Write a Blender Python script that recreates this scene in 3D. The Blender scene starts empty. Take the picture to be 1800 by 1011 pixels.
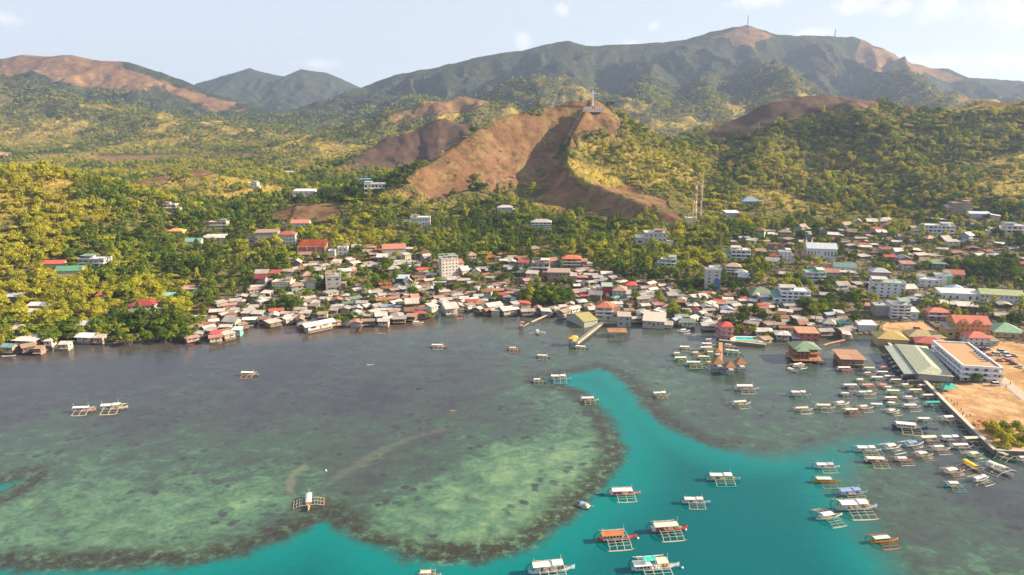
import bpy, bmesh, math, random, time
import numpy as np
from mathutils import Vector, Matrix
T0 = time.time()
random.seed(7)
rng = np.random.default_rng(11)
R = math.radians
scene = bpy.context.scene
col = scene.collection

# ------------------------------------------------------------------ camera
CAM_H = 150.0            # drone height above the bay, metres
FPX = 1250.0             # focal length in pixels of an 1800 px wide picture
PITCH = math.atan((505.5 - 205.0) / FPX)
cam_data = bpy.data.cameras.new('camera')
cam_data.sensor_width = 36.0
cam_data.lens = FPX / 1800.0 * 36.0
cam_data.clip_start = 1.0
cam_data.clip_end = 60000.0
cam = bpy.data.objects.new('camera', cam_data)
col.objects.link(cam)
cam.location = (0, 0, CAM_H)
cam.rotation_euler = (math.pi / 2 - PITCH, 0, 0)
scene.camera = cam

# ------------------------------------------------------------------ sun and sky
SUN_AZ, SUN_EL = R(88), R(25)      # clockwise from +Y
sun_vec = Vector((math.sin(SUN_AZ) * math.cos(SUN_EL), math.cos(SUN_AZ) * math.cos(SUN_EL), math.sin(SUN_EL)))
sun_data = bpy.data.lights.new('sun', 'SUN')
sun_data.energy = 5.0
sun_data.angle = R(0.6)
sun_data.color = (1.0, 0.80, 0.56)
sun = bpy.data.objects.new('sun', sun_data)
col.objects.link(sun)
sun.location = sun_vec * 500
sun.rotation_euler = sun_vec.to_track_quat('Z', 'Y').to_euler()

world = bpy.data.worlds.new('World')
scene.world = world
world.use_nodes = True
wn = world.node_tree
wn.nodes.clear()
def wnode(t, **kw):
    n = wn.nodes.new(t)
    for k, v in kw.items():
        setattr(n, k, v)
    return n
w_out = wnode('ShaderNodeOutputWorld')
w_bg = wnode('ShaderNodeBackground')
w_sky = wnode('ShaderNodeTexSky', sky_type='NISHITA', sun_disc=False)
w_sky.sun_elevation = SUN_EL
w_sky.sun_rotation = SUN_AZ
w_sky.air_density = 1.0
w_sky.dust_density = 0.8
w_sky.ozone_density = 1.5
w_bg.inputs['Strength'].default_value = 0.054
# small cumulus low over the hills: noise over the sky direction, thinning out higher up
w_tc = wnode('ShaderNodeTexCoord')
w_map = wnode('ShaderNodeMapping')
w_map.inputs['Scale'].default_value = (1.0, 1.0, 2.6)
w_map.inputs['Location'].default_value = (0.37, 0.2, 0.11)
w_noise = wnode('ShaderNodeTexNoise')
w_noise.inputs['Scale'].default_value = 15.0
w_noise.inputs['Detail'].default_value = 6.0
w_noise.inputs['Roughness'].default_value = 0.62
w_ramp = wnode('ShaderNodeValToRGB')
w_ramp.color_ramp.elements[0].position = 0.66
w_ramp.color_ramp.elements[1].position = 0.80
w_mix = wnode('ShaderNodeMixRGB')
w_mix.inputs['Color2'].default_value = (6.7, 6.6, 6.7, 1)
w_veil = wnode('ShaderNodeMixRGB')          # thin high veil: the whole sky is a little milky
w_veil.inputs['Fac'].default_value = 0.78
w_veil.inputs['Color2'].default_value = (4.95, 5.2, 5.75, 1)
w_cut = wnode('ShaderNodeMath', operation='MULTIPLY')
w_cut.inputs[1].default_value = 0.72
wn.links.new(w_tc.outputs['Generated'], w_map.inputs['Vector'])
wn.links.new(w_map.outputs[0], w_noise.inputs['Vector'])
wn.links.new(w_noise.outputs['Fac'], w_ramp.inputs[0])
# the few puffs that stand over the mountains: a direction, a width and a height each, ragged by noise
w_nz = wnode('ShaderNodeTexNoise')
w_nz.inputs['Scale'].default_value = 46.0
w_nz.inputs['Detail'].default_value = 6.0
w_nz.inputs['Roughness'].default_value = 0.65
wn.links.new(w_tc.outputs['Generated'], w_nz.inputs['Vector'])
_last = w_ramp.outputs[0]
for cu, cv, cw, ch in [(922, 70, 16, 13), (988, 18, 14, 10), (1338, 0, 44, 14), (1505, 12, 34, 13), (1580, 14, 26, 12), (1645, 12, 34, 20), (1782, 20, 48, 24), (1430, 58, 34, 8), (1110, 78, 14, 6), (1655, 106, 60, 12), (1770, 108, 50, 14), (1148, 46, 10, 7), (560, 112, 40, 8), (1900, 60, 60, 26), (-60, 30, 70, 12)]:
    ca, cb = (cu - 900.0) / FPX, (505.5 - cv) / FPX
    cd = Vector((ca, math.cos(PITCH) + cb * math.sin(PITCH), -math.sin(PITCH) + cb * math.cos(PITCH))).normalized()
    sub = wnode('ShaderNodeVectorMath', operation='SUBTRACT'); sub.inputs[1].default_value = cd
    mul = wnode('ShaderNodeVectorMath', operation='MULTIPLY'); mul.inputs[1].default_value = (FPX / cw, FPX / cw, FPX / ch)
    ln = wnode('ShaderNodeVectorMath', operation='LENGTH')
    nz = wnode('ShaderNodeMath', operation='MULTIPLY_ADD'); nz.inputs[1].default_value = -3.0
    mr = wnode('ShaderNodeMapRange', interpolation_type='SMOOTHSTEP')
    mr.inputs['From Min'].default_value = -0.15; mr.inputs['From Max'].default_value = -1.35
    mr.inputs['To Min'].default_value = 0.0; mr.inputs['To Max'].default_value = 0.95
    mxx = wnode('ShaderNodeMath', operation='MAXIMUM')
    wn.links.new(w_tc.outputs['Generated'], sub.inputs[0]); wn.links.new(sub.outputs[0], mul.inputs[0]); wn.links.new(mul.outputs[0], ln.inputs[0])
    wn.links.new(w_nz.outputs['Fac'], nz.inputs[0]); wn.links.new(ln.outputs['Value'], nz.inputs[2]); wn.links.new(nz.outputs[0], mr.inputs['Value'])
    wn.links.new(_last, mxx.inputs[0]); wn.links.new(mr.outputs[0], mxx.inputs[1])
    _last = mxx.outputs[0]
wn.links.new(_last, w_cut.inputs[0])
wn.links.new(w_cut.outputs[0], w_mix.inputs['Fac'])
wn.links.new(w_sky.outputs[0], w_veil.inputs['Color1'])
wn.links.new(w_veil.outputs[0], w_mix.inputs['Color1'])
wn.links.new(w_mix.outputs[0], w_bg.inputs['Color'])
wn.links.new(w_bg.outputs[0], w_out.inputs['Surface'])

vs = scene.view_settings
vs.view_transform = 'Standard'
vs.look = 'None'
vs.exposure = 1.62
vs.gamma = 1.0
vs.use_curve_mapping = False
cy = scene.cycles
cy.max_bounces = 5
cy.diffuse_bounces = 2
cy.glossy_bounces = 2
cy.transmission_bounces = 2
cy.transparent_max_bounces = 6
cy.volume_bounces = 0
cy.use_denoising = True
cy.caustics_reflective = False
cy.caustics_refractive = False
cy.sample_clamp_indirect = 4.0

# ------------------------------------------------------------------ picture geometry -> places
CP, SP = math.cos(PITCH), math.sin(PITCH)
def ray(u, v):
    a = (u - 900.0) / FPX
    b = (505.5 - v) / FPX
    return a, CP + b * SP, -SP + b * CP          # x, y, z per unit of view depth
def at_dist(u, v, D):
    x, y, z = ray(u, v)
    t = D / y
    return (x * t, D, CAM_H + z * t)
def on_plane(u, v, z0=0.0):
    x, y, z = ray(u, v)
    t = (z0 - CAM_H) / z
    return (x * t, y * t, z0)
def to_px(x, y, z):
    dz = z - CAM_H
    d = y * CP - dz * SP
    up = y * SP + dz * CP
    return 900.0 + FPX * x / d, 505.5 - FPX * up / d, d
def m_per_px(y, z):
    return (y * CP - (z - CAM_H) * SP) / FPX

# ------------------------------------------------------------------ noise
def _hash(ix, iy, seed):
    h = (ix.astype(np.int64) * 374761393 + iy.astype(np.int64) * 668265263 + seed * 974634777) & 0xFFFFFFFF
    h = ((h ^ (h >> 13)) * 1274126177) & 0xFFFFFFFF
    h = h ^ (h >> 16)
    return (h & 0xFFFFFF) / float(0xFFFFFF)
def vnoise(x, y, seed=0):
    ix, iy = np.floor(x), np.floor(y)
    fx, fy = x - ix, y - iy
    fx = fx * fx * fx * (fx * (fx * 6 - 15) + 10)
    fy = fy * fy * fy * (fy * (fy * 6 - 15) + 10)
    a, b = _hash(ix, iy, seed), _hash(ix + 1, iy, seed)
    c, d = _hash(ix, iy + 1, seed), _hash(ix + 1, iy + 1, seed)
    return (a + (b - a) * fx) * (1 - fy) + (c + (d - c) * fx) * fy
def fbm(x, y, seed=0, octaves=4):
    s, amp, tot = 0.0, 1.0, 0.0
    for i in range(octaves):
        s = s + amp * vnoise(x * 2 ** i + 17.3 * i, y * 2 ** i - 9.1 * i, seed + i)
        tot += amp
        amp *= 0.5
    return s / tot                                 # 0..1
def ridged(x, y, seed=0, octaves=3):
    s, amp, tot = 0.0, 1.0, 0.0
    for i in range(octaves):
        s = s + amp * (1 - np.abs(2 * vnoise(x * 2 ** i, y * 2 ** i, seed + i) - 1))
        tot += amp
        amp *= 0.5
    return s / tot
def sstep(a, b, x):
    t = np.clip((x - a) / (b - a), 0, 1)
    return t * t * (3 - 2 * t)
def poly_sd(X, Y, poly):
    """signed distance to a closed polygon, positive inside"""
    X, Y = np.asarray(X, float), np.asarray(Y, float)
    d2 = np.full(X.shape, 1e30)
    inside = np.zeros(X.shape, bool)
    n = len(poly)
    for i in range(n):
        x0, y0 = poly[i][:2]
        x1, y1 = poly[(i + 1) % n][:2]
        dx, dy = x1 - x0, y1 - y0
        L2 = dx * dx + dy * dy + 1e-12
        t = np.clip(((X - x0) * dx + (Y - y0) * dy) / L2, 0, 1)
        d2 = np.minimum(d2, (X - x0 - t * dx) ** 2 + (Y - y0 - t * dy) ** 2)
        c = (y0 > Y) != (y1 > Y)
        xi = x0 + (Y - y0) * dx / (dy if abs(dy) > 1e-12 else 1e-12)
        inside ^= c & (X < xi)
    return np.where(inside, 1, -1) * np.sqrt(d2)
def line_d(X, Y, pts):
    """distance, interpolated height, arc length and side of an open polyline (x, y, z)"""
    best = np.full(X.shape, 1e30)
    zz = np.zeros(X.shape); ss = np.zeros(X.shape); side = np.zeros(X.shape)
    s0 = 0.0
    for (x0, y0, z0), (x1, y1, z1) in zip(pts[:-1], pts[1:]):
        dx, dy = x1 - x0, y1 - y0
        L = math.hypot(dx, dy)
        t = np.clip(((X - x0) * dx + (Y - y0) * dy) / (L * L), 0, 1)
        ex, ey = X - x0 - t * dx, Y - y0 - t * dy
        d2 = ex * ex + ey * ey
        m = d2 < best
        best = np.where(m, d2, best)
        zz = np.where(m, z0 + t * (z1 - z0), zz)
        ss = np.where(m, s0 + t * L, ss)
        side = np.where(m, (dx * ey - dy * ex) / (L * np.sqrt(d2) + 1e-6), side)   # +1 = left of travel
        s0 += L
    return np.sqrt(best), zz, ss, side

# ------------------------------------------------------------------ shoreline and relief
SHORE_PX = [(-900, 690), (-300, 640), (0, 617), (60, 613), (150, 602), (205, 600), (230, 598), (330, 596), (345, 578), (400, 566), (440, 548),
            (470, 546), (520, 556), (640, 556), (740, 547), (790, 535), (840, 528), (900, 540), (960, 545), (1010, 546),
            (1080, 548), (1150, 562), (1230, 566), (1262, 582), (1285, 604), (1345, 608), (1356, 592), (1395, 586), (1480, 588),
            (1530, 590), (1556, 604), (1572, 622), (1612, 664), (1660, 714), (1710, 764), (1748, 801), (1800, 803), (2100, 806), (2700, 815)]
SHORE = [on_plane(u, v)[:2] for u, v in SHORE_PX]
SHORE = [(-14000, SHORE[0][1])] + SHORE + [(14000, SHORE[-1][1]), (14000, 16000), (-14000, 16000)]
QUAY_PX = SHORE_PX[31:]

def W(pts):
    return [at_dist(u, v, D) for u, v, D in pts]
# ridge line, width on the left and on the right of travel, exponent, gully depth, gully spacing
RIDGES = [
    # far range in the middle distance
    (W([(300, 190, 6600), (350, 147, 6600), (400, 133, 6600), (440, 121, 6600), (470, 130, 6600), (500, 135, 6600), (530, 123, 6600),
        (575, 129, 6600), (600, 139, 6600), (632, 155, 6600), (690, 180, 6600), (800, 200, 6600)]), 900, 1100, 1.25, .5, 420),
    # long main mountain
    (W([(560, 205, 4900), (590, 188, 4850), (622, 163, 4800), (660, 145, 4760), (692, 134, 4750), (770, 119, 4750), (830, 104, 4750), (872, 96, 4750), (920, 91, 4750),
        (965, 78, 4750), (1000, 74, 4750), (1030, 82, 4750), (1100, 80, 4750), (1150, 77, 4750), (1205, 72, 4750), (1240, 60, 4750), (1285, 50, 4750), (1312, 46, 4750),
        (1335, 52, 4750), (1365, 63, 4750), (1430, 65, 4750), (1500, 67, 4750), (1520, 71, 4750), (1535, 82, 4750), (1555, 88, 4750), (1600, 112, 4720), (1635, 121, 4700), (1665, 122, 4700), (1700, 138, 4700),
        (1760, 141, 4700), (1790, 143, 4700), (1860, 160, 4700), (2100, 175, 4700)]), 900, 840, 1.12, .85, 270),
    # left orange mountain
    (W([(-500, 130, 4200), (-100, 118, 4200), (0, 106, 4200), (40, 97, 4200), (80, 101, 4200), (125, 98, 4200), (165, 107, 4200), (225, 111, 4200), (270, 124, 4200),
        (310, 139, 4200), (370, 164, 4150), (420, 183, 4100), (470, 196, 4000), (540, 214, 3800)]), 800, 640, 1.15, .5, 300),
    # wooded shoulder below it
    (W([(-400, 128, 3300), (-100, 132, 3300), (20, 137, 3300), (70, 152, 3300), (150, 180, 3200), (260, 203, 3050), (400, 218, 2900)]), 420, 420, 1.3, .5, 200),
    # round foothill behind the cross hill
    (W([(840, 178, 3300), (880, 151, 3300), (930, 138, 3300), (990, 136, 3300), (1030, 150, 3250), (1090, 180, 3150)]), 380, 380, 1.4, .4, 220),
    # spurs of the main mountain
    (W([(1330, 120, 4100), (1362, 111, 3600), (1382, 122, 3400), (1395, 150, 3100), (1400, 178, 2800)]), 300, 330, 1.25, .45, 200),
    (W([(1150, 120, 4200), (1130, 150, 3600), (1140, 178, 3200), (1160, 200, 2900)]), 330, 330, 1.3, .45, 220),
    (W([(1250, 125, 4200), (1240, 155, 3500), (1250, 180, 3000)]), 300, 300, 1.3, .45, 220),
    (W([(1560, 135, 4000), (1592, 126, 3700), (1620, 150, 3400), (1650, 178, 3000)]), 300, 330, 1.25, .45, 200),
    (W([(1600, 196, 2700), (1650, 180, 2700), (1690, 168, 2750), (1740, 176, 2750), (1800, 190, 2700), (1900, 190, 2700)]), 280, 300, 1.3, .4, 170),
    (W([(700, 175, 4000), (735, 172, 3700), (770, 185, 3300)]), 330, 330, 1.3, .4, 220),
    # reddish foothill
    (W([(870, 177, 2600), (810, 177, 2600), (750, 186, 2550), (690, 203, 2500), (640, 221, 2450), (600, 236, 2400)]), 260, 300, 1.4, .3, 160),
    # burnt knolls to the left of the cross hill
    (W([(850, 222, 1800), (815, 215, 1800), (775, 215, 1800), (735, 225, 1800), (695, 240, 1770), (655, 260, 1730), (625, 278, 1690)]), 130, 150, 1.4, .3, 110),
    # hill of the cross: three ridges from its top
    (W([(1040, 177, 1250), (1000, 178, 1245), (960, 185, 1232), (905, 195, 1208), (862, 214, 1172), (800, 255, 1110), (742, 291, 1045), (700, 318, 990), (655, 342, 940)]), 92, 150, 1.15, .12, 60),
    (W([(1040, 177, 1250), (1024, 196, 1205), (1003, 238, 1145), (997, 275, 1080), (1012, 303, 1020), (1070, 325, 965), (1135, 352, 900), (1205, 380, 840)]), 170, 44, 1.0, .14, 50),
    (W([(1040, 177, 1250), (1072, 183, 1255), (1094, 207, 1262), (1140, 236, 1290), (1200, 262, 1320), (1245, 276, 1350)]), 170, 150, 1.15, .35, 60),
    # wooded hills at the right
    (W([(1215, 250, 1480), (1250, 230, 1500), (1300, 206, 1525), (1345, 186, 1540), (1400, 172, 1550), (1460, 169, 1550), (1520, 176, 1540), (1570, 193, 1520), (1640, 210, 1480)]), 260, 300, 1.3, .32, 120),
    (W([(1640, 214, 1400), (1690, 201, 1410), (1740, 184, 1420), (1800, 178, 1420), (1900, 170, 1420), (2100, 178, 1400), (2400, 200, 1400)]), 260, 270, 1.3, .3, 120),
    (W([(1500, 200, 1440), (1560, 250, 1260), (1600, 290, 1140), (1640, 320, 1060)]), 110, 130, 1.4, .2, 80),
    (W([(1370, 230, 1400), (1340, 280, 1220), (1330, 320, 1100)]), 110, 120, 1.4, .2, 80),
    # sunlit hill at the left
    (W([(-700, 262, 760), (-300, 274, 780), (-120, 283, 790), (0, 293, 800), (130, 303, 825), (235, 326, 855), (330, 358, 880), (400, 388, 895)]), 190, 175, 1.4, .2, 80),
    (W([(250, 318, 1200), (300, 306, 1240), (345, 296, 1260), (385, 306, 1250)]), 90, 90, 1.6, .1, 80),
    # knoll with the white house, and the red cut below it
    (W([(470, 372, 930), (520, 352, 945), (560, 352, 940), (610, 372, 920)]), 75, 75, 1.6, .12, 50),
    # rise behind the town on the right
    (W([(1190, 392, 840), (1230, 398, 820)]), 70, 70, 1.5, .1, 50),
]
QUAY_POLY = [on_plane(u, v)[:2] for u, v in [(1545, 575), (1572, 622), (1612, 664), (1660, 714), (1710, 764), (1748, 801), (1900, 803), (2700, 815), (2700, 560), (1800, 540), (1600, 560)]]

def height(X, Y):
    X, Y = np.asarray(X, float), np.asarray(Y, float)
    sd = poly_sd(X, Y, SHORE)
    land = 0.35 + 0.9 * sstep(0, 14, sd) + 0.017 * np.clip(sd, 0, 700) + 0.008 * np.clip(sd - 700, 0, 900)
    q = sstep(-3, 1, poly_sd(X, Y, QUAY_POLY))
    land = np.maximum(land, 2.3 * q)
    base = np.where(sd > 0, land, -3.5 * sstep(0, 10, -sd))
    acc = np.zeros(X.shape)
    near_top = np.zeros(X.shape)
    for i, (pts, wl, wr, p, g, lam) in enumerate(RIDGES):
        d, z, s, side = line_d(X, Y, pts)
        w = wr + (wl - wr) * (0.5 + 0.5 * np.clip(side, -1, 1))
        k = np.exp(-(d / w) ** p)
        amp = sstep(0.02, 0.5, d / w)
        if i < 3:
            near_top = np.maximum(near_top, 1 - sstep(60, 420, d))
        gul = ridged(s / lam + 0.25 * vnoise(d / lam, s / lam, 50 + i), d / (lam * 3.2), 90 + 7 * i, 3) - 0.62
        k = k * (1 + g * amp * gul)
        f = np.clip((z - 14) * k, 0, None)
        if i in (13, 14, 15):                     # the three ridges of one hill: no sum at their common top
            cross_hill = f if i == 13 else np.maximum(cross_hill, f)
            if i < 15:
                continue
            f = cross_hill
        acc = acc + f ** 6
    hill = acc ** (1 / 6)
    lim = sstep(-8, 60, sd)
    far = sstep(700, 3500, Y)
    n = (fbm(X / 60, Y / 60, 3, 4) - 0.5) * (11 + 42 * far) * sstep(6, 60, hill) * (1 - 0.75 * near_top)
    n2 = (fbm(X / 14, Y / 14, 5, 2) - 0.5) * 1.6 * sstep(5, 40, hill)
    return base + lim * np.clip(hill + n + n2, 0, None) * np.where(sd > 0, 1, 0)

_DS = np.geomspace(330, 9000, 2600)
def hit(u, v):
    """where the line of sight through a picture point meets the land (or the bay)"""
    x, y, z = ray(u, v)
    t = _DS / y
    zz = CAM_H + z * t
    hh = np.maximum(height(x * t, _DS), 0.0)
    i = np.argmax(zz <= hh)
    if zz[i] > hh[i]:
        i = len(_DS) - 1
    return x * t[i], _DS[i], float(hh[i])
def ground(x, y):
    return max(float(height(np.array([x]), np.array([y]))[0]), 0.0)

# ------------------------------------------------------------------ mesh helpers
def new_mesh(name, verts, faces, smooth=False):
    me = bpy.data.meshes.new(name)
    me.from_pydata([tuple(map(float, v)) for v in verts], [], faces)
    me.validate()
    if smooth:
        me.polygons.foreach_set('use_smooth', [True] * len(me.polygons))
    me.update()
    return me
def grid_mesh(name, X, Y, Z, keep=None):
    nr, nc = X.shape
    me = bpy.data.meshes.new(name)
    idx = np.arange(nr * nc).reshape(nr, nc)
    q = np.stack([idx[:-1, :-1], idx[:-1, 1:], idx[1:, 1:], idx[1:, :-1]], -1).reshape(-1, 4)
    me.vertices.add(nr * nc)
    me.vertices.foreach_set('co', np.stack([X, Y, Z], -1).astype(np.float32).ravel())
    me.loops.add(q.size)
    me.loops.foreach_set('vertex_index', q.astype(np.int32).ravel())
    me.polygons.add(len(q))
    me.polygons.foreach_set('loop_start', np.arange(0, q.size, 4, dtype=np.int32))
    me.polygons.foreach_set('loop_total', np.full(len(q), 4, np.int32))
    me.polygons.foreach_set('use_smooth', np.ones(len(q), bool))
    me.update(calc_edges=True)
    return me
def put_attr(me, name, arr4):
    a = me.attributes.new(name, 'FLOAT_COLOR', 'POINT')
    a.data.foreach_set('color', np.ascontiguousarray(arr4, dtype=np.float32).ravel())
def link(name, me, parent=None, mat=None, loc=None):
    o = bpy.data.objects.new(name, me)
    col.objects.link(o)
    if parent is not None:
        o.parent = parent
    if mat is not None:
        if len(me.materials) == 0:
            me.materials.append(mat)
        if me.materials[0] != mat:
            o.material_slots[0].link = 'OBJECT'
            o.material_slots[0].material = mat
    if loc is not None:
        o.location = loc
    return o
def empty(name, loc=(0, 0, 0), rz=0.0, scale=1.0):
    o = bpy.data.objects.new(name, None)
    col.objects.link(o)
    o.empty_display_size = 0.5
    o.location = loc
    o.rotation_euler = (0, 0, rz)
    o.scale = (scale,) * 3 if not isinstance(scale, tuple) else scale
    return o
def tag(o, label=None, cat=None, group=None, kind=None):
    if label: o['label'] = label
    if cat: o['category'] = cat
    if group: o['group'] = group
    if kind: o['kind'] = kind
    return o

# ------------------------------------------------------------------ material helpers
MATS = {}
class NT:
    def __init__(self, name):
        self.m = bpy.data.materials.new(name)
        self.m.use_nodes = True
        self.t = self.m.node_tree
        self.t.nodes.clear()
        self.out = self.n('ShaderNodeOutputMaterial')
    def n(self, t, **kw):
        nd = self.t.nodes.new(t)
        for k, v in kw.items():
            if k in ('x',):
                continue
            setattr(nd, k, v)
        return nd
    def l(self, a, b):
        self.t.links.new(a, b)
    def noise(self, vec, scale, detail=4, rough=0.55, dist=0.0):
        nd = self.n('ShaderNodeTexNoise')
        nd.inputs['Scale'].default_value = scale
        nd.inputs['Detail'].default_value = detail
        nd.inputs['Roughness'].default_value = rough
        nd.inputs['Distortion'].default_value = dist
        if vec is not None:
            self.l(vec, nd.inputs['Vector'])
        return nd.outputs['Fac']
    def ramp(self, fac, stops):
        nd = self.n('ShaderNodeValToRGB')
        e = nd.color_ramp.elements
        while len(e) < len(stops):
            e.new(0.5)
        for el, (p, c) in zip(e, stops):
            el.position = p
            el.color = (*c, 1) if len(c) == 3 else c
        self.l(fac, nd.inputs[0])
        return nd.outputs[0]
    def mix(self, fac, a, b, mode='MIX'):
        nd = self.n('ShaderNodeMixRGB', blend_type=mode)
        for i, v in ((0, fac), (1, a), (2, b)):
            if isinstance(v, (int, float)):
                nd.inputs[i].default_value = v if i == 0 else (v, v, v, 1)
            elif isinstance(v, tuple):
                nd.inputs[i].default_value = (*v, 1) if len(v) == 3 else v
            else:
                self.l(v, nd.inputs[i])
        return nd.outputs[0]
    def math(self, op, a, b=None, c=None, clamp=False):
        nd = self.n('ShaderNodeMath', operation=op, use_clamp=clamp)
        for i, v in enumerate((a, b, c)):
            if v is None:
                continue
            if isinstance(v, (int, float)):
                nd.inputs[i].default_value = v
            else:
                self.l(v, nd.inputs[i])
        return nd.outputs[0]
    def sm(self, x, a, b):
        nd = self.n('ShaderNodeMapRange', interpolation_type='SMOOTHSTEP')
        nd.inputs['From Min'].default_value = a
        nd.inputs['From Max'].default_value = b
        self.l(x, nd.inputs['Value'])
        return nd.outputs[0]
    def bump(self, h, strength=0.5, dist=1.0):
        nd = self.n('ShaderNodeBump')
        nd.inputs['Strength'].default_value = strength
        nd.inputs['Distance'].default_value = dist
        self.l(h, nd.inputs['Height'])
        return nd.outputs[0]
    def bsdf(self, color, rough=0.8, spec=0.3, normal=None, metal=0.0):
        nd = self.n('ShaderNodeBsdfPrincipled')
        if isinstance(color, tuple):
            nd.inputs['Base Color'].default_value = (*color, 1)
        else:
            self.l(color, nd.inputs['Base Color'])
        if isinstance(rough, (int, float)):
            nd.inputs['Roughness'].default_value = rough
        else:
            self.l(rough, nd.inputs['Roughness'])
        nd.inputs['Specular IOR Level'].default_value = spec
        nd.inputs['Metallic'].default_value = metal
        if normal is not None:
            self.l(normal, nd.inputs['Normal'])
        self.l(nd.outputs[0], self.out.inputs['Surface'])
        return nd

# ------------------------------------------------------------------ terrain material
t = NT('hillside')
geo = t.n('ShaderNodeNewGeometry').outputs['Position']
att = t.n('ShaderNodeAttribute', attribute_name='mask')
sep = t.n('ShaderNodeSeparateColor')
t.l(att.outputs['Color'], sep.inputs[0])
bare, dry, dirt = sep.outputs[0], sep.outputs[1], sep.outputs[2]
n_tree = t.noise(geo, 0.085, 3, 0.6)
n_mid = t.noise(geo, 0.018, 4, 0.6)
n_big = t.noise(geo, 0.0035, 4, 0.6)
n_fine = t.noise(geo, 0.25, 3, 0.6)
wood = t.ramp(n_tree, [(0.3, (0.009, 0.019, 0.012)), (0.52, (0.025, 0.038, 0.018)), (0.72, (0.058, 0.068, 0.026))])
burnt_shade = t.n('ShaderNodeAttribute', attribute_name='burnt_shade')
bsep = t.n('ShaderNodeSeparateColor'); t.l(burnt_shade.outputs['Color'], bsep.inputs[0])
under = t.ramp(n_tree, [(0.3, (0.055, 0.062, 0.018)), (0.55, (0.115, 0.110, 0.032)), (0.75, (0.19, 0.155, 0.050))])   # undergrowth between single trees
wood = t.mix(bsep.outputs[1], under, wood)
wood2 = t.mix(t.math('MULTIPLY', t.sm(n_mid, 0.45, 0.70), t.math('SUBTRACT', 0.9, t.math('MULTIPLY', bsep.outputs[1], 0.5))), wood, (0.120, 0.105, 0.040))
grass = t.ramp(n_mid, [(0.3, (0.16, 0.125, 0.030)), (0.55, (0.26, 0.20, 0.045)), (0.75, (0.33, 0.25, 0.06))])
green = t.mix(t.sm(t.math('ADD', dry, t.math('MULTIPLY', t.math('SUBTRACT', n_mid, 0.5), 0.9)), 0.35, 0.75), wood2, grass)
soil = t.ramp(t.math('ADD', t.math('MULTIPLY', n_mid, 0.6), t.math('MULTIPLY', n_fine, 0.4)),
              [(0.3, (0.076, 0.042, 0.025)), (0.5, (0.145, 0.080, 0.043)), (0.7, (0.220, 0.132, 0.070))])
soil = t.mix(t.math('MULTIPLY', bsep.outputs[0], 0.8), soil, t.ramp(n_mid, [(0.35, (0.040, 0.028, 0.026)), (0.6, (0.085, 0.055, 0.045)), (0.75, (0.16, 0.09, 0.06))]))  # burnt soil; the shade lying on the knolls is darkened into this colour too
straw = t.mix(n_fine, (0.16, 0.115, 0.05), (0.30, 0.21, 0.10))
soil = t.mix(t.math('MULTIPLY', t.sm(t.noise(geo, 0.028, 5, 0.65), 0.48, 0.66), t.math('SUBTRACT', 0.75, bsep.outputs[0])), soil, straw)
# scattered shrubs stay on the bare slopes
spots = t.sm(t.noise(geo, 0.06, 6, 0.75), 0.51, 0.62)
soil = t.mix(t.math('MULTIPLY', spots, 0.75), soil, (0.06, 0.055, 0.02))
bmask = t.sm(t.math('ADD', bare, t.math('MULTIPLY', t.math('SUBTRACT', t.math('ADD', t.math('MULTIPLY', n_mid, 0.6), t.math('MULTIPLY', n_tree, 0.4)), 0.5), 0.9)), 0.42, 0.62)
c1 = t.mix(bmask, green, soil)
sand = t.ramp(n_fine, [(0.3, (0.36, 0.22, 0.115)), (0.6, (0.50, 0.33, 0.18)), (0.8, (0.56, 0.40, 0.24))])
sand = t.mix(t.sm(t.noise(geo, 0.05, 5, 0.65), 0.44, 0.62), sand, (0.30, 0.175, 0.075))
trk = t.n('ShaderNodeTexWave', bands_direction='DIAGONAL'); trk.inputs['Scale'].default_value = 0.05; trk.inputs['Distortion'].default_value = 9.0; trk.inputs['Detail'].default_value = 4.0; trk.inputs['Detail Scale'].default_value = 0.6
t.l(geo, trk.inputs['Vector'])
sand = t.mix(t.math('MULTIPLY', t.sm(trk.outputs['Fac'], 0.72, 0.95), 0.45), sand, (0.26, 0.18, 0.11))
sand = t.mix(t.math('MULTIPLY', t.sm(t.noise(geo, 0.9, 4, 0.7), 0.56, 0.72), 0.4), sand, (0.22, 0.16, 0.09))
c2 = t.mix(t.sm(t.math('ADD', dirt, t.math('MULTIPLY', t.math('SUBTRACT', n_fine, 0.5), 0.25)), 0.4, 0.6), c1, sand)
street = t.ramp(n_fine, [(0.3, (0.08, 0.065, 0.045)), (0.55, (0.15, 0.12, 0.085)), (0.75, (0.24, 0.19, 0.14))])
c2 = t.mix(t.math('MULTIPLY', t.math('MULTIPLY', att.outputs['Alpha'], t.sm(t.math('ADD', n_mid, t.math('MULTIPLY', n_tree, 0.4)), 0.52, 0.66)), t.math('SUBTRACT', 1.0, dirt)), c2, street)
hgt = t.math('MULTIPLY', t.math('ADD', n_tree, t.math('MULTIPLY', n_fine, 0.3)), t.math('SUBTRACT', 1.0, t.math('MULTIPLY', t.math('MAXIMUM', bmask, dirt), 0.9)))
t.bsdf(c2, 0.95, 0.05, t.bump(hgt, 1.0, 11.0))
MATS['hillside'] = t.m

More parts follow.
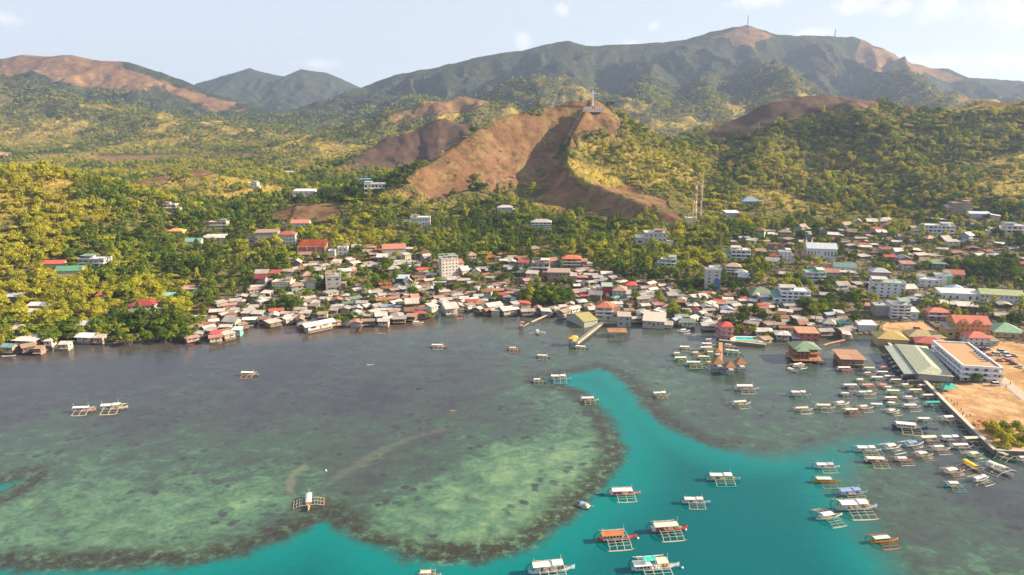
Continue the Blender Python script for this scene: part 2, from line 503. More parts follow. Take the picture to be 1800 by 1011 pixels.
# ------------------------------------------------------------------ terrain mesh
def fan(d0, d1, nr, nc, spread, extra):
    D = np.geomspace(d0, d1, nr)
    u = np.linspace(-1, 1, nc)
    Y = np.repeat(D[:, None], nc, 1)
    return u[None, :] * (D[:, None] * spread + extra), Y
T_D0 = 245.0
TX, TY = fan(T_D0, 9500, 730, 780, 0.86, 120)
TZ = height(TX, TY)
TZ[-1, :] = -5
U, V, Dp = to_px(TX, TY, TZ)
pn = (fbm(TX / 45, TY / 45, 31, 4) - 0.5)
pn_far = (fbm(TX / 260, TY / 260, 33, 4) - 0.5)
def pmask(poly, dmin, dmax, soft=6.0, wob=14.0):
    m = np.zeros(TX.shape)
    us = [p[0] for p in poly]; vv = [p[1] for p in poly]
    sel = (U > min(us) - 40) & (U < max(us) + 40) & (V > min(vv) - 40) & (V < max(vv) + 40) & (TY > dmin) & (TY < dmax)
    if not sel.any():
        return m
    s = poly_sd(U[sel], V[sel], poly)
    nz = np.where(TY[sel] > 2300, pn_far[sel], pn[sel])
    m[sel] = sstep(-soft, soft, s + wob * nz)
    return m
bare_a = np.zeros(TX.shape)
for poly, a, b, sf, wb, amt in [
    ([(690, 322), (742, 291), (800, 255), (862, 213), (905, 193), (1000, 175), (1040, 170), (1078, 178), (1105, 215), (1098, 232), (1060, 228), (1035, 243), (1000, 252),
      (975, 290), (960, 330), (905, 345), (800, 335), (720, 345)], 900, 1420, 18, 70, .9),
    ([(985, 300), (1030, 310), (1090, 322), (1150, 340), (1215, 380), (1190, 400), (1120, 385), (1050, 385), (960, 380), (930, 350)], 780, 1100, 16, 60, .72),
    ([(620, 282), (690, 238), (740, 222), (780, 210), (830, 214), (850, 225), (800, 262), (740, 295), (690, 300), (640, 290)], 1500, 2100, 6, 20, .95),
    ([(655, 215), (700, 198), (750, 184), (810, 173), (870, 173), (860, 186), (790, 196), (720, 212)], 2200, 3000, 6, 22, .85),
    ([(1225, 245), (1300, 203), (1345, 183), (1400, 168), (1460, 165), (1540, 172), (1540, 194), (1440, 200), (1380, 214), (1310, 234), (1260, 250)], 1300, 1700, 7, 26, .9),
    ([(1690, 198), (1740, 180), (1800, 174), (1860, 168), (1860, 178), (1800, 184), (1740, 190)], 1300, 1600, 3, 5, .8),
    ([(-60, 100), (40, 92), (130, 94), (230, 108), (310, 136), (370, 160), (480, 194), (460, 205), (400, 196), (340, 192), (280, 165), (220, 150), (120, 148), (60, 132), (-60, 135)], 3500, 5200, 16, 54, .95),
    ([(1215, 70), (1240, 62), (1310, 43), (1350, 55), (1365, 66), (1330, 75), (1335, 95), (1310, 80), (1290, 92), (1280, 72)], 4200, 5200, 4, 20, .8),
    ([(1405, 95), (1440, 95), (1475, 125), (1480, 145), (1450, 130)], 3900, 5000, 5, 24, .85),
    ([(1500, 95), (1515, 68), (1540, 88), (1560, 88), (1600, 112), (1640, 122), (1700, 138), (1680, 150), (1620, 130), (1570, 120), (1545, 125), (1520, 120)], 3900, 5200, 5, 24, .85),
    ([(1480, 135), (1500, 128), (1505, 148)], 3600, 5000, 4, 14, .7),
    ([(1680, 172), (1720, 165), (1735, 178), (1690, 180)], 2300, 3200, 3, 8, .8),
    ([(300, 306), (345, 293), (390, 303), (350, 312)], 1000, 1500, 3, 4, 1.0),
    ([(200, 330), (240, 315), (300, 308), (290, 325), (240, 335)], 900, 1300, 5, 10, .8),
    ([(100, 282), (200, 272), (330, 270), (450, 268), (440, 276), (300, 280), (180, 288)], 2000, 3300, 3, 10, .7),
    ([(1170, 236), (1260, 234), (1250, 240), (1180, 240)], 1800, 3000, 3, 5, .7),
    ([(480, 375), (520, 360), (590, 358), (610, 380), (580, 392), (540, 395), (490, 390)], 800, 1100, 6, 16, .9),
    ([(580, 296), (610, 290), (650, 292), (640, 300), (590, 302)], 1300, 2200, 3, 6, .8)]:
    bare_a = np.maximum(bare_a, amt * pmask(poly, a, b, sf, wb))
dry_a = np.zeros(TX.shape)
for poly, a, b, sf, wb, amt in [
    ([(-200, 300), (60, 300), (130, 320), (160, 350), (90, 380), (-200, 420)], 500, 1000, 14, 40, .75),
    ([(-50, 215), (60, 200), (150, 205), (200, 225), (140, 245), (60, 265), (-50, 262)], 2200, 3500, 8, 40, .6),
    ([(270, 225), (380, 230), (480, 250), (420, 265), (300, 262)], 2200, 3500, 8, 40, .5),
    ([(1000, 255), (1100, 225), (1250, 285), (1300, 330), (1200, 370), (1090, 320), (1010, 300)], 800, 1400, 14, 50, .55),
    ([(560, 385), (700, 400), (690, 440), (600, 440), (550, 410)], 700, 1000, 10, 30, .6),
    ([(650, 235), (800, 225), (800, 240), (700, 255)], 1800, 3000, 8, 20, .5),
    ([(1300, 250), (1500, 230), (1600, 290), (1700, 330), (1400, 330)], 900, 1500, 14, 60, .4)]:
    dry_a = np.maximum(dry_a, amt * pmask(poly, a, b, sf, wb))
clear_n = fbm(TX / 130, TY / 130, 91, 3)
dry_a = np.maximum(dry_a, 0.7 * sstep(.43, .36, clear_n) * sstep(850, 1050, TY) * sstep(3600, 3000, TY))
dry_a = np.maximum(dry_a, 0.62 * sstep(1200, 1700, TY) * sstep(3900, 3000, TY) * sstep(70, 25, TZ) * sstep(-.12, .12, pn_far + .5 * pn))
dirt_a = np.zeros(TX.shape)
for poly, a, b, sf, wb, amt in [
    ([(1640, 690), (1660, 675), (1760, 668), (1800, 660), (2000, 660), (2100, 806), (1800, 803), (1748, 801)], 200, 480, 3, 3, 1.0),
    ([(1700, 640), (1760, 600), (1810, 600), (2000, 640), (2000, 690), (1780, 690)], 250, 520, 4, 4, 1.0),
    ([(1545, 574), (1560, 566), (1625, 564), (1655, 585), (1640, 600), (1570, 600)], 440, 560, 3, 3, 1.0),
    ([(196, 604), (215, 588), (236, 584), (240, 597), (225, 606)], 420, 520, 2, 3, 1.0),
    ([(248, 562), (262, 553), (280, 556), (276, 574), (256, 572)], 420, 560, 2, 3, 1.0),
    ([(795, 515), (830, 512), (820, 540), (795, 538)], 480, 640, 3, 4, .9),
    ([(700, 530), (722, 530), (730, 552), (700, 552)], 480, 640, 3, 4, .9),
    ([(420, 545), (470, 545), (470, 575), (425, 575)], 400, 640, 3, 4, .6),
    ([(-40, 262), (22, 268), (20, 278), (-40, 276)], 1800, 3300, 2, 4, 1.0)]:
    dirt_a = np.maximum(dirt_a, amt * pmask(poly, a, b, sf, wb))
# packed earth under the town
TOWN_PX = [(330, 600), (340, 540), (420, 505), (480, 500), (560, 480), (700, 478), (800, 480), (900, 475), (1000, 470), (1080, 480), (1240, 470), (1330, 410), (1480, 400),
           (1600, 390), (1900, 380), (2000, 700), (1560, 700), (1250, 640), (1000, 600), (700, 600)]
town_a = pmask(TOWN_PX, 380, 1100, 8, 20)
burnt_shade_a = np.maximum(pmask([(610, 290), (690, 232), (740, 216), (780, 206), (830, 210), (855, 228), (800, 262), (740, 298), (690, 305), (640, 298)], 1500, 2100, 6, 16),  # burnt ground, with the knolls' shade painted in
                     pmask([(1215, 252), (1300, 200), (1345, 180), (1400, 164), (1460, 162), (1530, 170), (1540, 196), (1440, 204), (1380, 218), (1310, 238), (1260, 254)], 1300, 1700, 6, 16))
me = grid_mesh('terrain', TX, TY, TZ)
put_attr(me, 'burnt_shade', np.stack([burnt_shade_a, sstep(2600, 3700, TY), burnt_shade_a * 0, burnt_shade_a * 0 + 1], -1))
put_attr(me, 'mask', np.stack([bare_a, dry_a, dirt_a, town_a], -1))
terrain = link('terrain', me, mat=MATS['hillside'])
tag(terrain, kind='structure')

# ------------------------------------------------------------------ the bay
DEEP_PX = [(-400, 1012), (0, 1000), (100, 999), (250, 996), (350, 987), (430, 972), (500, 947), (545, 925), (572, 904), (600, 928), (650, 957), (720, 979), (790, 988),
           (860, 984), (930, 962), (990, 918), (1040, 868), (1080, 832), (1096, 800), (1082, 760), (1062, 725), (1040, 700), (1010, 683), (975, 674), (950, 669), (985, 658),
           (1050, 647), (1088, 660), (1115, 690), (1140, 722), (1180, 752), (1230, 776), (1290, 790), (1360, 796), (1420, 788), (1480, 772), (1530, 766), (1600, 770),
           (1562, 788), (1520, 812), (1498, 866), (1528, 905), (1556, 940), (1575, 975), (1610, 1030), (1700, 1200), (1500, 1900), (200, 1900), (-1500, 1500)]
DEEP = [on_plane(u, v)[:2] for u, v in DEEP_PX]
WX, WY = fan(70, 720, 560, 700, 1.05, 60)
sdw = poly_sd(WX, WY, DEEP)
INLET = [on_plane(u, v)[:2] for u, v in [(-160, 925), (-60, 893), (0, 869), (30, 853), (52, 840), (44, 837), (0, 852), (-60, 868), (-160, 890)]]
sdw = np.maximum(sdw, poly_sd(WX, WY, INLET))
sdl = poly_sd(WX, WY, SHORE)
# how much pale sand shows on the reef flat, from a few sounded places
TONE = [(0, 640, .05), (250, 650, .05), (500, 650, .05), (800, 650, .2), (0, 720, .12), (250, 740, .15), (450, 720, .15), (650, 700, .05), (800, 700, .18), (950, 640, .36), (1000, 620, .36), (1150, 620, .36),
        (0, 800, .42), (150, 810, .45), (300, 800, .40), (450, 800, .38), (600, 790, .32), (750, 770, .28), (900, 740, .30), (1000, 760, .55), (980, 700, .5),
        (0, 870, .65), (150, 880, .62), (300, 900, .66), (450, 880, .7), (520, 850, .5), (100, 940, .6), (300, 945, .62), (480, 930, .45), (620, 900, .45), (700, 860, .5), (800, 850, .66), (900, 820, .76),
        (1000, 800, .8), (700, 920, .66), (820, 930, .68), (930, 880, .76), (1020, 830, .7), (780, 880, .7), (860, 900, .72), (640, 850, .2), (750, 820, .25),
        (1150, 690, .5), (1250, 730, .34), (1200, 740, .35), (1350, 700, .34), (1350, 770, .4), (1450, 750, .42), (1450, 660, .36), (1300, 650, .36), (1600, 800, .3), (1530, 810, .4),
        (1700, 830, .24), (1600, 900, .3), (1560, 850, .5), (1580, 880, .48), (1650, 950, .3), (1700, 990, .5), (1780, 1000, .5), (1800, 900, .15), (1750, 880, .15), (1650, 740, .34)]
num = np.zeros(WX.shape); den = np.zeros(WX.shape)
for u, v, val in TONE:
    x, y, _ = on_plane(u, v)
    w = 1.0 / (((WX - x) / 1.0) ** 2 + ((WY - y) / 1.3) ** 2 + 60.0) ** 1.5
    num += w * val; den += w
tone = num / den
WU, WV, _d = to_px(WX, WY, np.zeros(WX.shape))
mud = np.zeros(WX.shape)
for poly, amt in [([(325, 640), (335, 575), (440, 545), (470, 548), (520, 560), (650, 560), (760, 545), (770, 575), (690, 590), (600, 590), (540, 600), (430, 606), (350, 612)], 1.0),
                  ([(-200, 660), (-200, 600), (240, 590), (340, 595), (330, 615), (0, 645)], .5),
                  ([(780, 590), (790, 525), (1100, 530), (1250, 560), (1500, 580), (1580, 610), (1560, 650), (1300, 640), (1050, 600)], .35)]:
    s = poly_sd(WU, WV, poly)
    mud = np.maximum(mud, amt * sstep(-5, 7, s + 14 * (fbm(WX / 9, WY / 9, 61, 3) - .5)))
plume = np.zeros(WX.shape)           # sediment stirred up by the boat
for poly, amt in [([(503, 872), (497, 845), (512, 826), (536, 816), (541, 822), (522, 838), (518, 870)], 1.0),
                  ([(553, 864), (600, 830), (640, 804), (690, 776), (798, 746), (802, 752), (700, 782), (608, 838), (558, 868)], .5)]:
    s = poly_sd(WU, WV, poly)
    plume = np.maximum(plume, amt * sstep(-2, 5, s + 16 * (fbm(WX / 7, WY / 7, 67, 4) - .5)))
me = grid_mesh('bay_water', WX, WY, np.zeros(WX.shape))
put_attr(me, 'sea', np.stack([np.clip(sdw / 80 + 0.5, 0, 1), tone, mud, plume], -1))

t = NT('bay_water')
geo = t.n('ShaderNodeNewGeometry').outputs['Position']
att = t.n('ShaderNodeAttribute', attribute_name='sea')
sep = t.n('ShaderNodeSeparateColor')
t.l(att.outputs['Color'], sep.inputs[0])
sdn = t.math('MULTIPLY', t.math('SUBTRACT', sep.outputs[0], 0.5), 80.0)      # metres inside the deep channel
n10 = t.noise(geo, 0.10, 4, 0.6)
n30 = t.noise(geo, 0.030, 4, 0.6)
n3 = t.noise(geo, 0.45, 3, 0.65)
ws = t.n('ShaderNodeMapping'); ws.inputs['Scale'].default_value = (1.0, 1.2, 1.0)
t.l(geo, ws.inputs['Vector'])
patch = t.noise(ws.outputs[0], 0.095, 8, 0.70, 0.5)
edge = t.math('ADD', sdn, t.math('MULTIPLY', t.math('SUBTRACT', n10, 0.5), 14.0))
sx = t.n('ShaderNodeSeparateXYZ'); t.l(geo, sx.inputs[0])
edge = t.math('DIVIDE', edge, t.math('ADD', 1.0, t.math('MULTIPLY', t.sm(sx.outputs[0], 80.0, 130.0), 2.0)))   # the eastern bank shelves gently
deep = t.sm(edge, -2.5, 6.0)
deeper = t.sm(t.math('ADD', sdn, t.math('MULTIPLY', t.math('SUBTRACT', n30, 0.5), 20.0)), 3.0, 34.0)
deep_c = t.mix(deeper, (0.0, 0.142, 0.140), (0.0, 0.086, 0.098))
tn = t.math('ADD', sep.outputs[1], t.math('MULTIPLY', t.math('SUBTRACT', patch, 0.5), 1.15))
tn = t.math('ADD', tn, t.math('MULTIPLY', t.math('SUBTRACT', n3, 0.5), 0.42))
vor = t.n('ShaderNodeTexVoronoi'); vor.inputs['Scale'].default_value = 0.16; vor.inputs['Randomness'].default_value = 1.0
t.l(geo, vor.inputs['Vector'])
heads = t.math('MULTIPLY', t.math('SUBTRACT', 1.0, t.sm(t.math('ADD', vor.outputs['Distance'], t.math('MULTIPLY', n3, 0.5)), 0.42, 0.62)), t.sm(n30, 0.46, 0.60))
tn = t.math('SUBTRACT', tn, t.math('MULTIPLY', heads, 0.42))      # dark coral heads and weed clumps
flat_c = t.ramp(tn, [(0.0, (0.030, 0.033, 0.042)), (0.22, (0.040, 0.048, 0.050)), (0.45, (0.042, 0.074, 0.056)), (0.68, (0.072, 0.150, 0.090)), (0.95, (0.165, 0.245, 0.130))])
# coral rim along the drop-off
rim_d = t.math('ADD', sdn, t.math('MULTIPLY', t.math('SUBTRACT', n30, 0.5), 16.0))
rim = t.math('MULTIPLY', t.sm(rim_d, -15.0, -5.0), t.sm(t.math('ADD', t.math('MULTIPLY', t.noise(geo, 0.22, 5, 0.7), 0.8), t.math('MULTIPLY', n3, 0.35)), 0.45, 0.60))
rim = t.math('MULTIPLY', rim, t.math('SUBTRACT', 1.0, t.math('MULTIPLY', t.sm(sx.outputs[0], 70.0, 120.0), 0.75)))
rim_c = t.ramp(n3, [(0.35, (0.014, 0.014, 0.011)), (0.6, (0.034, 0.033, 0.019)), (0.75, (0.062, 0.074, 0.034))])
c = t.mix(t.math('MULTIPLY', rim, 0.95), flat_c, rim_c)
c = t.mix(t.math('MULTIPLY', sep.outputs[2], 0.8, clamp=True), c, (0.085, 0.062, 0.048))
c = t.mix(t.math('MULTIPLY', att.outputs['Alpha'], 0.5), c, (0.15, 0.15, 0.10))
c = t.mix(deep, c, deep_c)
# wavelets: calmer close to the shore
wm = t.n('ShaderNodeMapping'); wm.inputs['Scale'].default_value = (0.55, 1.0, 1.0); wm.inputs['Rotation'].default_value = (0, 0, R(-18))
t.l(geo, wm.inputs['Vector'])
wav = t.math('ADD', t.math('MULTIPLY', t.noise(wm.outputs[0], 0.42, 3, 0.6), 1.0), t.math('MULTIPLY', t.noise(wm.outputs[0], 1.3, 2, 0.6), 0.35))
nb = t.n('ShaderNodeBump'); nb.inputs['Distance'].default_value = 0.55
t.l(wav, nb.inputs['Height'])
calm = t.math('MULTIPLY', t.sm(t.noise(geo, 0.012, 3, 0.5), 0.3, 0.7), 0.26)
t.l(t.math('ADD', calm, 0.10), nb.inputs['Strength'])
b = t.bsdf(c, 0.16, 0.5, nb.outputs[0])
t.l(t.math('SUBTRACT', 0.38, t.math('MULTIPLY', deep, 0.18)), b.inputs['Specular IOR Level'])
b.inputs['IOR'].default_value = 1.33
MATS['bay_water'] = t.m
bay = link('water', me, mat=t.m)
tag(bay, kind='structure')

# ------------------------------------------------------------------ paint, tin, timber, cloth, glass
def paint(color, kind='wall'):
    key = (kind, tuple(round(c, 3) for c in color))
    if key in MATS:
        return MATS[key]
    t = NT('%s_%d' % (kind, len(MATS)))
    oi = t.n('ShaderNodeObjectInfo')
    tc = t.n('ShaderNodeTexCoord').outputs['Object']
    geo = t.n('ShaderNodeNewGeometry').outputs['Position']
    n1 = t.noise(geo, 0.55, 4, 0.65)
    n2 = t.noise(geo, 2.2, 3, 0.6)
    jit = t.math('ADD', t.math('MULTIPLY', oi.outputs['Random'], 0.36 if kind == 'tin' else 0.24), 0.74 if kind == 'tin' else 0.82)
    hs = t.n('ShaderNodeHueSaturation')
    hs.inputs['Color'].default_value = (*color, 1)
    t.l(jit, hs.inputs['Value'])
    c = hs.outputs[0]
    nrm = None
    rough, spec = 0.85, 0.2
    if kind == 'tin':                    # corrugated sheets, sun-bleached with rust running down
        wv = t.n('ShaderNodeTexWave', bands_direction='X')
        wv.inputs['Scale'].default_value = 1.1
        wv.inputs['Distortion'].default_value = 0.4
        t.l(tc, wv.inputs['Vector'])
        sheet = t.n('ShaderNodeTexBrick')
        sheet.inputs['Scale'].default_value = 0.42
        sheet.inputs['Mortar Size'].default_value = 0.012
        sheet.inputs['Color1'].default_value = (0.78, 0.78, 0.78, 1)
        sheet.inputs['Color2'].default_value = (1.12, 1.1, 1.06, 1)
        sheet.inputs['Mortar'].default_value = (0.6, 0.58, 0.55, 1)
        t.l(tc, sheet.inputs['Vector'])
        c = t.mix(0.8, c, sheet.outputs[0], 'MULTIPLY')
        rust = t.sm(t.math('ADD', t.math('MULTIPLY', n1, 0.7), t.math('MULTIPLY', n2, 0.3)), 0.50, 0.68)
        c = t.mix(t.math('MULTIPLY', rust, 0.5), c, (0.20, 0.10, 0.055))
        nrm = t.bump(wv.outputs['Fac'], 0.35, 0.05)
        rough, spec = 0.62, 0.3
    elif kind == 'wall':
        c = t.mix(t.math('MULTIPLY', t.sm(n1, 0.45, 0.75), 0.28), c, (0.20, 0.17, 0.14))
    elif kind == 'wood':
        st = t.n('ShaderNodeMapping'); st.inputs['Scale'].default_value = (0.4, 3.0, 3.0)
        t.l(tc, st.inputs['Vector'])
        g = t.noise(st.outputs[0], 3.0, 4, 0.6)
        c = t.mix(1.0, c, t.ramp(g, [(0.3, (0.62, 0.6, 0.58)), (0.7, (1.15, 1.12, 1.08))]), 'MULTIPLY')
    elif kind == 'thatch':
        st = t.n('ShaderNodeMapping'); st.inputs['Scale'].default_value = (1, 1, 4)
        t.l(tc, st.inputs['Vector'])
        g = t.noise(st.outputs[0], 2.5, 5, 0.7)
        c = t.mix(1.0, c, t.ramp(g, [(0.3, (0.5, 0.48, 0.45)), (0.7, (1.3, 1.25, 1.15))]), 'MULTIPLY')
        nrm = t.bump(g, 0.8, 0.2)
    elif kind == 'cloth':
        c = t.mix(t.math('MULTIPLY', t.sm(n2, 0.45, 0.8), 0.25), c, (0.35, 0.33, 0.30))
        rough = 0.9
    elif kind == 'gloss':
        c = t.mix(t.math('MULTIPLY', t.sm(n2, 0.5, 0.8), 0.18), c, (0.25, 0.22, 0.2))
        rough, spec = 0.35, 0.5
    elif kind == 'glass':
        rough, spec = 0.08, 0.6
    t.bsdf(c, rough, spec, nrm)
    MATS[key] = t.m
    return t.m
GLASS = paint((0.035, 0.045, 0.055), 'glass')
GLASSES = [GLASS, GLASS, paint((.12, .135, .15), 'glass'), paint((.22, .19, .15), 'wall')]
GREYWOOD = paint((0.30, 0.25, 0.20), 'wood')
DARKWOOD = paint((0.15, 0.105, 0.07), 'wood')
BAMBOO = paint((0.54, 0.48, 0.38), 'wood')
CONC = paint((0.42, 0.40, 0.37), 'wall')

# ------------------------------------------------------------------ shared unit shapes
def box_geo(x0, x1, y0, y1, z0, z1, V_, F_):
    b = len(V_)
    V_ += [(x0, y0, z0), (x1, y0, z0), (x1, y1, z0), (x0, y1, z0), (x0, y0, z1), (x1, y0, z1), (x1, y1, z1), (x0, y1, z1)]
    F_ += [(b + 3, b + 2, b + 1, b), (b + 4, b + 5, b + 6, b + 7), (b, b + 1, b + 5, b + 4), (b + 1, b + 2, b + 6, b + 5), (b + 2, b + 3, b + 7, b + 6), (b + 3, b, b + 4, b + 7)]
def tube_geo(pts, rad, V_, F_, n=5):
    """a pole through points; rad is one number or one per point"""
    base = len(V_)
    P = [Vector(p) for p in pts]
    rr = rad if isinstance(rad, (list, tuple)) else [rad] * len(P)
    for i, p in enumerate(P):
        d = (P[min(i + 1, len(P) - 1)] - P[max(i - 1, 0)]).normalized()
        up = Vector((0, 0, 1)) if abs(d.z) < 0.9 else Vector((1, 0, 0))
        a = d.cross(up).normalized(); b = a.cross(d).normalized()
        for k in range(n):
            an = 2 * math.pi * k / n
            V_.append(tuple(p + (a * math.cos(an) + b * math.sin(an)) * rr[i]))
    for i in range(len(P) - 1):
        for k in range(n):
            F_.append((base + i * n + k, base + i * n + (k + 1) % n, base + (i + 1) * n + (k + 1) % n, base + (i + 1) * n + k))
    F_.append(tuple(base + k for k in range(n))[::-1])
    F_.append(tuple(base + (len(P) - 1) * n + k for k in range(n)))
CACHE = {}
def cached(key, fn, smooth=False):
    if key not in CACHE:
        V_, F_ = [], []
        fn(V_, F_)
        CACHE[key] = new_mesh(str(key[0] if isinstance(key, tuple) else key), V_, F_, smooth)
        bm_ = bmesh.new(); bm_.from_mesh(CACHE[key])
        bmesh.ops.recalc_face_normals(bm_, faces=bm_.faces)
        bm_.to_mesh(CACHE[key]); bm_.free()
    return CACHE[key]
def add(name, key, fn, parent, mat, loc=(0, 0, 0), rot=None, scale=None, smooth=False):
    """one part: shared mesh data, its own paint"""
    me = cached(key, fn, smooth)
    o = bpy.data.objects.new(name, me)
    col.objects.link(o)
    o.parent = parent
    if len(me.materials) == 0:
        me.materials.append(mat)
    elif me.materials[0] != mat:
        o.material_slots[0].link = 'OBJECT'
        o.material_slots[0].material = mat
    o.location = loc
    if rot is not None:
        o.rotation_euler = rot
    if scale is not None:
        o.scale = scale
    return o
def unit_box(V_, F_):
    box_geo(-.5, .5, -.5, .5, 0, 1, V_, F_)

# ------------------------------------------------------------------ labels that single one thing out
THINGS = []           # (object, u, v, look, category)
PLACES = []           # (u, v, phrase): things one can find in the picture
ORD = ['closest', 'second closest', 'third closest', 'fourth closest', 'fifth closest', 'sixth closest', 'seventh closest', 'eighth closest', 'ninth closest', 'tenth closest', 'eleventh closest', 'twelfth closest', 'thirteenth closest', 'fourteenth closest', 'fifteenth closest', 'sixteenth closest'] + [w + ' closest' for w in 'seventeenth eighteenth nineteenth twentieth twenty-first twenty-second twenty-third twenty-fourth'.split()]
def note(o, u, v, look, cat, group=None):
    o['category'] = cat
    if group: o['group'] = group
    THINGS.append((o, u, v, look))
def write_labels():
    by = {}
    for o, u, v, look in THINGS:
        by.setdefault(look, []).append((o, u, v))
    for look, items in by.items():
        if len(items) == 1:
            o, u, v = items[0]
            near = sorted(PLACES, key=lambda p: (p[0] - u) ** 2 + (p[1] - v) ** 2)
            near = [p for p in near if p[2] not in look]
            o['label'] = look if len(look.split()) >= 7 else look + ' near ' + near[0][2]
            continue
        ranks = {}
        for pi, (pu, pv, ph) in enumerate(PLACES):
            order = sorted(range(len(items)), key=lambda i: (items[i][1] - pu) ** 2 + (items[i][2] - pv) ** 2)
            for r, i in enumerate(order[:24]):
                d = math.hypot(items[i][1] - pu, items[i][2] - pv)
                score = r * 40 + d
                if i not in ranks or score < ranks[i][0]:
                    ranks[i] = (score, r, ph)
        for i, (o, u, v) in enumerate(items):
            if i in ranks:
                _, r, ph = ranks[i]
                o['label'] = '%s, %s to %s' % (look, ORD[r], ph)
            else:
                near = min(PLACES, key=lambda p: (p[0] - u) ** 2 + (p[1] - v) ** 2)
                o['label'] = '%s, deep among its kind beyond %s' % (look, near[2])

# ------------------------------------------------------------------ outrigger boats (unit: 14 m long, bow towards +X)
BL = 14.0
HULL_ST = [(-6.6, .10, 1.55), (-5.6, .55, 1.25), (-4.2, .92, 1.05), (-2, 1.12, .98), (0, 1.16, .98), (2.2, 1.02, 1.02), (4.2, .72, 1.2), (5.8, .36, 1.5), (7.2, .05, 1.95)]
def hull_fn(V_, F_):
    for x, b, s in HULL_ST:
        k = -.35 if -5.8 < x < 5.5 else .45
        V_ += [(x, -b, s), (x, -b * .62, .12 + (k + .35) * .7), (x, 0, k), (x, b * .62, .12 + (k + .35) * .7), (x, b, s)]
    for i in range(len(HULL_ST) - 1):
        for j in range(4):
            a = i * 5 + j
            F_.append((a, a + 1, a + 6, a + 5))
    F_.append((0, 1, 2, 3, 4)); e = (len(HULL_ST) - 1) * 5
    F_.append((e + 4, e + 3, e + 2, e + 1, e))
def deck_fn(V_, F_):
    for x, b, s in HULL_ST:
        V_ += [(x, -b * .96, s - .16), (x, b * .96, s - .16)]
    for i in range(len(HULL_ST) - 1):
        F_.append((2 * i, 2 * i + 2, 2 * i + 3, 2 * i + 1))
def rail_fn(V_, F_):                        # painted rubbing strake along one gunwale
    for sgn in (-1,):
        for i in range(len(HULL_ST) - 1):
            (x0, b0, s0), (x1, b1, s1) = HULL_ST[i], HULL_ST[i + 1]
            b = len(V_)
            V_ += [(x0, sgn * b0 * 1.03, s0 + .05), (x1, sgn * b1 * 1.03, s1 + .05), (x1, sgn * b1 * 1.03 - .02, s1 - .3), (x0, sgn * b0 * 1.03 - .02, s0 - .3),
                   (x0, sgn * b0 * .9, s0 + .05), (x1, sgn * b1 * .9, s1 + .05)]
            F_ += [(b, b + 1, b + 2, b + 3), (b, b + 4, b + 5, b + 1)]
def canopy_fn(L, w, z, arch=.28):
    def fn(V_, F_):
        n, m = 7, 5
        for th in (0, .11):
            for i in range(m):
                x = -L / 2 + L * i / (m - 1)
                sag = -.06 * math.sin(math.pi * (i % 2) / 1.0) - (.05 if i % 2 else 0)
                for j in range(n):
                    yy = -w / 2 + w * j / (n - 1)
                    V_.append((x, yy, z + arch * (1 - (2 * yy / w) ** 2) + sag - th))
        o2 = n * m
        for i in range(m - 1):
            for j in range(n - 1):
                a = i * n + j
                F_.append((a, a + n, a + n + 1, a + 1))
                F_.append((o2 + a, o2 + a + 1, o2 + a + n + 1, o2 + a + n))
        for i in range(m - 1):
            for j in (0, n - 1):
                a = i * n + j
                F_.append((a, a + n, o2 + a + n, o2 + a))
        for j in range(n - 1):
            for i in (0, m - 1):
                a = i * n + j
                F_.append((a, a + 1, o2 + a + 1, o2 + a))
    return fn
def beam_fn(span):
    def fn(V_, F_):
        pts = []
        for k in range(9):
            y = -span + 2 * span * k / 8
            a = abs(y) / span
            pts.append((0, y, 1.55 - .25 * a - 1.15 * max(0, a - .45) ** 1.6 * 2.3))
        tube_geo(pts, .105, V_, F_, 4)
    return fn
def beam_z(y, span):
    a = abs(y) / span
    return 1.55 - .25 * a - 1.15 * max(0, a - .45) ** 1.6 * 2.3
def float_fn(L):
    def fn(V_, F_):
        pts = [(-L / 2, 0, .28), (-L / 2 + .8, 0, .12), (0, 0, .06), (L / 2 - 1.4, 0, .12), (L / 2, 0, .5)]
        tube_geo(pts, [.05, .2, .22, .18, .04], V_, F_, 6)
    return fn
def pole_x(L, r):
    def fn(V_, F_):
        tube_geo([(-L / 2, 0, 0), (L / 2, 0, 0)], r, V_, F_, 4)
    return fn
def post_fn(h, r):
    def fn(V_, F_):
        tube_geo([(0, 0, 0), (0, 0, h)], r, V_, F_, 4)
    return fn
WHITE = (.64, .62, .58); CREAM = (.60, .53, .42); PALEBLUE = (.50, .60, .70); BLUE = (.06, .14, .36); RED = (.50, .06, .05); PINK = (.62, .24, .20); GREEN = (.04, .34, .20)
LIME = (.24, .42, .03); TEAL = (.03, .40, .36); YELLOW = (.72, .45, .02); ORANGE = (.52, .15, .04); BROWN = (.25, .14, .08); GREY = (.42, .42, .42); MINT = (.40, .62, .55); NAVY = (.04, .07, .18); SKYB = (.16, .30, .55)
CN = {WHITE: 'white', CREAM: 'cream', PALEBLUE: 'pale blue', BLUE: 'blue', RED: 'red', PINK: 'pinkish red', GREEN: 'green', LIME: 'lime green', TEAL: 'teal', YELLOW: 'yellow', ORANGE: 'orange',
      BROWN: 'brown', GREY: 'grey', MINT: 'mint green', NAVY: 'navy', SKYB: 'sky blue'}
HULLW = paint((.62, .60, .58), 'gloss')

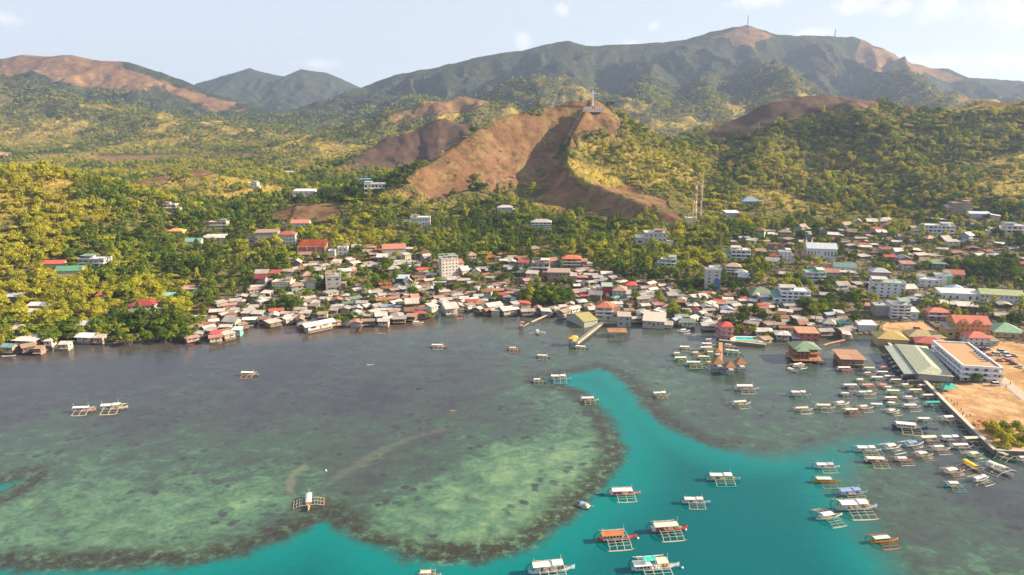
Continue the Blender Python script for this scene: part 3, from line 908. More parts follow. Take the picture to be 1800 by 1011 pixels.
def outriggers(root, span, fl, nb, x0, trim, pole=BAMBOO, nl=3):
    for k in range(nb):
        x = x0 + fl * .80 * (k / (nb - 1) - .5)
        add('outrigger_beam', ('outrigger_beam', round(span, 1)), beam_fn(round(span, 1)), root, pole, (x, 0, 0))
    for sgn in (-1, 1):
        add('outrigger_float', ('outrigger_float', round(fl, 1)), float_fn(round(fl, 1)), root, trim, (x0, sgn * span, 0))
        for j in range(nl):
            y = sgn * span * (.40 + .19 * j)
            add('lattice_pole', ('lattice_pole', round(fl, 1)), pole_x(round(fl * .84, 1), .06), root, pole, (x0, y, beam_z(y, span) + .12))

def boat(u, v, lpx, head=0.0, hull=WHITE, roof=WHITE, kind='canopy', trim=None, roof2=None, look=None, span=6.2, cat='outrigger boat', pole=None, group='outrigger boats moored in the bay'):
    x, y, _ = on_plane(u, v)
    L = lpx * m_per_px(y, 0)
    s = L / BL
    sw = random.uniform(.88, 1.14)
    root = empty('outrigger_boat' if kind not in ('canoe', 'dinghy', 'yacht') else {'canoe': 'canoe', 'dinghy': 'dinghy', 'yacht': 'motor_yacht'}[kind], (x, y, 0.0), R(head + random.gauss(0, 3.5)), (s, s * sw, s * random.uniform(.9, 1.15)))
    root['len'] = L
    trim = trim or hull
    hm = HULLW if hull == WHITE else paint(hull, 'gloss')
    tm = paint(trim, 'gloss')
    rm = paint(roof, 'cloth')
    pm = pole or BAMBOO
    wm = paint(WHITE, 'gloss')
    rz = root
    if kind in ('canoe', 'dinghy'):
        add('hull', 'hull', hull_fn, root, hm, scale=(1, 1.15, .9))
        add('deck', 'deck', deck_fn, root, GREYWOOD, loc=(0, 0, -.45), scale=(.9, .95, .9))
        for k in (-2.2, .4, 2.6):
            add('bench', 'bench', unit_box, root, GREYWOOD, (k, 0, .72), scale=(.7, 2.0, .14))
        if kind == 'canoe':
            outriggers(root, 4.2, 8.0, 2, -.2, hm, pm, 0)
    elif kind == 'yacht':
        for sgn in (-1, 1):
            add('hull', 'hull', hull_fn, root, hm, (0, sgn * 2.0, 0), scale=(1, .95, 1.2))
        add('deck', 'bridge_deck', unit_box, root, wm, (-.6, 0, 1.05), scale=(9.5, 4.6, .25))
        add('cabin', 'yacht_cabin', unit_box, root, wm, (.6, 0, 1.3), scale=(4.6, 3.6, 1.5))
        for sgn in (-1, 1):
            add('window', 'yacht_window', unit_box, root, GLASS, (.6, sgn * 1.81, 1.75), scale=(3.8, .08, .6))
        add('window', 'yacht_window', unit_box, root, GLASS, (2.92, 0, 1.75), scale=(.08, 2.8, .6))
        add('awning', ('canopy', 4.6, 4.2), canopy_fn(4.6, 4.2, 3.2), root, paint(SKYB, 'cloth'), (-2.6, 0, 0))
        for sx in (-4.6, -.6):
            for sy in (-1.9, 1.9):
                add('post', ('post', 2.2), post_fn(2.2, .07), root, wm, (sx, sy, 1.2))
        add('flybridge', 'flybridge', unit_box, root, paint(PINK, 'cloth'), (.2, 0, 2.85), scale=(1.8, 2.2, .8))
        add('kayak', 'float5', float_fn(5.0), root, paint(LIME, 'gloss'), (-.5, -3.4, .4), scale=(1, 2, 1.3))
    else:
        add('hull', 'hull', hull_fn, root, hm)
        add('deck', 'deck', deck_fn, root, GREYWOOD if kind != 'liner' else wm)
        add('strake', 'strake', rail_fn, root, tm)
        st2 = add('strake', 'strake', rail_fn, root, tm, scale=(1, -1, 1))
        fl = 9.4 if span < 7 else 8.2
        nb = 4 if (kind in ('liner',) or lpx > 62) else 3
        outriggers(root, span, fl, nb, .1, tm if trim != hull else (paint(hull, 'gloss') if hull in (GREEN, LIME, TEAL, ORANGE) else pm), pm, 4 if span > 6.5 else 3)
        if kind == 'canopy':
            add('canopy', ('canopy', 8.8), canopy_fn(8.8, 2.8, 2.75, .34), root, rm, (-1.0, 0, 0))
            px = (-5.0, -1.0, 3.0)
        elif kind == 'short':
            add('canopy', ('canopy', 5.6), canopy_fn(5.6, 2.7, 2.6, .34), root, rm, (-1.0, 0, 0))
            px = (-3.5, 1.6)
        elif kind == 'double':
            add('canopy', ('canopy', 5.6), canopy_fn(5.6, 2.9, 2.8, .34), root, rm, (-2.6, 0, 0))
            add('canopy', ('canopy', 3.2), canopy_fn(3.2, 2.9, 3.05, .4), root, paint(roof2 or roof, 'cloth'), (1.9, 0, 0))
            px = (-4.8, -2.4, .4, 2.7)
            add('cabin', 'cabin', unit_box, root, wm, (-4.0, 0, .85), scale=(1.9, 2.0, 1.5))
        elif kind == 'cabin':
            add('roof', ('canopy', 7.6), canopy_fn(7.6, 2.8, 2.55, .1), root, rm, (-1.4, 0, 0))
            cb = add('cabin', 'cabin', unit_box, root, paint(roof2 or WHITE, 'gloss'), (-1.4, 0, .85), scale=(6.9, 2.1, 1.65))
            for sgn in (-1, 1):
                for k in range(6):
                    add('window', 'window_pane', unit_box, root, GLASS, (-4.2 + 1.1 * k, sgn * 1.055, 1.55), scale=(.72, .05, .6))
            px = (-4.8, 2.2)
        elif kind == 'liner':
            add('cabin', 'cabin', unit_box, root, wm, (-3.6, 0, .9), scale=(4.2, 2.3, 1.5))
            for sgn in (-1, 1):
                for k in range(4):
                    add('window', 'window_pane', unit_box, root, GLASS, (-5.1 + 1.0 * k, sgn * 1.16, 1.5), scale=(.65, .05, .55))
            add('roof', ('canopy', 5.0), canopy_fn(5.0, 2.9, 2.5, .08), root, wm, (-3.6, 0, 0))
            add('canopy', ('canopy', 3.2), canopy_fn(3.2, 3.0, 3.0, .45), root, rm, (2.0, 0, 0))
            add('upper_awning', ('canopy', 3.4), canopy_fn(3.4, 2.2, 3.9, .12), root, paint(roof2 or TEAL, 'cloth'), (-1.6, 0, 0))
            for sx in (-3.2, 0):
                for sy in (-.95, .95):
                    add('post', ('post', 2.9), post_fn(2.9, .06), root, wm, (sx, sy, 1.0))
            px = (.5, 3.4)
        for sx in px:
            for sy in (-1.15, 1.15):
                add('post', ('post', 1.95), post_fn(1.95, .06), root, pm, (sx, sy, .8))
        add('mast', ('post', 4.6), post_fn(4.6, .06), root, pm, (px[-1] + .2, 0, .8))
        if lpx > 30:
            add('mast', ('post', 4.0), post_fn(4.0, .06), root, pm, (px[0] - .2, 0, .8))
        if kind in ('canopy', 'short'):
            add('wheelhouse', 'cabin', unit_box, root, wm if hull != YELLOW else hm, (px[0] - .5, 0, .9), scale=(1.3, 1.7, 1.1))
    if look is None:
        sz = 'small' if L < 10 else ('long' if L > 14.5 else 'medium')
        hd = (head + 360) % 360
        face = ' facing the camera' if 235 < hd < 305 else (' slanting away' if 8 < hd < 60 else '')
        look = {'canoe': 'tiny %s outrigger canoe', 'dinghy': 'tiny %s open dinghy', 'yacht': 'white twin-hulled motor yacht'}.get(kind)
        if look:
            look = look % CN[hull] if '%s' in look else look
        else:
            look = '%s %s outrigger boat with %s %s%s' % (sz, CN[hull], CN[roof], 'roof' if kind == 'cabin' else 'canopy', face)
    if kind not in ('canoe', 'dinghy', 'yacht') and lpx > 24:          # deck clutter: jerry cans, life vests, crates
        for k in range(3):
            add('deck_cargo', 'deck_cargo', unit_box, root, paint(random.choice([(.5, .2, .05), (.06, .2, .42), (.5, .42, .1), (.3, .3, .3)]), 'cloth'),
                (random.choice([3.6, 4.4, -5.4, 3.0]) + random.uniform(-.4, .4), random.uniform(-.3, .3), .95), (0, 0, random.uniform(0, 3)), (.8, .6, .5))
    note(root, u, v, look, cat if kind not in ('canoe', 'dinghy', 'yacht') else {'canoe': 'canoe', 'dinghy': 'dinghy', 'yacht': 'yacht'}[kind], group)
    return root

B = boat
# foreground
B(1150, 1001, 88, 4, PALEBLUE, CREAM, 'liner', WHITE, TEAL, 'large pale blue outrigger boat with teal upper awning cut by the bottom edge')
B(968, 1006, 84, 4, PALEBLUE, WHITE, 'double', None, WHITE, 'large pale blue boat with two white canopies at the bottom edge')
B(752, 1013, 46, 2, WHITE, CREAM, 'short', BROWN, None, 'white outrigger boat with cream canopy below the reef tip at the bottom edge')
B(1083, 950, 72, 2, RED, ORANGE, 'cabin', RED, WHITE, 'red-bowed outrigger boat with orange roof and white windowed cabin')
B(1174, 934, 68, 2, RED, CREAM, 'canopy', None, None, 'dark red outrigger boat under a long beige canopy with white stern')
B(1097, 870, 57, 2, PINK, WHITE, 'canopy', None, None, 'pink-bowed outrigger boat under long white canopy near the reef')
B(1222, 885, 51, -3, PALEBLUE, WHITE, 'double', None, WHITE, 'white and blue outrigger boat alone in mid channel with split canopy')
B(1270, 844, 60, 1, MINT, WHITE, 'double', GREEN, WHITE, 'white boat with green bow and stern tips alone in the channel')
B(1053, 869, 18, -6, NAVY, NAVY, 'dinghy', look='tiny navy dinghy with yellow cargo behind the pink-bowed boat')
B(1029, 891, 27, -35, WHITE, WHITE, 'yacht', look='white motor yacht with blue awning beside the coral reef edge')
B(543, 886, 52, -78, PALEBLUE, WHITE, 'canopy', RED, None, 'bow-on outrigger boat with wide bamboo frames crossing the reef', 7.0)
B(1553, 953, 54, 8, YELLOW, MINT, 'cabin', ORANGE, YELLOW, 'yellow cabin boat with pale teal roof and red-orange outriggers', pole=paint(ORANGE, 'wood'))
B(1503, 896, 76, 2, PALEBLUE, WHITE, 'double', None, WHITE, 'largest white canopied boat in the right-hand moored column')
B(1456, 911, 54, 10, WHITE, WHITE, 'short', None, None, 'white boat with short canopy and wide frames left of the largest moored boat', 7.0)
B(1496, 870, 58, 2, SKYB, SKYB, 'double', None, SKYB, 'blue outrigger boat with blue awning forward in the moored column')
B(1452, 848, 48, 2, YELLOW, MINT, 'cabin', ORANGE, YELLOW, 'yellow cabin boat with teal roof above the blue-awning boat', pole=paint(ORANGE, 'wood'))
B(1452, 823, 46, 2, PALEBLUE, WHITE, 'double', None, GREY, 'pale boat with white and grey canopies at top of the moored column')
B(1481, 794, 15, -35, ORANGE, ORANGE, 'dinghy', look='tiny orange motor canoe under way with a white wake')
# right cluster off the seawall
for a in [(1524, 794, 48, -2, WHITE, WHITE, 'double', PALEBLUE), (1541, 813, 48, 0, BROWN, CREAM, 'canopy', BROWN), (1567, 789, 42, 14, WHITE, WHITE, 'short', PALEBLUE), (1587, 811, 40, 2, RED, WHITE, 'short', RED),
          (1604, 784, 46, 18, SKYB, SKYB, 'short', PALEBLUE), (1622, 803, 40, 14, CREAM, CREAM, 'short', BROWN), (1633, 776, 44, 8, WHITE, CREAM, 'canopy', GREY), (1651, 792, 42, 10, WHITE, WHITE, 'short', CREAM),
          (1671, 775, 44, -3, BLUE, PALEBLUE, 'double', WHITE), (1689, 789, 42, 2, BLUE, WHITE, 'canopy', WHITE), (1709, 777, 42, 0, GREY, CREAM, 'canopy', GREY), (1712, 803, 38, 12, GREEN, CREAM, 'short', GREEN),
          (1674, 832, 48, 8, PINK, WHITE, 'short', BROWN), (1723, 845, 40, 20, WHITE, PALEBLUE, 'double', WHITE), (1677, 856, 40, -4, TEAL, WHITE, 'short', TEAL), (1800, 811, 40, 0, GREY, GREY, 'short', GREY),
          (1625, 740, 32, 0, MINT, WHITE, 'canopy', TEAL), (1668, 740, 42, 6, WHITE, WHITE, 'short', GREY)]:
    B(a[0], a[1], a[2], a[3], a[4], a[5], a[6], a[7])
B(1707, 822, 42, -82, YELLOW, YELLOW, 'canopy', YELLOW, None, 'bright yellow outrigger boat pointing at the camera off the seawall corner', 7.2, pole=paint((.62, .6, .56), 'wood'))
B(1755, 828, 48, -68, WHITE, WHITE, 'double', WHITE, WHITE, 'white outrigger boat pointing at the camera below the seawall corner', 6.6, pole=paint((.62, .6, .56), 'wood'))
B(1765, 806, 40, -62, GREEN, CREAM, 'short', GREEN, None, 'green and cream boat pointing at the camera tucked under the seawall', 7.0)
B(1597, 755, 58, -12, NAVY, WHITE, 'cabin', NAVY, WHITE, 'long navy outrigger ferry with white roof alone off the seawall')
B(1640, 754, 15, -10, NAVY, NAVY, 'dinghy')
B(1692, 756, 15, 0, YELLOW, YELLOW, 'dinghy')
for a in [(1405, 696, 38, 5, WHITE, WHITE, 'double', TEAL), (1411, 722, 36, 4, PALEBLUE, CREAM, 'canopy', WHITE), (1449, 719, 38, 4, WHITE, CREAM, 'canopy', GREY), (1478, 712, 34, 20, WHITE, WHITE, 'short', WHITE),
          (1498, 726, 34, 0, ORANGE, WHITE, 'canopy', RED), (1519, 719, 34, 8, WHITE, CREAM, 'short', WHITE), (1542, 715, 30, 0, TEAL, WHITE, 'canopy', TEAL), (1568, 713, 28, 0, TEAL, WHITE, 'short', TEAL),
          (1568, 725, 30, 14, WHITE, WHITE, 'short', WHITE), (1601, 717, 34, 2, GREY, WHITE, 'canopy', WHITE), (1641, 714, 38, 0, TEAL, TEAL, 'canopy', TEAL), (1487, 696, 30, 0, BLUE, WHITE, 'short', BLUE),
          (1522, 695, 36, 2, WHITE, MINT, 'double', GREY), (1496, 682, 36, 0, BLUE, WHITE, 'canopy', BLUE), (1526, 681, 30, 0, RED, PINK, 'canopy', ORANGE), (1553, 680, 28, 0, WHITE, PINK, 'short', RED),
          (1571, 693, 34, 0, WHITE, WHITE, 'canopy', TEAL), (1567, 704, 32, 0, BROWN, WHITE, 'canopy', BROWN), (1598, 702, 30, 4, WHITE, WHITE, 'short', PALEBLUE), (1633, 700, 32, 2, GREY, CREAM, 'canopy', BLUE),
          (1610, 691, 34, 2, WHITE, CREAM, 'canopy', TEAL), (1592, 680, 28, 0, LIME, CREAM, 'short', LIME), (1562, 684, 26, 0, LIME, WHITE, 'short', LIME), (1576, 673, 30, 0, GREY, CREAM, 'canopy', GREY),
          (1606, 673, 28, 0, WHITE, CREAM, 'canopy', BROWN), (1622, 682, 28, 0, BROWN, WHITE, 'short', RED), (1543, 668, 30, 0, SKYB, WHITE, 'canopy', SKYB), (1513, 671, 26, 0, LIME, WHITE, 'short', LIME),
          (1565, 665, 28, 0, WHITE, WHITE, 'canopy', GREY), (1526, 660, 26, 0, WHITE, WHITE, 'short', BROWN), (1553, 658, 28, 0, GREY, WHITE, 'canopy', WHITE), (1529, 652, 28, 0, WHITE, CREAM, 'canopy', BLUE),
          (1586, 655, 28, 0, NAVY, CREAM, 'short', NAVY), (1597, 664, 30, 2, GREY, WHITE, 'canopy', NAVY), (1555, 650, 26, 0, NAVY, PINK, 'short', GREY), (1580, 648, 26, 0, NAVY, WHITE, 'canopy', NAVY),
          (1573, 641, 26, 0, BLUE, WHITE, 'short', NAVY), (1570, 634, 24, 0, NAVY, WHITE, 'short', BLUE), (1560, 627, 24, 0, BLUE, GREY, 'short', BLUE), (1485, 652, 34, 0, BLUE, WHITE, 'canopy', RED)]:
    B(a[0], a[1], a[2], a[3], a[4], a[5], a[6], a[7])
B(1544, 638, 12, 0, GREEN, GREEN, 'dinghy')
# around the thatched pier
for a in [(1191, 625, 24, 0, GREEN, WHITE, 'short', GREEN), (1198, 634, 32, 0, LIME, WHITE, 'canopy', GREEN), (1224, 623, 24, 0, LIME, WHITE, 'short', YELLOW), (1205, 614, 26, 0, WHITE, WHITE, 'canopy', GREY),
          (1244, 608, 26, 0, PALEBLUE, WHITE, 'canopy', WHITE), (1247, 600, 22, 0, BLUE, WHITE, 'short', PALEBLUE), (1243, 616, 32, 0, LIME, WHITE, 'canopy', LIME), (1250, 622, 24, 0, LIME, WHITE, 'short', LIME),
          (1239, 632, 30, 0, GREEN, CREAM, 'canopy', LIME), (1221, 643, 38, 0, GREEN, WHITE, 'canopy', LIME), (1249, 640, 22, 0, LIME, CREAM, 'short', YELLOW), (1282, 611, 28, -28, GREY, GREY, 'short', GREY),
          (1289, 622, 34, -22, MINT, WHITE, 'canopy', GREEN), (1311, 686, 44, 2, PALEBLUE, WHITE, 'canopy', GREY), (1302, 712, 36, 6, PALEBLUE, CREAM, 'canopy', GREY), (1161, 696, 34, 6, PALEBLUE, WHITE, 'double', BROWN),
          (1202, 584, 24, 16, WHITE, WHITE, 'short', PALEBLUE), (1391, 652, 24, -55, WHITE, WHITE, 'short', SKYB), (1403, 644, 28, 24, WHITE, WHITE, 'canopy', GREY), (903, 616, 26, 0, ORANGE, CREAM, 'short', ORANGE),
          (955, 629, 26, 0, BROWN, WHITE, 'canopy', GREY), (1022, 613, 26, -14, SKYB, WHITE, 'canopy', SKYB), (984, 668, 40, 2, PALEBLUE, WHITE, 'double', SKYB), (946, 672, 28, 2, GREEN, WHITE, 'short', GREEN),
          (1035, 705, 34, 10, WHITE, WHITE, 'canopy', GREEN), (771, 611, 30, 0, RED, WHITE, 'canopy', WHITE), (438, 660, 34, 2, WHITE, WHITE, 'canopy', PINK), (147, 724, 42, 5, PINK, WHITE, 'canopy', WHITE),
          (199, 720, 48, 7, WHITE, WHITE, 'double', CREAM), (733, 569, 24, 10, CREAM, CREAM, 'short', CREAM)]:
    B(a[0], a[1], a[2], a[3], a[4], a[5], a[6], a[7])
B(945, 586, 24, -85, TEAL, MINT, 'short', WHITE, None, 'small mint boat facing the camera near the plank walkway', 7.4, pole=paint((.66, .64, .6), 'wood'))
for a in [(1242, 648, 13, -80, WHITE, 'dinghy'), (925, 669, 11, 0, ORANGE, 'dinghy'), (650, 642, 13, 10, WHITE, 'canoe'), (738, 683, 11, 0, NAVY, 'dinghy'), (797, 723, 13, 0, YELLOW, 'canoe'), (671, 587, 12, 0, WHITE, 'dinghy'),
          (335, 606, 16, 10, RED, 'dinghy'), (612, 574, 13, 60, WHITE, 'dinghy'), (206, 603, 12, 20, WHITE, 'dinghy'), (228, 602, 12, 0, PALEBLUE, 'dinghy'), (985, 609, 8, 0, CREAM, 'dinghy'), (1010, 575, 12, 0, PINK, 'dinghy'), (1421, 640, 12, 0, WHITE, 'dinghy'), (1444, 640, 16, 0, BLUE, 'dinghy'), (808, 554, 16, 0, ORANGE, 'canoe'), (808, 561, 16, 0, PINK, 'canoe'), (1222, 590, 14, 0, WHITE, 'canoe'),
          (15, 627, 22, 6, WHITE, 'dinghy'), (438, 573, 14, 10, WHITE, 'canoe')]:
    B(a[0], a[1], a[2], a[3], a[4], a[4], a[5])
PLACES += [(1707, 820, 'the bright yellow boat'), (1597, 753, 'the long navy ferry'), (1083, 948, 'the orange-roofed boat'), (1553, 950, 'the red-orange outriggers'), (1503, 893, 'the largest white moored boat')]
# mooring buoys by the bows
for k, (u, v) in enumerate([(1205, 932), (1121, 947), (1199, 999), (573, 828)]):
    x, y, _ = on_plane(u, v)
    def buoy_fn(V_, F_):
        for i in range(5):
            a = math.pi * i / 4
            for j in range(8):
                V_.append((math.sin(a) * math.cos(j * math.pi / 4) * .5, math.sin(a) * math.sin(j * math.pi / 4) * .5, -math.cos(a) * .5 + .2))
        for i in range(4):
            for j in range(8):
                F_.append((i * 8 + j, i * 8 + (j + 1) % 8, (i + 1) * 8 + (j + 1) % 8, (i + 1) * 8 + j))
    o = add('mooring_buoy', 'mooring_buoy', buoy_fn, None, paint(WHITE, 'gloss'), (x, y, 0), smooth=True)
    note(o, u, v, 'small white round mooring buoy floating on the water', 'buoy', 'mooring buoys')

# ------------------------------------------------------------------ buildings
FOOT = []            # (x, y, half width, half depth, yaw): nothing grows here
PXH = []
PXBOX = []           # (u0, u1, v0, v1, distance): no tree stands in front of these
def pent(V_, F_, w, d, h, r, below=0.0):
    """walls with gable ends, ridge along x"""
    b = len(V_)
    for x in (-w / 2, w / 2):
        V_ += [(x, -d / 2, -below), (x, d / 2, -below), (x, d / 2, h), (x, 0, h + r), (x, -d / 2, h)]
    F_ += [(b, b + 1, b + 2, b + 3, b + 4), (b + 9, b + 8, b + 7, b + 6, b + 5)]
    for i in range(5):
        j = (i + 1) % 5
        F_.append((b + i, b + 5 + i, b + 5 + j, b + j))
def gable_roof(V_, F_, w, d, h, r, ov=.5, th=.22):
    b = len(V_)
    s = r / (d / 2)
    W2, D2 = w / 2 + ov, d / 2 + ov
    e = h - ov * s
    for x in (-W2, W2):
        V_ += [(x, -D2, e), (x, 0, h + r), (x, D2, e), (x, D2, e + th), (x, 0, h + r + th), (x, -D2, e + th)]
    F_ += [tuple(b + i for i in range(6)), tuple(b + 11 - i for i in range(6))]
    for i in range(6):
        j = (i + 1) % 6
        F_.append((b + i, b + 6 + i, b + 6 + j, b + j))
def hip_roof(V_, F_, w, d, h, r, ov=.6, th=.18):
    b = len(V_)
    W2, D2 = w / 2 + ov, d / 2 + ov
    k = max(W2 - D2, 0.05 * W2)
    m = max(D2 - W2, 0)
    for z in (h - .1, h - .1 + th):
        V_ += [(-W2, -D2, z), (W2, -D2, z), (W2, D2, z), (-W2, D2, z)]
    V_ += [(-k, -m, h + r), (k, -m, h + r), (k, m, h + r), (-k, m, h + r)]
    F_ += [(b + 3, b + 2, b + 1, b)]
    for i in range(4):
        j = (i + 1) % 4
        F_.append((b + i, b + j, b + 4 + j, b + 4 + i))
        F_.append((b + 4 + i, b + 4 + j, b + 8 + j, b + 8 + i))
    F_.append((b + 8, b + 9, b + 10, b + 11))
def shed_roof(V_, F_, w, d, h, r, ov=.45, th=.16):
    b = len(V_)
    W2, D2 = w / 2 + ov, d / 2 + ov
    for z in (0, th):
        V_ += [(-W2, -D2, h + z), (W2, -D2, h + z), (W2, D2, h + r + z), (-W2, D2, h + r + z)]
    F_ += [(b + 3, b + 2, b + 1, b), (b + 4, b + 5, b + 6, b + 7)]
    for i in range(4):
        j = (i + 1) % 4
        F_.append((b + i, b + j, b + 4 + j, b + 4 + i))
def mesh_part(name, fn, parent, mat, loc=None):
    V_, F_ = [], []
    fn(V_, F_)
    me = new_mesh(name, V_, F_)
    b_ = bmesh.new(); b_.from_mesh(me); bmesh.ops.recalc_face_normals(b_, faces=b_.faces); b_.to_mesh(me); b_.free()
    o = link(name, me, parent, mat)
    if loc is not None:
        o.location = loc
    return o
def win(parent, x, y, z, w, h, face, mat=None):
    sc = (w, .14, h) if face in 'fb' else (.14, w, h)
    return add('window', 'window', unit_box, parent, mat or random.choice(GLASSES), (x, y, z), scale=sc)

def unit_wall(V_, F_):
    pent(V_, F_, 1, 1, 1, .40, .6)
def unit_box_wall(V_, F_):
    box_geo(-.5, .5, -.5, .5, -.6, 1, V_, F_)
def u_gable(V_, F_):
    gable_roof(V_, F_, 1, 1, 1.01, .40, .14, .05)
def u_hip(V_, F_):
    hip_roof(V_, F_, 1, 1, 1.04, .45, .13, .05)
def u_shed(V_, F_):
    shed_roof(V_, F_, 1, 1, 1.005, .22, .12, .045)
ROOFS = [('grey tin', (.36, .34, .32), 30), ('pale tin', (.50, .47, .43), 26), ('weathered brown', (.30, .215, .16), 18), ('rusty', (.25, .12, .07), 9), ('red', (.40, .075, .055), 6), ('faded pink', (.42, .21, .16), 6), ('green', (.13, .23, .16), 3), ('blue-grey', (.24, .31, .40), 3), ('teal', (.09, .32, .30), 1), ('white', (.66, .64, .60), 5)]
WALLS = [('white', (.56, .54, .50), 3), ('cream', (.48, .40, .30), 4), ('grey', (.28, .27, .26), 6), ('timber', (.19, .135, .09), 7), ('pinkish', (.44, .29, .24), 2), ('bluish', (.26, .34, .42), 1), ('greenish', (.28, .37, .28), 1)]
def pick(tab):
    tot = sum(t[2] for t in tab)
    r = random.uniform(0, tot)
    for t in tab:
        r -= t[2]
        if r <= 0:
            return t
    return tab[0]
def block(name, u0, u1, vt, vb, depth, yaw, storeys, wall, roof, rcol, look, cat='building', wins='grid', group=None, wfac=.92, place=None, extra=None, ground_z=None):
    uc = (u0 + u1) / 2
    x, y, z = hit(uc, vb) if ground_z is None else on_plane(uc, vb, ground_z)
    mp = m_per_px(y, z)
    dep = math.atan2(CAM_H - z, y)
    w = (u1 - u0) * mp * wfac
    tot = (vb - vt) * mp / math.cos(dep)
    rise = 0.0
    if roof in ('gable', 'hip', 'shed'):
        rise = min(depth, w) * (.26 if roof != 'shed' else .12)
    h = .88 * max(tot - depth * math.tan(dep) * (1.0 if roof == 'flat' else .5) - rise, 2.8 * min(storeys, 2))
    cx, cy_ = x, y + depth / 2
    root = empty(name, (cx, cy_, z), R(yaw))
    FOOT.append((cx, cy_, w / 2 + 1.2, depth / 2 + 1.2, R(yaw)))
    PXBOX.append((u0 - 1, u1 + 1, vt, vb - (vb - vt) * .48, y))
    wm = paint(tuple(c * .84 for c in wall), 'wall')
    rm = paint(rcol, 'tin' if roof != 'flat' else 'wall')
    if roof == 'gable':
        mesh_part('wall', lambda V_, F_: pent(V_, F_, w, depth, h, rise, 3), root, wm)
        mesh_part('roof', lambda V_, F_: gable_roof(V_, F_, w, depth, h + .03, rise), root, rm)
    else:
        mesh_part('wall', lambda V_, F_: box_geo(-w / 2, w / 2, -depth / 2, depth / 2, -3, h, V_, F_), root, wm)
        if roof == 'hip':
            mesh_part('roof', lambda V_, F_: hip_roof(V_, F_, w, depth, h + .12, rise), root, rm)
        elif roof == 'shed':
            mesh_part('roof', lambda V_, F_: shed_roof(V_, F_, w, depth, h + .03, rise), root, rm)
        else:
            rf = mesh_part('roof', lambda V_, F_: box_geo(-w / 2 - .25, w / 2 + .25, -depth / 2 - .25, depth / 2 + .25, h + .004, h + .3, V_, F_), root, rm)
            def par(V_, F_):
                a, c, q = w / 2 + .26, depth / 2 + .26, .3
                box_geo(-a, a, -c, -c + q, h + .304, h + 1.0, V_, F_); box_geo(-a, a, c - q, c, h + .304, h + 1.0, V_, F_)
                box_geo(-a, -a + q, -c + q, c - q, h + .304, h + .997, V_, F_); box_geo(a - q, a, -c + q, c - q, h + .304, h + .997, V_, F_)
            mesh_part('parapet', par, root, wm)
            for k in range(random.randint(1, 2)):
                tx, ty = random.uniform(-.3, .3) * w, random.uniform(-.1, .3) * depth
                add('water_tank', 'water_tank', lambda V_, F_: tube_geo([(0, 0, 0), (0, 0, 1.6)], .75, V_, F_, 10), rf, paint(random.choice([(.10, .20, .42), (.5, .5, .5)]), 'gloss'), (tx, ty, h + .304))
    sh = h / storeys
    if wins in ('grid', 'few', 'bands'):
        sp = 3.0 if wins == 'grid' else 4.4
        nc = max(2, min(9, int(w / sp)))
        nd = max(1, min(5, int(depth / 4.2)))
        sides = ['l'] if x > 90 else (['r'] if x < -90 else ['l', 'r'])
        for s in range(storeys):
            zc = s * sh + sh * .32
            if wins == 'bands' and s > 0:
                add('balcony', 'balcony', unit_box, root, paint((.72, .72, .72), 'wall'), (0, -depth / 2 - .62, s * sh - .12), scale=(w, 1.2, .9))
            for c in range(nc):
                xx = -w / 2 + w * (c + .5) / nc
                if s == 0 and c == nc // 2:
                    add('door', 'door', unit_box, root, paint((.16, .10, .06), 'wood'), (xx, -depth / 2 - .02, 0), scale=(1.3, .12, 2.2))
                    continue
                win(root, xx, -depth / 2 - .03, zc, w / nc * (.74 if wins == 'bands' else .36) * random.uniform(.8, 1.1), sh * (.5 if wins == 'bands' else .38), 'f')
            for sd_ in sides:
                for c in range(nd):
                    yy = -depth / 2 + depth * (c + .5) / nd
                    win(root, (w / 2 + .03) * (1 if sd_ == 'r' else -1), yy, zc, depth / nd * .32, sh * .38, sd_)
    if roof == 'flat' and w > 8 and wins and cat != 'hut':
        k = random.choice([-1, 1])
        rw, rd_, rc2 = w * random.uniform(.3, .5), depth * random.uniform(.45, .7), random.choice([(.42, .40, .38), (.34, .20, .15), (.20, .30, .24), (.55, .53, .5)])
        add('roof_shelter', 'u_shed', u_shed, rf, paint(rc2, 'tin'), (k * (w - rw) * .42, depth * .1, h + .3), scale=(rw, rd_, 2.3))
        add('stair_head', 'stair_head', unit_box, rf, paint(tuple(min(1, c * random.uniform(.75, .95)) for c in wall), 'wall'), (k * (w - rw) * .42, depth * .1 + rd_ * .2, h + .304), scale=(rw * .7, rd_ * .55, 2.1))
    if w > 9 and wins and random.random() < .75 and cat not in ('church', 'hut'):
        k = random.choice([-1, 1])
        aw, ad, ah = w * random.uniform(.22, .4), depth * random.uniform(.55, .85), h * random.uniform(.4, .72)
        an = add('annex', 'unit_box_wall', unit_box_wall, root, paint(tuple(min(1, c * random.uniform(.7, 1.0)) for c in wall), 'wall'), (k * (w + aw) * .49, -depth * random.uniform(0, .2), 0), scale=(aw, ad, ah))
        add('annex_roof', 'u_shed', u_shed, root, paint(pick(ROOFS)[1], 'tin'), tuple(an.location), scale=(aw, ad, ah))
        win(root, k * (w + aw) * .49, an.location.y - ad / 2 - .04, ah * .4, aw * .4, ah * .25, 'f')
    if extra:
        extra(root, w, depth, h, sh)
    note(root, uc, (vt + vb) / 2, look, cat, group or 'buildings of the town')
    if place:
        PLACES.append((uc, (vt + vb) / 2, place))
    return root
def xt_tower(root, w, d, h, sh):
    add('signboard', 'signboard', unit_box, root, paint((.07, .15, .38), 'wall'), (w * .28, -d / 2 - .06, h * .08), scale=(w * .4, .1, h * .48))
    add('stair_head', 'stair_head', unit_box, root, paint((.7, .7, .7), 'wall'), (0, 0, h + .3), scale=(w * .5, d * .5, 2.4))
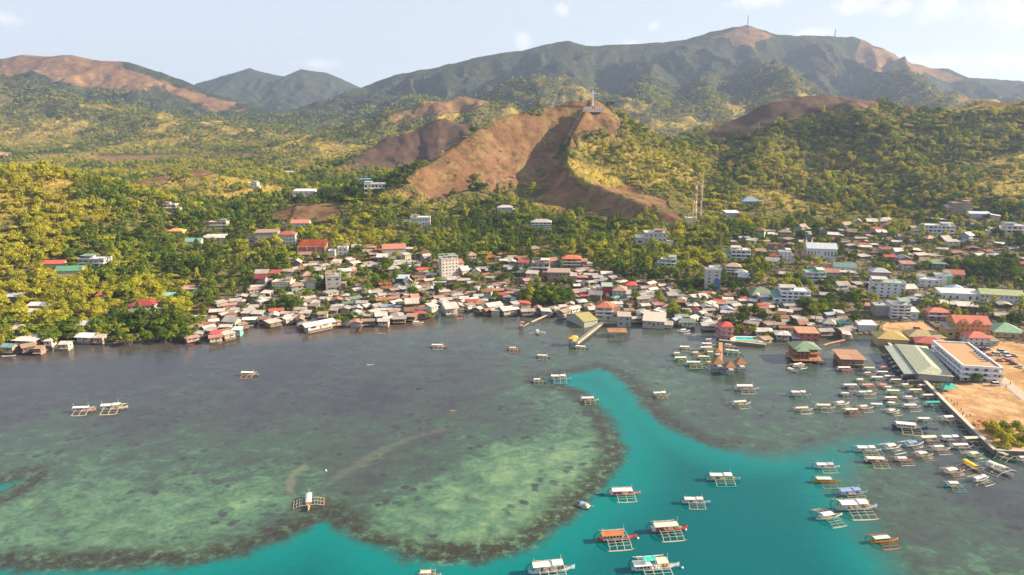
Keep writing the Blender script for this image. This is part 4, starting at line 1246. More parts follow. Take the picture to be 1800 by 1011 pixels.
def xt_dormers(root, w, d, h, sh):
    for k in (-.22, .18):
        o = mesh_part('dormer', lambda V_, F_: pent(V_, F_, 3.4, 4.4, 1.5, 1.5), root, paint((.62, .36, .13), 'wall'), (w * k, -d * .38, h - .1))
        o.rotation_euler = (0, 0, math.pi / 2)
        win(o, -1.72, 0, .4, 1.4, 1.1, 'l')
def xt_church(root, w, d, h, sh):
    for k in (-.49, -.3):
        add('spire', 'spire', lambda V_, F_: tube_geo([(0, 0, 0), (0, 0, 5), (0, 0, 9)], [.9, .8, .05], V_, F_, 6), root, paint(WHITE, 'wall'), (w * k, d * .1, h))
    g = mesh_part('porch', lambda V_, F_: pent(V_, F_, 3.5, 4, 4.5, 2), root, paint(WHITE, 'wall'), (-w * .16, -d * .5 - 1.6, 0))
    g.rotation_euler = (0, 0, math.pi / 2)
def xt_wing(root, w, d, h, sh):
    add('terrace_wing', 'terrace_wing', lambda V_, F_: box_geo(-.5, .5, -.5, .5, 0, 1, V_, F_), root, paint(WHITE, 'wall'), (w * .66, -2, -2), scale=(w * .3, d * .9, h * .45 + 2))
    add('dome', 'dome', lambda V_, F_: tube_geo([(0, 0, 0), (0, 0, .6), (0, 0, 1.1)], [1.8, 1.4, .2], V_, F_, 10), root, paint(PINK, 'tin'), (w * .12, 0, h + .3))
    for k in range(6):
        add('merlon', 'merlon', unit_box, root, paint(WHITE, 'wall'), (-w / 2 + w * k / 5, -d / 2, h + .9), scale=(1.1, .5, .9))
    add('entry_stairs', 'entry_stairs', unit_box, root, paint(WHITE, 'wall'), (w * .5, -d * .5 - 5, -4), scale=(4, 9, 4.6))
def xt_frame(root, w, d, h, sh):
    for i in range(4):
        for j in (-1, 0, 1):
            add('column', 'column', unit_box, root, CONC, (-w / 2 + .4 + (w - .8) * i / 3, j * (d / 2 - .4), h + .3), scale=(.5, .5, 2.6))
    add('ring_beam', 'ring_beam', unit_box, root, CONC, (0, -d / 2 + .4, h + 2.9), scale=(w, .5, .5))
    add('ring_beam', 'ring_beam', unit_box, root, CONC, (0, d / 2 - .4, h + 2.9), scale=(w, .5, .5))
def xt_slabs(root, w, d, h, sh):
    st = int(round(h / sh))
    for s in range(1, st + 1):
        add('floor_slab', 'floor_slab', unit_box, root, CONC, (0, 0, s * sh - .3), scale=(w + 1.6, d + 1.6, .32))
def xt_rafters(root, w, d, h, sh):
    rd = paint((.42, .085, .035), 'wood')
    for k in range(14):
        add('rafter', 'rafter', unit_box, root, rd, (-w / 2 + w * (k + .5) / 14, 0, h + 1.2 + .5 * math.sin(k * .9)), rot=(R(7), 0, 0), scale=(.6, d + 2, .35))
    for k in range(9):
        add('purlin', 'purlin', unit_box, root, rd, (0, -d / 2 + d * (k + .5) / 9, h + 1.6 + k * .12), rot=(0, R(2), 0), scale=(w + 1.5, .35, .25))
    for i in (-1, -.33, .33, 1):
        add('column', 'column', unit_box, root, paint((.6, .52, .4), 'wall'), (i * w / 2, -d / 2, 0), scale=(.6, .6, h + 1.4))
def xt_columns(root, w, d, h, sh):
    for i in range(5):
        add('column', 'column', unit_box, root, paint(WHITE, 'wall'), (-w / 2 + w * i / 4, -d / 2 - 2.2, -1), scale=(.5, .5, h + 1))
    add('terrace', 'terrace', unit_box, root, paint(WHITE, 'wall'), (0, -d / 2 - 1.3, h * .45), scale=(w, 2.4, .4))
    for i in range(7):
        add('retaining_wall', 'retaining_wall', unit_box, root, paint((.6, .58, .54), 'wall'), (0, -d / 2 - 3.2, -5), scale=(w * .7, 1.0, 4.5)) if i == 0 else None
def xt_tiers(root, w, d, h, sh):
    for k in (1, 2):
        add('eave', 'eave', unit_box, root, paint((.36, .12, .08), 'tin'), (0, 0, h * k / 3 - .2), scale=(w + 2.2, d + 2.2, .35))

SMALLW = (.70, .68, .64)
bk = block
bk('tower_block', 1239, 1267, 467, 511, 9, -8, 6, (.58, .58, .58), 'flat', (.55, .55, .55), 'tall grey-white tower block with a blue signboard panel', wins='few', place='the tall grey-white tower block', extra=xt_tower)
bk('hotel', 1132, 1174, 403, 434, 16, -6, 3, WHITE, 'flat', (.7, .68, .64), 'white castle-like hotel with crenellated roof on the slope', cat='hotel', wins='few', place='the white castle-like hotel', extra=xt_wing)
bk('apartment_house', 1163, 1191, 451, 475, 11, -14, 3, (.34, .58, .54), 'flat', (.5, .48, .38), 'mint green three-storey apartment house below the castle-like hotel', wins='bands', place='the mint green apartment house')
bk('church', 1420, 1474, 425, 455, 17, -12, 1, (.66, .70, .74), 'gable', (.60, .66, .72), 'long white church with pale steep roof and thin spires', cat='church', wins='grid', place='the white church', extra=xt_church)
bk('chapel', 1468, 1508, 461, 479, 12, -14, 1, (.7, .7, .68), 'gable', (.14, .24, .24), 'small chapel with dark green roof and white gable front', cat='church', wins='few', place='the dark green chapel roof')
bk('office_building', 1535, 1593, 489, 523, 13, -14, 4, (.74, .75, .78), 'flat', (.26, .36, .30), 'long white four-storey building with green roof edge', wins='few', place='the long white four-storey building')
bk('office_building', 1568, 1602, 527, 560, 12, -10, 4, (.72, .73, .76), 'flat', (.5, .5, .5), 'white building with dark balcony bands beside the sandy lot', wins='bands', place='the white balconied building')
bk('warehouse', 1541, 1568, 530, 556, 14, -10, 3, (.34, .33, .32), 'flat', (.36, .34, .32), 'plain grey concrete block left of the white balconied building', wins=None)
bk('apartment_house', 1373, 1426, 503, 538, 14, -8, 4, (.76, .77, .80), 'flat', (.6, .6, .6), 'stepped white apartment building behind the waterfront houses', wins='bands', place='the stepped white apartments')
bk('hotel', 1676, 1744, 551, 597, 15, -9, 4, (.62, .36, .13), 'gable', (.48, .13, .09), 'yellow-orange hotel with red roof and two dormers', cat='hotel', wins='grid', place='the yellow-orange hotel', extra=xt_dormers, wfac=.84)
bk('villa', 1702, 1742, 584, 607, 11, -6, 2, WHITE, 'hip', (.52, .13, .09), 'white villa with red hipped roof in front of the orange hotel', cat='house', wins='grid', place='the white red-roofed villa')
bk('school_building', 1727, 1799, 507, 535, 12, -16, 2, (.68, .68, .68), 'gable', (.34, .40, .20), 'long white two-storey building with olive green roof at right edge', wins='grid', place='the olive-roofed long building')
bk('assembly_hall', 1753, 1806, 566, 594, 18, -14, 1, (.56, .40, .24), 'hip', (.24, .44, .32), 'tan hall with wide green roof behind the parked cars', wins='few', place='the tan green-roofed hall')
bk('lodging_house', 223, 271, 524, 552, 13, 10, 2, (.68, .60, .46), 'hip', (.30, .045, .045), 'cream two-storey lodging house with maroon hipped roof above mangroves', wins='grid', place='the maroon-roofed lodging house')
bk('school_building', 74, 112, 457, 470, 9, 6, 1, (.6, .45, .34), 'gable', (.46, .10, .08), 'red-roofed school building among trees on the left hill', wins=None, place='the red-roofed school')
bk('school_building', 95, 142, 466, 486, 12, 8, 1, (.62, .58, .48), 'gable', (.08, .24, .16), 'green-roofed school hall below the red-roofed school', wins=None, place='the green-roofed school hall')
bk('school_building', 136, 188, 450, 470, 12, -4, 2, (.60, .58, .56), 'flat', (.62, .62, .62), 'pale grey two-storey school block beside the green-roofed hall', wins='bands')
bk('office_building', 478, 514, 490, 513, 11, -5, 3, (.66, .58, .44), 'flat', (.52, .48, .42), 'cream three-storey building behind the left waterfront shacks', wins='grid', place='the cream three-storey building')
bk('concrete_tower', 771, 804, 447, 489, 11, 22, 6, (.62, .59, .54), 'flat', (.36, .34, .31), 'tall pale concrete tower with unfinished open top floor', wins='grid', place='the unfinished concrete tower', extra=xt_frame)
bk('unfinished_hall', 519, 569, 424, 448, 32, 8, 2, (.30, .17, .12), 'flat', (.26, .07, .04), 'hall under construction covered in rust-red roof framing', wins=None, place='the rust-red framed hall', extra=xt_rafters)
bk('hotel', 447, 489, 402, 430, 14, 8, 3, (.42, .38, .36), 'shed', (.34, .24, .20), 'dark hotel block with large brown sloping roof left of the framed hall', cat='hotel', wins='grid', place='the brown-roofed hotel block')
bk('hotel', 489, 520, 404, 430, 12, 4, 3, WHITE, 'hip', (.5, .12, .09), 'white hotel wing with red roof beside the brown-roofed block', cat='hotel', wins='grid')
bk('villa', 510, 544, 385, 404, 12, 4, 2, WHITE, 'gable', (.52, .18, .14), 'white villa with pinkish roof above the hotel wing', cat='house', wins='few')
bk('villa', 515, 555, 331, 353, 15, 0, 2, (.72, .72, .74), 'shed', (.74, .74, .72), 'large white house with columns on top of the red knoll', cat='house', wins='grid', place='the white house on the knoll', extra=xt_columns)
bk('unfinished_house', 569, 598, 478, 511, 14, 14, 3, (.44, .42, .40), 'flat', (.38, .35, .32), 'grey unfinished concrete house with open roof beams', wins='few', place='the grey unfinished house', extra=xt_frame)
bk('apartment_house', 987, 1023, 446, 471, 12, -4, 3, (.42, .20, .12), 'hip', (.52, .13, .07), 'orange-roofed brick apartment house with balconies', wins='bands', place='the orange-roofed apartment house')
bk('unfinished_building', 934, 968, 456, 486, 12, -6, 3, (.46, .33, .25), 'flat', (.42, .32, .26), 'brown half-built block left of the orange-roofed apartments', wins='bands', place='the brown half-built block', extra=xt_frame)
bk('shop_house', 962, 1004, 472, 496, 12, -4, 2, (.36, .25, .22), 'shed', (.42, .31, .27), 'brown shop house with rusty roof below the half-built block', wins='grid')
bk('hotel', 932, 971, 383, 407, 13, -4, 4, (.60, .56, .50), 'hip', (.50, .48, .46), 'cream four-storey hotel at the foot of the cross hill', cat='hotel', wins='bands', place='the cream hotel below the cross hill')
bk('villa', 873, 902, 359, 376, 11, 0, 2, WHITE, 'hip', (.55, .56, .58), 'white villa at the shaded foot of the cross hill', cat='house', wins='grid')
bk('shop_house', 1058, 1077, 497, 522, 10, -4, 3, (.34, .05, .13), 'shed', (.28, .42, .30), 'magenta-fronted shop house with pale green roof', wins=None, place='the magenta shop house')
bk('shop_house', 1048, 1059, 500, 524, 9, -4, 3, (.40, .42, .44), 'flat', (.4, .4, .4), 'narrow grey three-storey house left of the magenta front', wins='grid')
bk('shop_house', 1078, 1104, 500, 525, 14, -10, 3, (.62, .57, .50), 'hip', (.34, .22, .17), 'cream shop house with brown roof right of the magenta front', wins='grid')
bk('shop_house', 1100, 1120, 494, 512, 10, -6, 2, (.60, .52, .46), 'hip', (.55, .07, .06), 'small cream house with bright red roof behind the shop houses', wins='few')
bk('pagoda_inn', 1049, 1081, 527, 561, 14, -12, 3, (.66, .62, .56), 'hip', (.40, .13, .08), 'three-tiered inn with rust-red roofs at the head of the long pier', cat='inn', wins='bands', place='the three-tiered pier inn', extra=xt_tiers, ground_z=1.2)
bk('boat_hall', 1010, 1041, 549, 573, 24, 28, 1, (.40, .42, .36), 'gable', (.40, .38, .15), 'waterside hall with olive green gable roof left of the pier', wins=None, place='the olive-roofed waterside hall', ground_z=1.0)
bk('waterside_house', 1086, 1110, 549, 573, 9, -6, 2, (.42, .42, .40), 'shed', (.45, .40, .36), 'grey two-storey house standing in water right of the inn', cat='house', wins='few', ground_z=.9)
bk('waterside_house', 1134, 1175, 553, 574, 19, -14, 1, (.50, .45, .40), 'shed', (.56, .50, .45), 'broad stilt restaurant with patched tin roof right of the grey house', cat='house', wins='grid', ground_z=1.6, place='the broad patched stilt restaurant')
bk('resort_house', 1266, 1288, 563, 599, 10, -4, 3, (.58, .40, .42), 'hip', (.52, .06, .06), 'pink three-storey resort house with red roofs beside the pool', cat='house', wins='few', place='the pink resort house', extra=xt_tiers)
bk('painted_house', 1402, 1441, 577, 601, 11, -4, 2, (.50, .16, .14), 'shed', (.40, .22, .13), 'brightly painted waterfront house with rusty brown roof', cat='house', wins='few', place='the painted waterfront house')
bk('town_hall', 1315, 1368, 504, 528, 17, 8, 1, (.30, .28, .26), 'hip', (.13, .19, .12), 'big dark green hipped roof hall behind the shacks', wins=None, place='the big dark green roof')
bk('market_building', 1546, 1600, 582, 604, 14, -12, 1, (.60, .48, .22), 'hip', (.46, .36, .13), 'yellow-roofed market building in front of the sandy lot', wins=None, place='the yellow-roofed market')
bk('market_building', 1600, 1665, 583, 600, 13, -10, 1, (.55, .42, .24), 'hip', (.40, .33, .17), 'olive-roofed market building right of the yellow-roofed one', wins=None)
bk('market_building', 1617, 1668, 592, 612, 12, -24, 1, (.5, .3, .2), 'hip', (.48, .12, .09), 'red-roofed market building behind the white flat-roofed block', wins='few')
bk('warehouse', 1509, 1541, 565, 583, 9, -4, 1, (.62, .64, .68), 'shed', (.62, .64, .68), 'plain white warehouse left of the sandy lot', wins=None, place='the plain white warehouse')
bk('unfinished_block', 1673, 1709, 353, 378, 14, -10, 5, (.34, .25, .20), 'flat', (.38, .30, .24), 'brown concrete frame block high among trees at right', wins='grid', place='the brown concrete frame block', extra=xt_slabs)
bk('hotel', 1626, 1678, 392, 416, 14, -12, 3, (.74, .75, .77), 'flat', (.66, .64, .6), 'long white hotel with balcony bands in the trees at right', cat='hotel', wins='bands', place='the long white tree-side hotel')
bk('hotel', 1770, 1806, 392, 418, 14, -10, 3, (.74, .70, .66), 'flat', (.6, .58, .54), 'white hotel at the right edge above the trees', cat='hotel', wins='bands')
bk('apartment_house', 1533, 1566, 469, 493, 12, -10, 3, (.48, .42, .34), 'hip', (.40, .42, .46), 'beige three-storey house behind the long white building', wins='grid')
bk('apartment_house', 1417, 1453, 473, 499, 12, -8, 3, (.60, .60, .58), 'flat', (.10, .36, .26), 'white and brown house with green top storey near the chapel', wins='bands', place='the green-topped house')
bk('shop_house', 1618, 1654, 486, 505, 12, -14, 2, (.74, .75, .78), 'flat', (.7, .7, .68), 'white two-storey house right of the long white building', wins='few')
bk('shop_house', 1647, 1674, 479, 503, 10, -14, 3, (.70, .71, .72), 'flat', (.5, .55, .45), 'white house with lime green side wall', wins='few', place='the lime-walled house',
   extra=lambda r, w, d, h, sh: add('side_panel', 'side_panel', unit_box, r, paint((.20, .50, .16), 'wall'), (w / 2 - 1.8, -d / 2 - .08, 0), scale=(3.6, .1, h)))
bk('warehouse', 1655, 1724, 508, 531, 12, -10, 1, (.68, .68, .70), 'shed', (.76, .75, .72), 'low white shed with bright roof below the big dark trees', wins='few', place='the low bright-roofed shed')
bk('warehouse', 1674, 1704, 500, 517, 16, -20, 1, (.66, .68, .70), 'hip', (.42, .50, .60), 'pale blue-roofed warehouse behind the low white shed', wins='few')
bk('church_hall', 1664, 1698, 473, 491, 12, -18, 1, (.66, .6, .52), 'gable', (.46, .14, .11), 'red gabled hall left of the big dark trees', wins=None)
bk('arcade', 1633, 1670, 539, 562, 10, -8, 2, (.52, .29, .24), 'hip', (.52, .17, .12), 'pink arcaded two-storey row left of the orange hotel', wins='bands', place='the pink arcaded row')
bk('apartment_house', 1286, 1321, 434, 460, 13, -10, 3, (.74, .72, .68), 'flat', (.6, .58, .52), 'white apartment house above the pink-beige house', wins='bands', place='the hillside white apartments')
bk('apartment_house', 1371, 1392, 439, 459, 10, -10, 3, (.76, .76, .78), 'flat', (.6, .6, .58), 'small white cube apartment house left of the church', wins='grid')
bk('apartment_house', 1276, 1305, 460, 483, 11, -12, 3, (.52, .38, .28), 'hip', (.36, .26, .21), 'pink-beige apartment house right of the tower block', wins='bands')
bk('house_block', 696, 719, 484, 501, 10, 6, 2, (.06, .13, .30), 'shed', (.34, .44, .56), 'dark blue house among palms', cat='house', wins='few', place='the dark blue house')
bk('workshop', 669, 713, 427, 450, 15, 10, 2, (.52, .46, .42), 'gable', (.38, .16, .12), 'workshop with patchy red-brown roof above the shore trees', wins=None, place='the patchy red-brown workshop')
bk('villa', 593, 611, 432, 449, 9, 4, 2, WHITE, 'flat', (.6, .6, .6), 'white cube house right of the framed hall', cat='house', wins='few')
bk('villa', 577, 589, 438, 452, 8, 4, 2, WHITE, 'flat', (.6, .6, .6), 'narrow white house beside the framed hall', cat='house', wins='few')
bk('villa', 720, 757, 379, 397, 13, 4, 2, (.74, .75, .76), 'flat', (.5, .56, .52), 'wide white villa in trees left of the cross hill', cat='house', wins='grid', place='the wide white tree villa')
bk('villa', 638, 678, 320, 340, 14, 10, 2, (.62, .62, .64), 'flat', (.6, .6, .58), 'grey-white stepped house on the valley road', cat='house', wins='bands', place='the stepped valley house')
bk('villa', 436, 453, 320, 333, 12, 0, 2, WHITE, 'flat', (.7, .7, .7), 'small white cube house in the valley', cat='house', wins='few')
bk('school_building', 494, 520, 300, 309, 14, 0, 1, (.5, .46, .4), 'hip', (.42, .40, .38), 'long grey-roofed valley school', wins=None, place='the grey-roofed valley school')
bk('house_block', 630, 654, 313, 322, 12, 0, 1, (.4, .4, .4), 'shed', (.10, .26, .52), 'low house with bright blue roof in the valley', cat='house', wins=None, place='the bright blue valley roof')
bk('house_block', 286, 308, 357, 371, 12, 6, 2, (.62, .55, .42), 'flat', (.5, .46, .4), 'cream half-built house on the left hillside', cat='house', wins='bands', place='the cream hillside house')
bk('house_block', 367, 399, 387, 407, 12, 4, 3, (.46, .38, .34), 'flat', (.44, .38, .34), 'brown concrete house above the left village', wins='bands', place='the brown concrete house')
bk('house_block', 356, 398, 411, 425, 12, 6, 1, (.6, .56, .5), 'gable', (.60, .60, .58), 'long pale tin roof house above the left village', cat='house', wins=None)
bk('house_block', 323, 353, 418, 432, 11, 6, 1, (.5, .5, .42), 'gable', (.20, .44, .38), 'teal-roofed house above the left village', cat='house', wins=None, place='the teal-roofed village house')
bk('house_block', 293, 322, 401, 411, 10, 0, 1, (.6, .42, .12), 'hip', (.58, .34, .10), 'house with golden yellow roof on the left slope', cat='house', wins=None, place='the golden-roofed house')
bk('pavilion', 1302, 1341, 345, 361, 22, 0, 1, (.18, .24, .32), 'hip', (.20, .27, .33), 'wide slate blue pavilion in the trees right of the antenna', wins=None, place='the slate blue pavilion')
bk('pavilion', 1275, 1300, 370, 382, 14, 0, 1, (.4, .44, .5), 'shed', (.55, .60, .68), 'long pale blue shed roof right of the antenna', wins=None)
bk('house_block', 1706, 1745, 372, 384, 14, -10, 1, (.5, .55, .6), 'shed', (.46, .55, .66), 'pale blue roofed shed beside the brown frame block', wins=None)
bk('long_shed', 1080, 1130, 503, 516, 8, -3, 1, (.22, .20, .18), 'shed', (.46, .42, .30), 'long low beige-roofed shed against the tree belt', cat='shed', wins=None) if False else None

# ------------------------------------------------------------------ stilt jetty house, market hall, flat-roofed block, restaurant
def framed(name, corners_px, z_top, wall_h, look, cat, place=None):
    """a long building given by the corners of its roof in plan"""
    P = [on_plane(u, v, z_top) for u, v in corners_px]
    c = Vector((sum(p[0] for p in P) / 4, sum(p[1] for p in P) / 4, 0))
    a = (Vector(P[3][:2]) - Vector(P[0][:2]) + Vector(P[2][:2]) - Vector(P[1][:2])) / 2     # long way
    b = (Vector(P[1][:2]) - Vector(P[0][:2]) + Vector(P[2][:2]) - Vector(P[3][:2])) / 2
    yaw = math.atan2(a.y, a.x)
    root = empty(name, (c.x, c.y, z_top - wall_h), yaw)
    FOOT.append((c.x, c.y, a.length / 2 + 1, b.length / 2 + 1, yaw))
    us = [p[0] for p in corners_px]; vv = [p[1] for p in corners_px]
    PXBOX.append((min(us), max(us), min(vv), max(vv) + 6, c.y))
    note(root, sum(us) / 4, sum(vv) / 4, look, cat, 'buildings of the town')
    if place: PLACES.append((sum(us) / 4, sum(vv) / 4, place))
    return root, a.length, b.length
root, L, Wd = framed('market_hall', [(1577, 606), (1626, 604), (1668, 656), (1622, 659)], 7.0, 4.8, 'long pale green hipped market hall beside the seawall', 'market hall', 'the long green market hall')
mesh_part('wall', lambda V_, F_: box_geo(-L / 2 + 1, L / 2 - 1, -Wd / 2 + 1, Wd / 2 - 1, -1, 4.0, V_, F_), root, paint((.34, .33, .30), 'wall'))
mesh_part('roof', lambda V_, F_: hip_roof(V_, F_, L, Wd, 4.1, 2.4, .3), root, paint((.42, .46, .34), 'tin'))
for k in range(9):
    add('column', 'column', unit_box, root, CONC, (-L / 2 + 1 + (L - 2) * k / 8, Wd / 2 - .35, -1), scale=(.5, .5, 5.0))
for k in range(8):
    win(root, -L / 2 + 3.5 + (L - 7) * k / 7, Wd / 2 - .95, .6, 2.6, 2.4, 'f')
lean = mesh_part('lean_to_roof', lambda V_, F_: shed_roof(V_, F_, L - 3, 6, 2.6, .7, .2), root, paint((.30, .36, .33), 'tin'), (0, -Wd / 2 - 3.6, 0))
root, L, Wd = framed('port_building', [(1643, 603), (1698, 601), (1756, 645), (1699, 648)], 11.5, 9.2, 'white three-storey block with flat brown roof and galleries', 'building', 'the white flat-roofed port block')
WB = paint((.72, .74, .78), 'wall')
mesh_part('wall', lambda V_, F_: box_geo(-L / 2 + 1.2, L / 2 - 1.2, -Wd / 2 + 1.2, Wd / 2 - 1.2, -1, 8.9, V_, F_), root, WB)
mesh_part('roof', lambda V_, F_: box_geo(-L / 2 + .4, L / 2 - .4, -Wd / 2 + .4, Wd / 2 - .4, 8.904, 9.25, V_, F_), root, paint((.40, .25, .13), 'wall'))
def par(V_, F_):
    box_geo(-L / 2, L / 2, -Wd / 2, -Wd / 2 + .9, 8.6, 10.0, V_, F_); box_geo(-L / 2, L / 2, Wd / 2 - .9, Wd / 2, 8.6, 10.0, V_, F_)
    box_geo(-L / 2, -L / 2 + .9, -Wd / 2 + .9, Wd / 2 - .9, 8.6, 9.997, V_, F_); box_geo(L / 2 - .9, L / 2, -Wd / 2 + .9, Wd / 2 - .9, 8.6, 9.997, V_, F_)
mesh_part('parapet', par, root, WB)
for s in (1, 2):
    add('gallery', 'gallery', unit_box, root, WB, (0, 0, 3.0 * s - .3), scale=(L + .6, Wd + .6, .35))
    for sy in (-1, 1):
        add('balustrade', 'balustrade', unit_box, root, WB, (0, sy * (Wd / 2 + .2), 3.0 * s + .05), scale=(L + .6, .15, .8))
    for sx in (-1, 1):
        add('balustrade', 'balustrade', unit_box, root, WB, (sx * (L / 2 + .2), 0, 3.0 * s + .05), scale=(.15, Wd + .2, .8))
for s in range(3):
    for k in range(10):
        for sy in (-1, 1):
            win(root, -L / 2 + 3 + (L - 6) * k / 9, sy * (Wd / 2 - 1.15), 3.0 * s + 1.0, 1.8, 1.5, 'f')
    for k in range(4):
        for sx in (-1, 1):
            win(root, sx * (L / 2 - 1.15), -Wd / 2 + 3 + (Wd - 6) * k / 3, 3.0 * s + .9, 1.7, 1.6, 'l')
for k in range(8):
    for sy in (-1, 1):
        add('column', 'column', unit_box, root, WB, (-L / 2 + .5 + (L - 1) * k / 7, sy * (Wd / 2 - .1), -.5), scale=(.4, .4, 9.2))
for k in range(6):
    add('water_tank', 'water_tank', lambda V_, F_: tube_geo([(0, 0, 0), (0, 0, 1.6)], .75, V_, F_, 10), root, paint((.10, .22, .45), 'gloss'), (-L * .12 + k * 3.4, Wd / 2 - 3.2, 9.26))

# ------------------------------------------------------------------ ordinary houses
def house(x, y, w, d, h, yaw, kind, look_extra='', stilts=False, roofc=None, wallc=None, note_it=True, word='house'):
    z = ground(x, y) if not stilts else 1.7
    rn, rc, _ = roofc or pick(ROOFS)
    wn_, wc, _ = wallc or pick(WALLS)
    root = empty('stilt_house' if stilts else word, (x, y, z), yaw)
    wm = paint(wc, 'wall' if wn_ != 'timber' else 'wood')
    rm = paint(rc, 'tin')
    if kind == 'gable':
        add('wall', 'unit_wall', unit_wall, root, wm, scale=(w, d, h)); add('roof', 'u_gable', u_gable, root, rm, scale=(w, d, h))
    else:
        add('wall', 'unit_box_wall', unit_box_wall, root, wm, scale=(w, d, h))
        add('roof', 'u_' + kind, u_hip if kind == 'hip' else u_shed, root, rm, scale=(w, d, h))
    nst = 2 if h > 4.6 else 1
    for s in range(nst):
        for k in ((-.28, .22) if s or w > 7 else (-.26,)):
            win(root, w * k, -d / 2 - .03, h * (.35 + s) / nst, w * .2, h / nst * .34, 'f')
    add('door', 'door', unit_box, root, DARKWOOD, (w * .02, -d / 2 - .02, 0), scale=(.95, .12, 2.0))
    win(root, (w / 2 + .03) * (1 if x < 0 else -1), 0, h * .35 / nst, d * .25, h / nst * .34, 'l')
    if stilts:
        add('platform', 'platform', unit_box, root, GREYWOOD, (0, -.6, -.28), scale=(w + .8, d + 1.8, .24))
        for sx in (-1, 1):
            for sy in (-1, 1):
                add('stilt', ('post', 3.4), post_fn(3.4, .14), root, DARKWOOD, (sx * w * .45, sy * d * .45 - .4, -3.4))
    FOOT.append((x, y, w / 2 + .6, d / 2 + .6, yaw))
    if not note_it:
        uu_, vv_, _d = to_px(x, y, z + h)
        PXBOX.append((uu_ - w * .4 / m_per_px(y, z), uu_ + w * .4 / m_per_px(y, z), vv_ - 4, vv_ + 5, y))
    if note_it:
        u, v, _d = to_px(x, y, z + h)
        sz = 'tiny' if w * d < 34 else ('small' if w * d < 52 else ('broad' if w * d > 80 else 'mid-sized'))
        look = '%s %s with %s %s %s roof' % (sz, 'stilt house' if stilts else ('two-storey ' + word if h > 4.6 else word), rn, {'gable': 'gabled', 'hip': 'hipped', 'shed': 'sloping'}[kind], '')
        look = ' '.join(look.split())
        if not stilts and word == 'house':
            look = wn_ + '-walled ' + look if wn_ in ('timber',) else wn_ + ' ' + look
        note(root, u, v, look, 'stilt house' if stilts else word, 'stilt houses along the shore' if stilts else ('houses of the town' if word == 'house' else 'cottages among the trees'))
    return root
# a few the picture lets one pick out
def house_px(u, v, wpx, d, h, yaw, kind, roofc, wallc, stilts, look, place=None, cat=None):
    x, y, z = on_plane(u, v, 1.7) if stilts else hit(u, v)
    o = house(x, y + d / 2, wpx * m_per_px(y, z), d, h, R(yaw), kind, '', stilts, ('', roofc, 1), ('', wallc, 1), False)
    note(o, u, v, look, cat or ('stilt house' if stilts else 'house'), 'stilt houses along the shore' if stilts else 'houses of the town')
    if place: PLACES.append((u, v, place))
    return o
house_px(557, 578, 46, 7, 3.4, 42, 'gable', (.60, .60, .60), (.45, .42, .38), True, 'long narrow jetty house with patched pale roof reaching over the mud', 'the long jetty house')
house_px(788, 552, 20, 16, 5.0, 20, 'gable', (.62, .58, .54), (.5, .47, .43), True, 'tall pale gabled stilt house beside the small boats', 'the tall pale stilt house')
house_px(866, 545, 24, 9, 3.6, 30, 'gable', (.56, .52, .48), (.36, .33, .3), True, 'beige gabled stilt house near the plank walkway')
house_px(893, 552, 26, 9, 3.6, 28, 'gable', (.62, .56, .50), (.4, .36, .32), True, 'second beige gabled stilt house, next to the plank walkway')
house_px(378, 594, 16, 6, 3.0, 0, 'shed', (.50, .08, .07), (.4, .3, .25), True, 'red sloping-roofed stilt house at the left shack cluster', 'the red-roofed stilt house')
house_px(415, 588, 14, 6, 3.2, 0, 'shed', (.52, .56, .58), (.12, .36, .36), True, 'stilt house with teal porch at the mud channel')
house_px(14, 618, 20, 6, 3.2, -8, 'gable', (.16, .30, .30), (.3, .2, .14), True, 'dark green gabled boathouse at the left edge')
house_px(45, 608, 36, 13, 3.6, -8, 'shed', (.58, .54, .50), (.42, .28, .2), True, 'big patched tin shed with timber deck at the far left', 'the big left tin shed')
house_px(84, 606, 14, 5, 2.6, 0, 'hip', (.6, .6, .6), (.55, .53, .5), True, 'small white-roofed stilt hut between mangroves')
house_px(148, 600, 24, 9, 3.2, -6, 'gable', (.62, .62, .64), (.5, .48, .46), True, 'white-roofed waterside shed left of the little beach')
house_px(141, 583, 30, 12, 3.4, -8, 'shed', (.60, .58, .58), (.4, .36, .33), False, 'broad pale tin roof house behind the mangroves at left')
house_px(174, 528, 12, 6, 3.6, 10, 'hip', (.5, .09, .08), (.66, .62, .56), False, 'tiny white house with red roof among yellow bamboo', 'the tiny red-roofed house')
house_px(331, 516, 24, 9, 3.6, 8, 'shed', (.5, .3, .24), (.30, .58, .42), False, 'mint-walled house behind the left shacks', 'the mint-walled house')
house_px(300, 529, 26, 10, 4.0, 6, 'gable', (.18, .42, .32), (.46, .24, .16), False, 'green-roofed brick house right of the maroon-roofed lodging')
house_px(1501, 640, 36, 15, 3.2, -6, 'shed', (.40, .23, .15), (.3, .16, .1), True, 'brown patched stilt house with blue tarpaulin skirt', 'the brown patched stilt house')
house_px(1340, 590, 20, 8, 3.2, 0, 'gable', (.6, .55, .5), (.5, .45, .4), True, 'pale gabled house right of the pool')
house_px(1378, 596, 22, 9, 3.0, -10, 'hip', (.56, .56, .56), (.45, .43, .4), True, 'white-roofed stilt house left of the painted house')
house_px(28, 588, 28, 9, 3.0, -6, 'shed', (.52, .48, .44), (.4, .34, .3), False, 'long tin roof house behind the big left tin shed')
house_px(112, 612, 14, 6, 2.8, 4, 'gable', (.6, .58, .55), (.4, .36, .3), True, 'pale gabled stilt hut right of the far left sheds')
house_px(172, 601, 16, 6, 2.8, 0, 'shed', (.42, .36, .32), (.3, .25, .2), True, 'brown stilt hut at the edge of the little beach')
house_px(66, 620, 12, 5, 2.6, 0, 'shed', (.36, .22, .15), (.3, .2, .14), True, 'rusty stilt hut in front of the left mangroves')
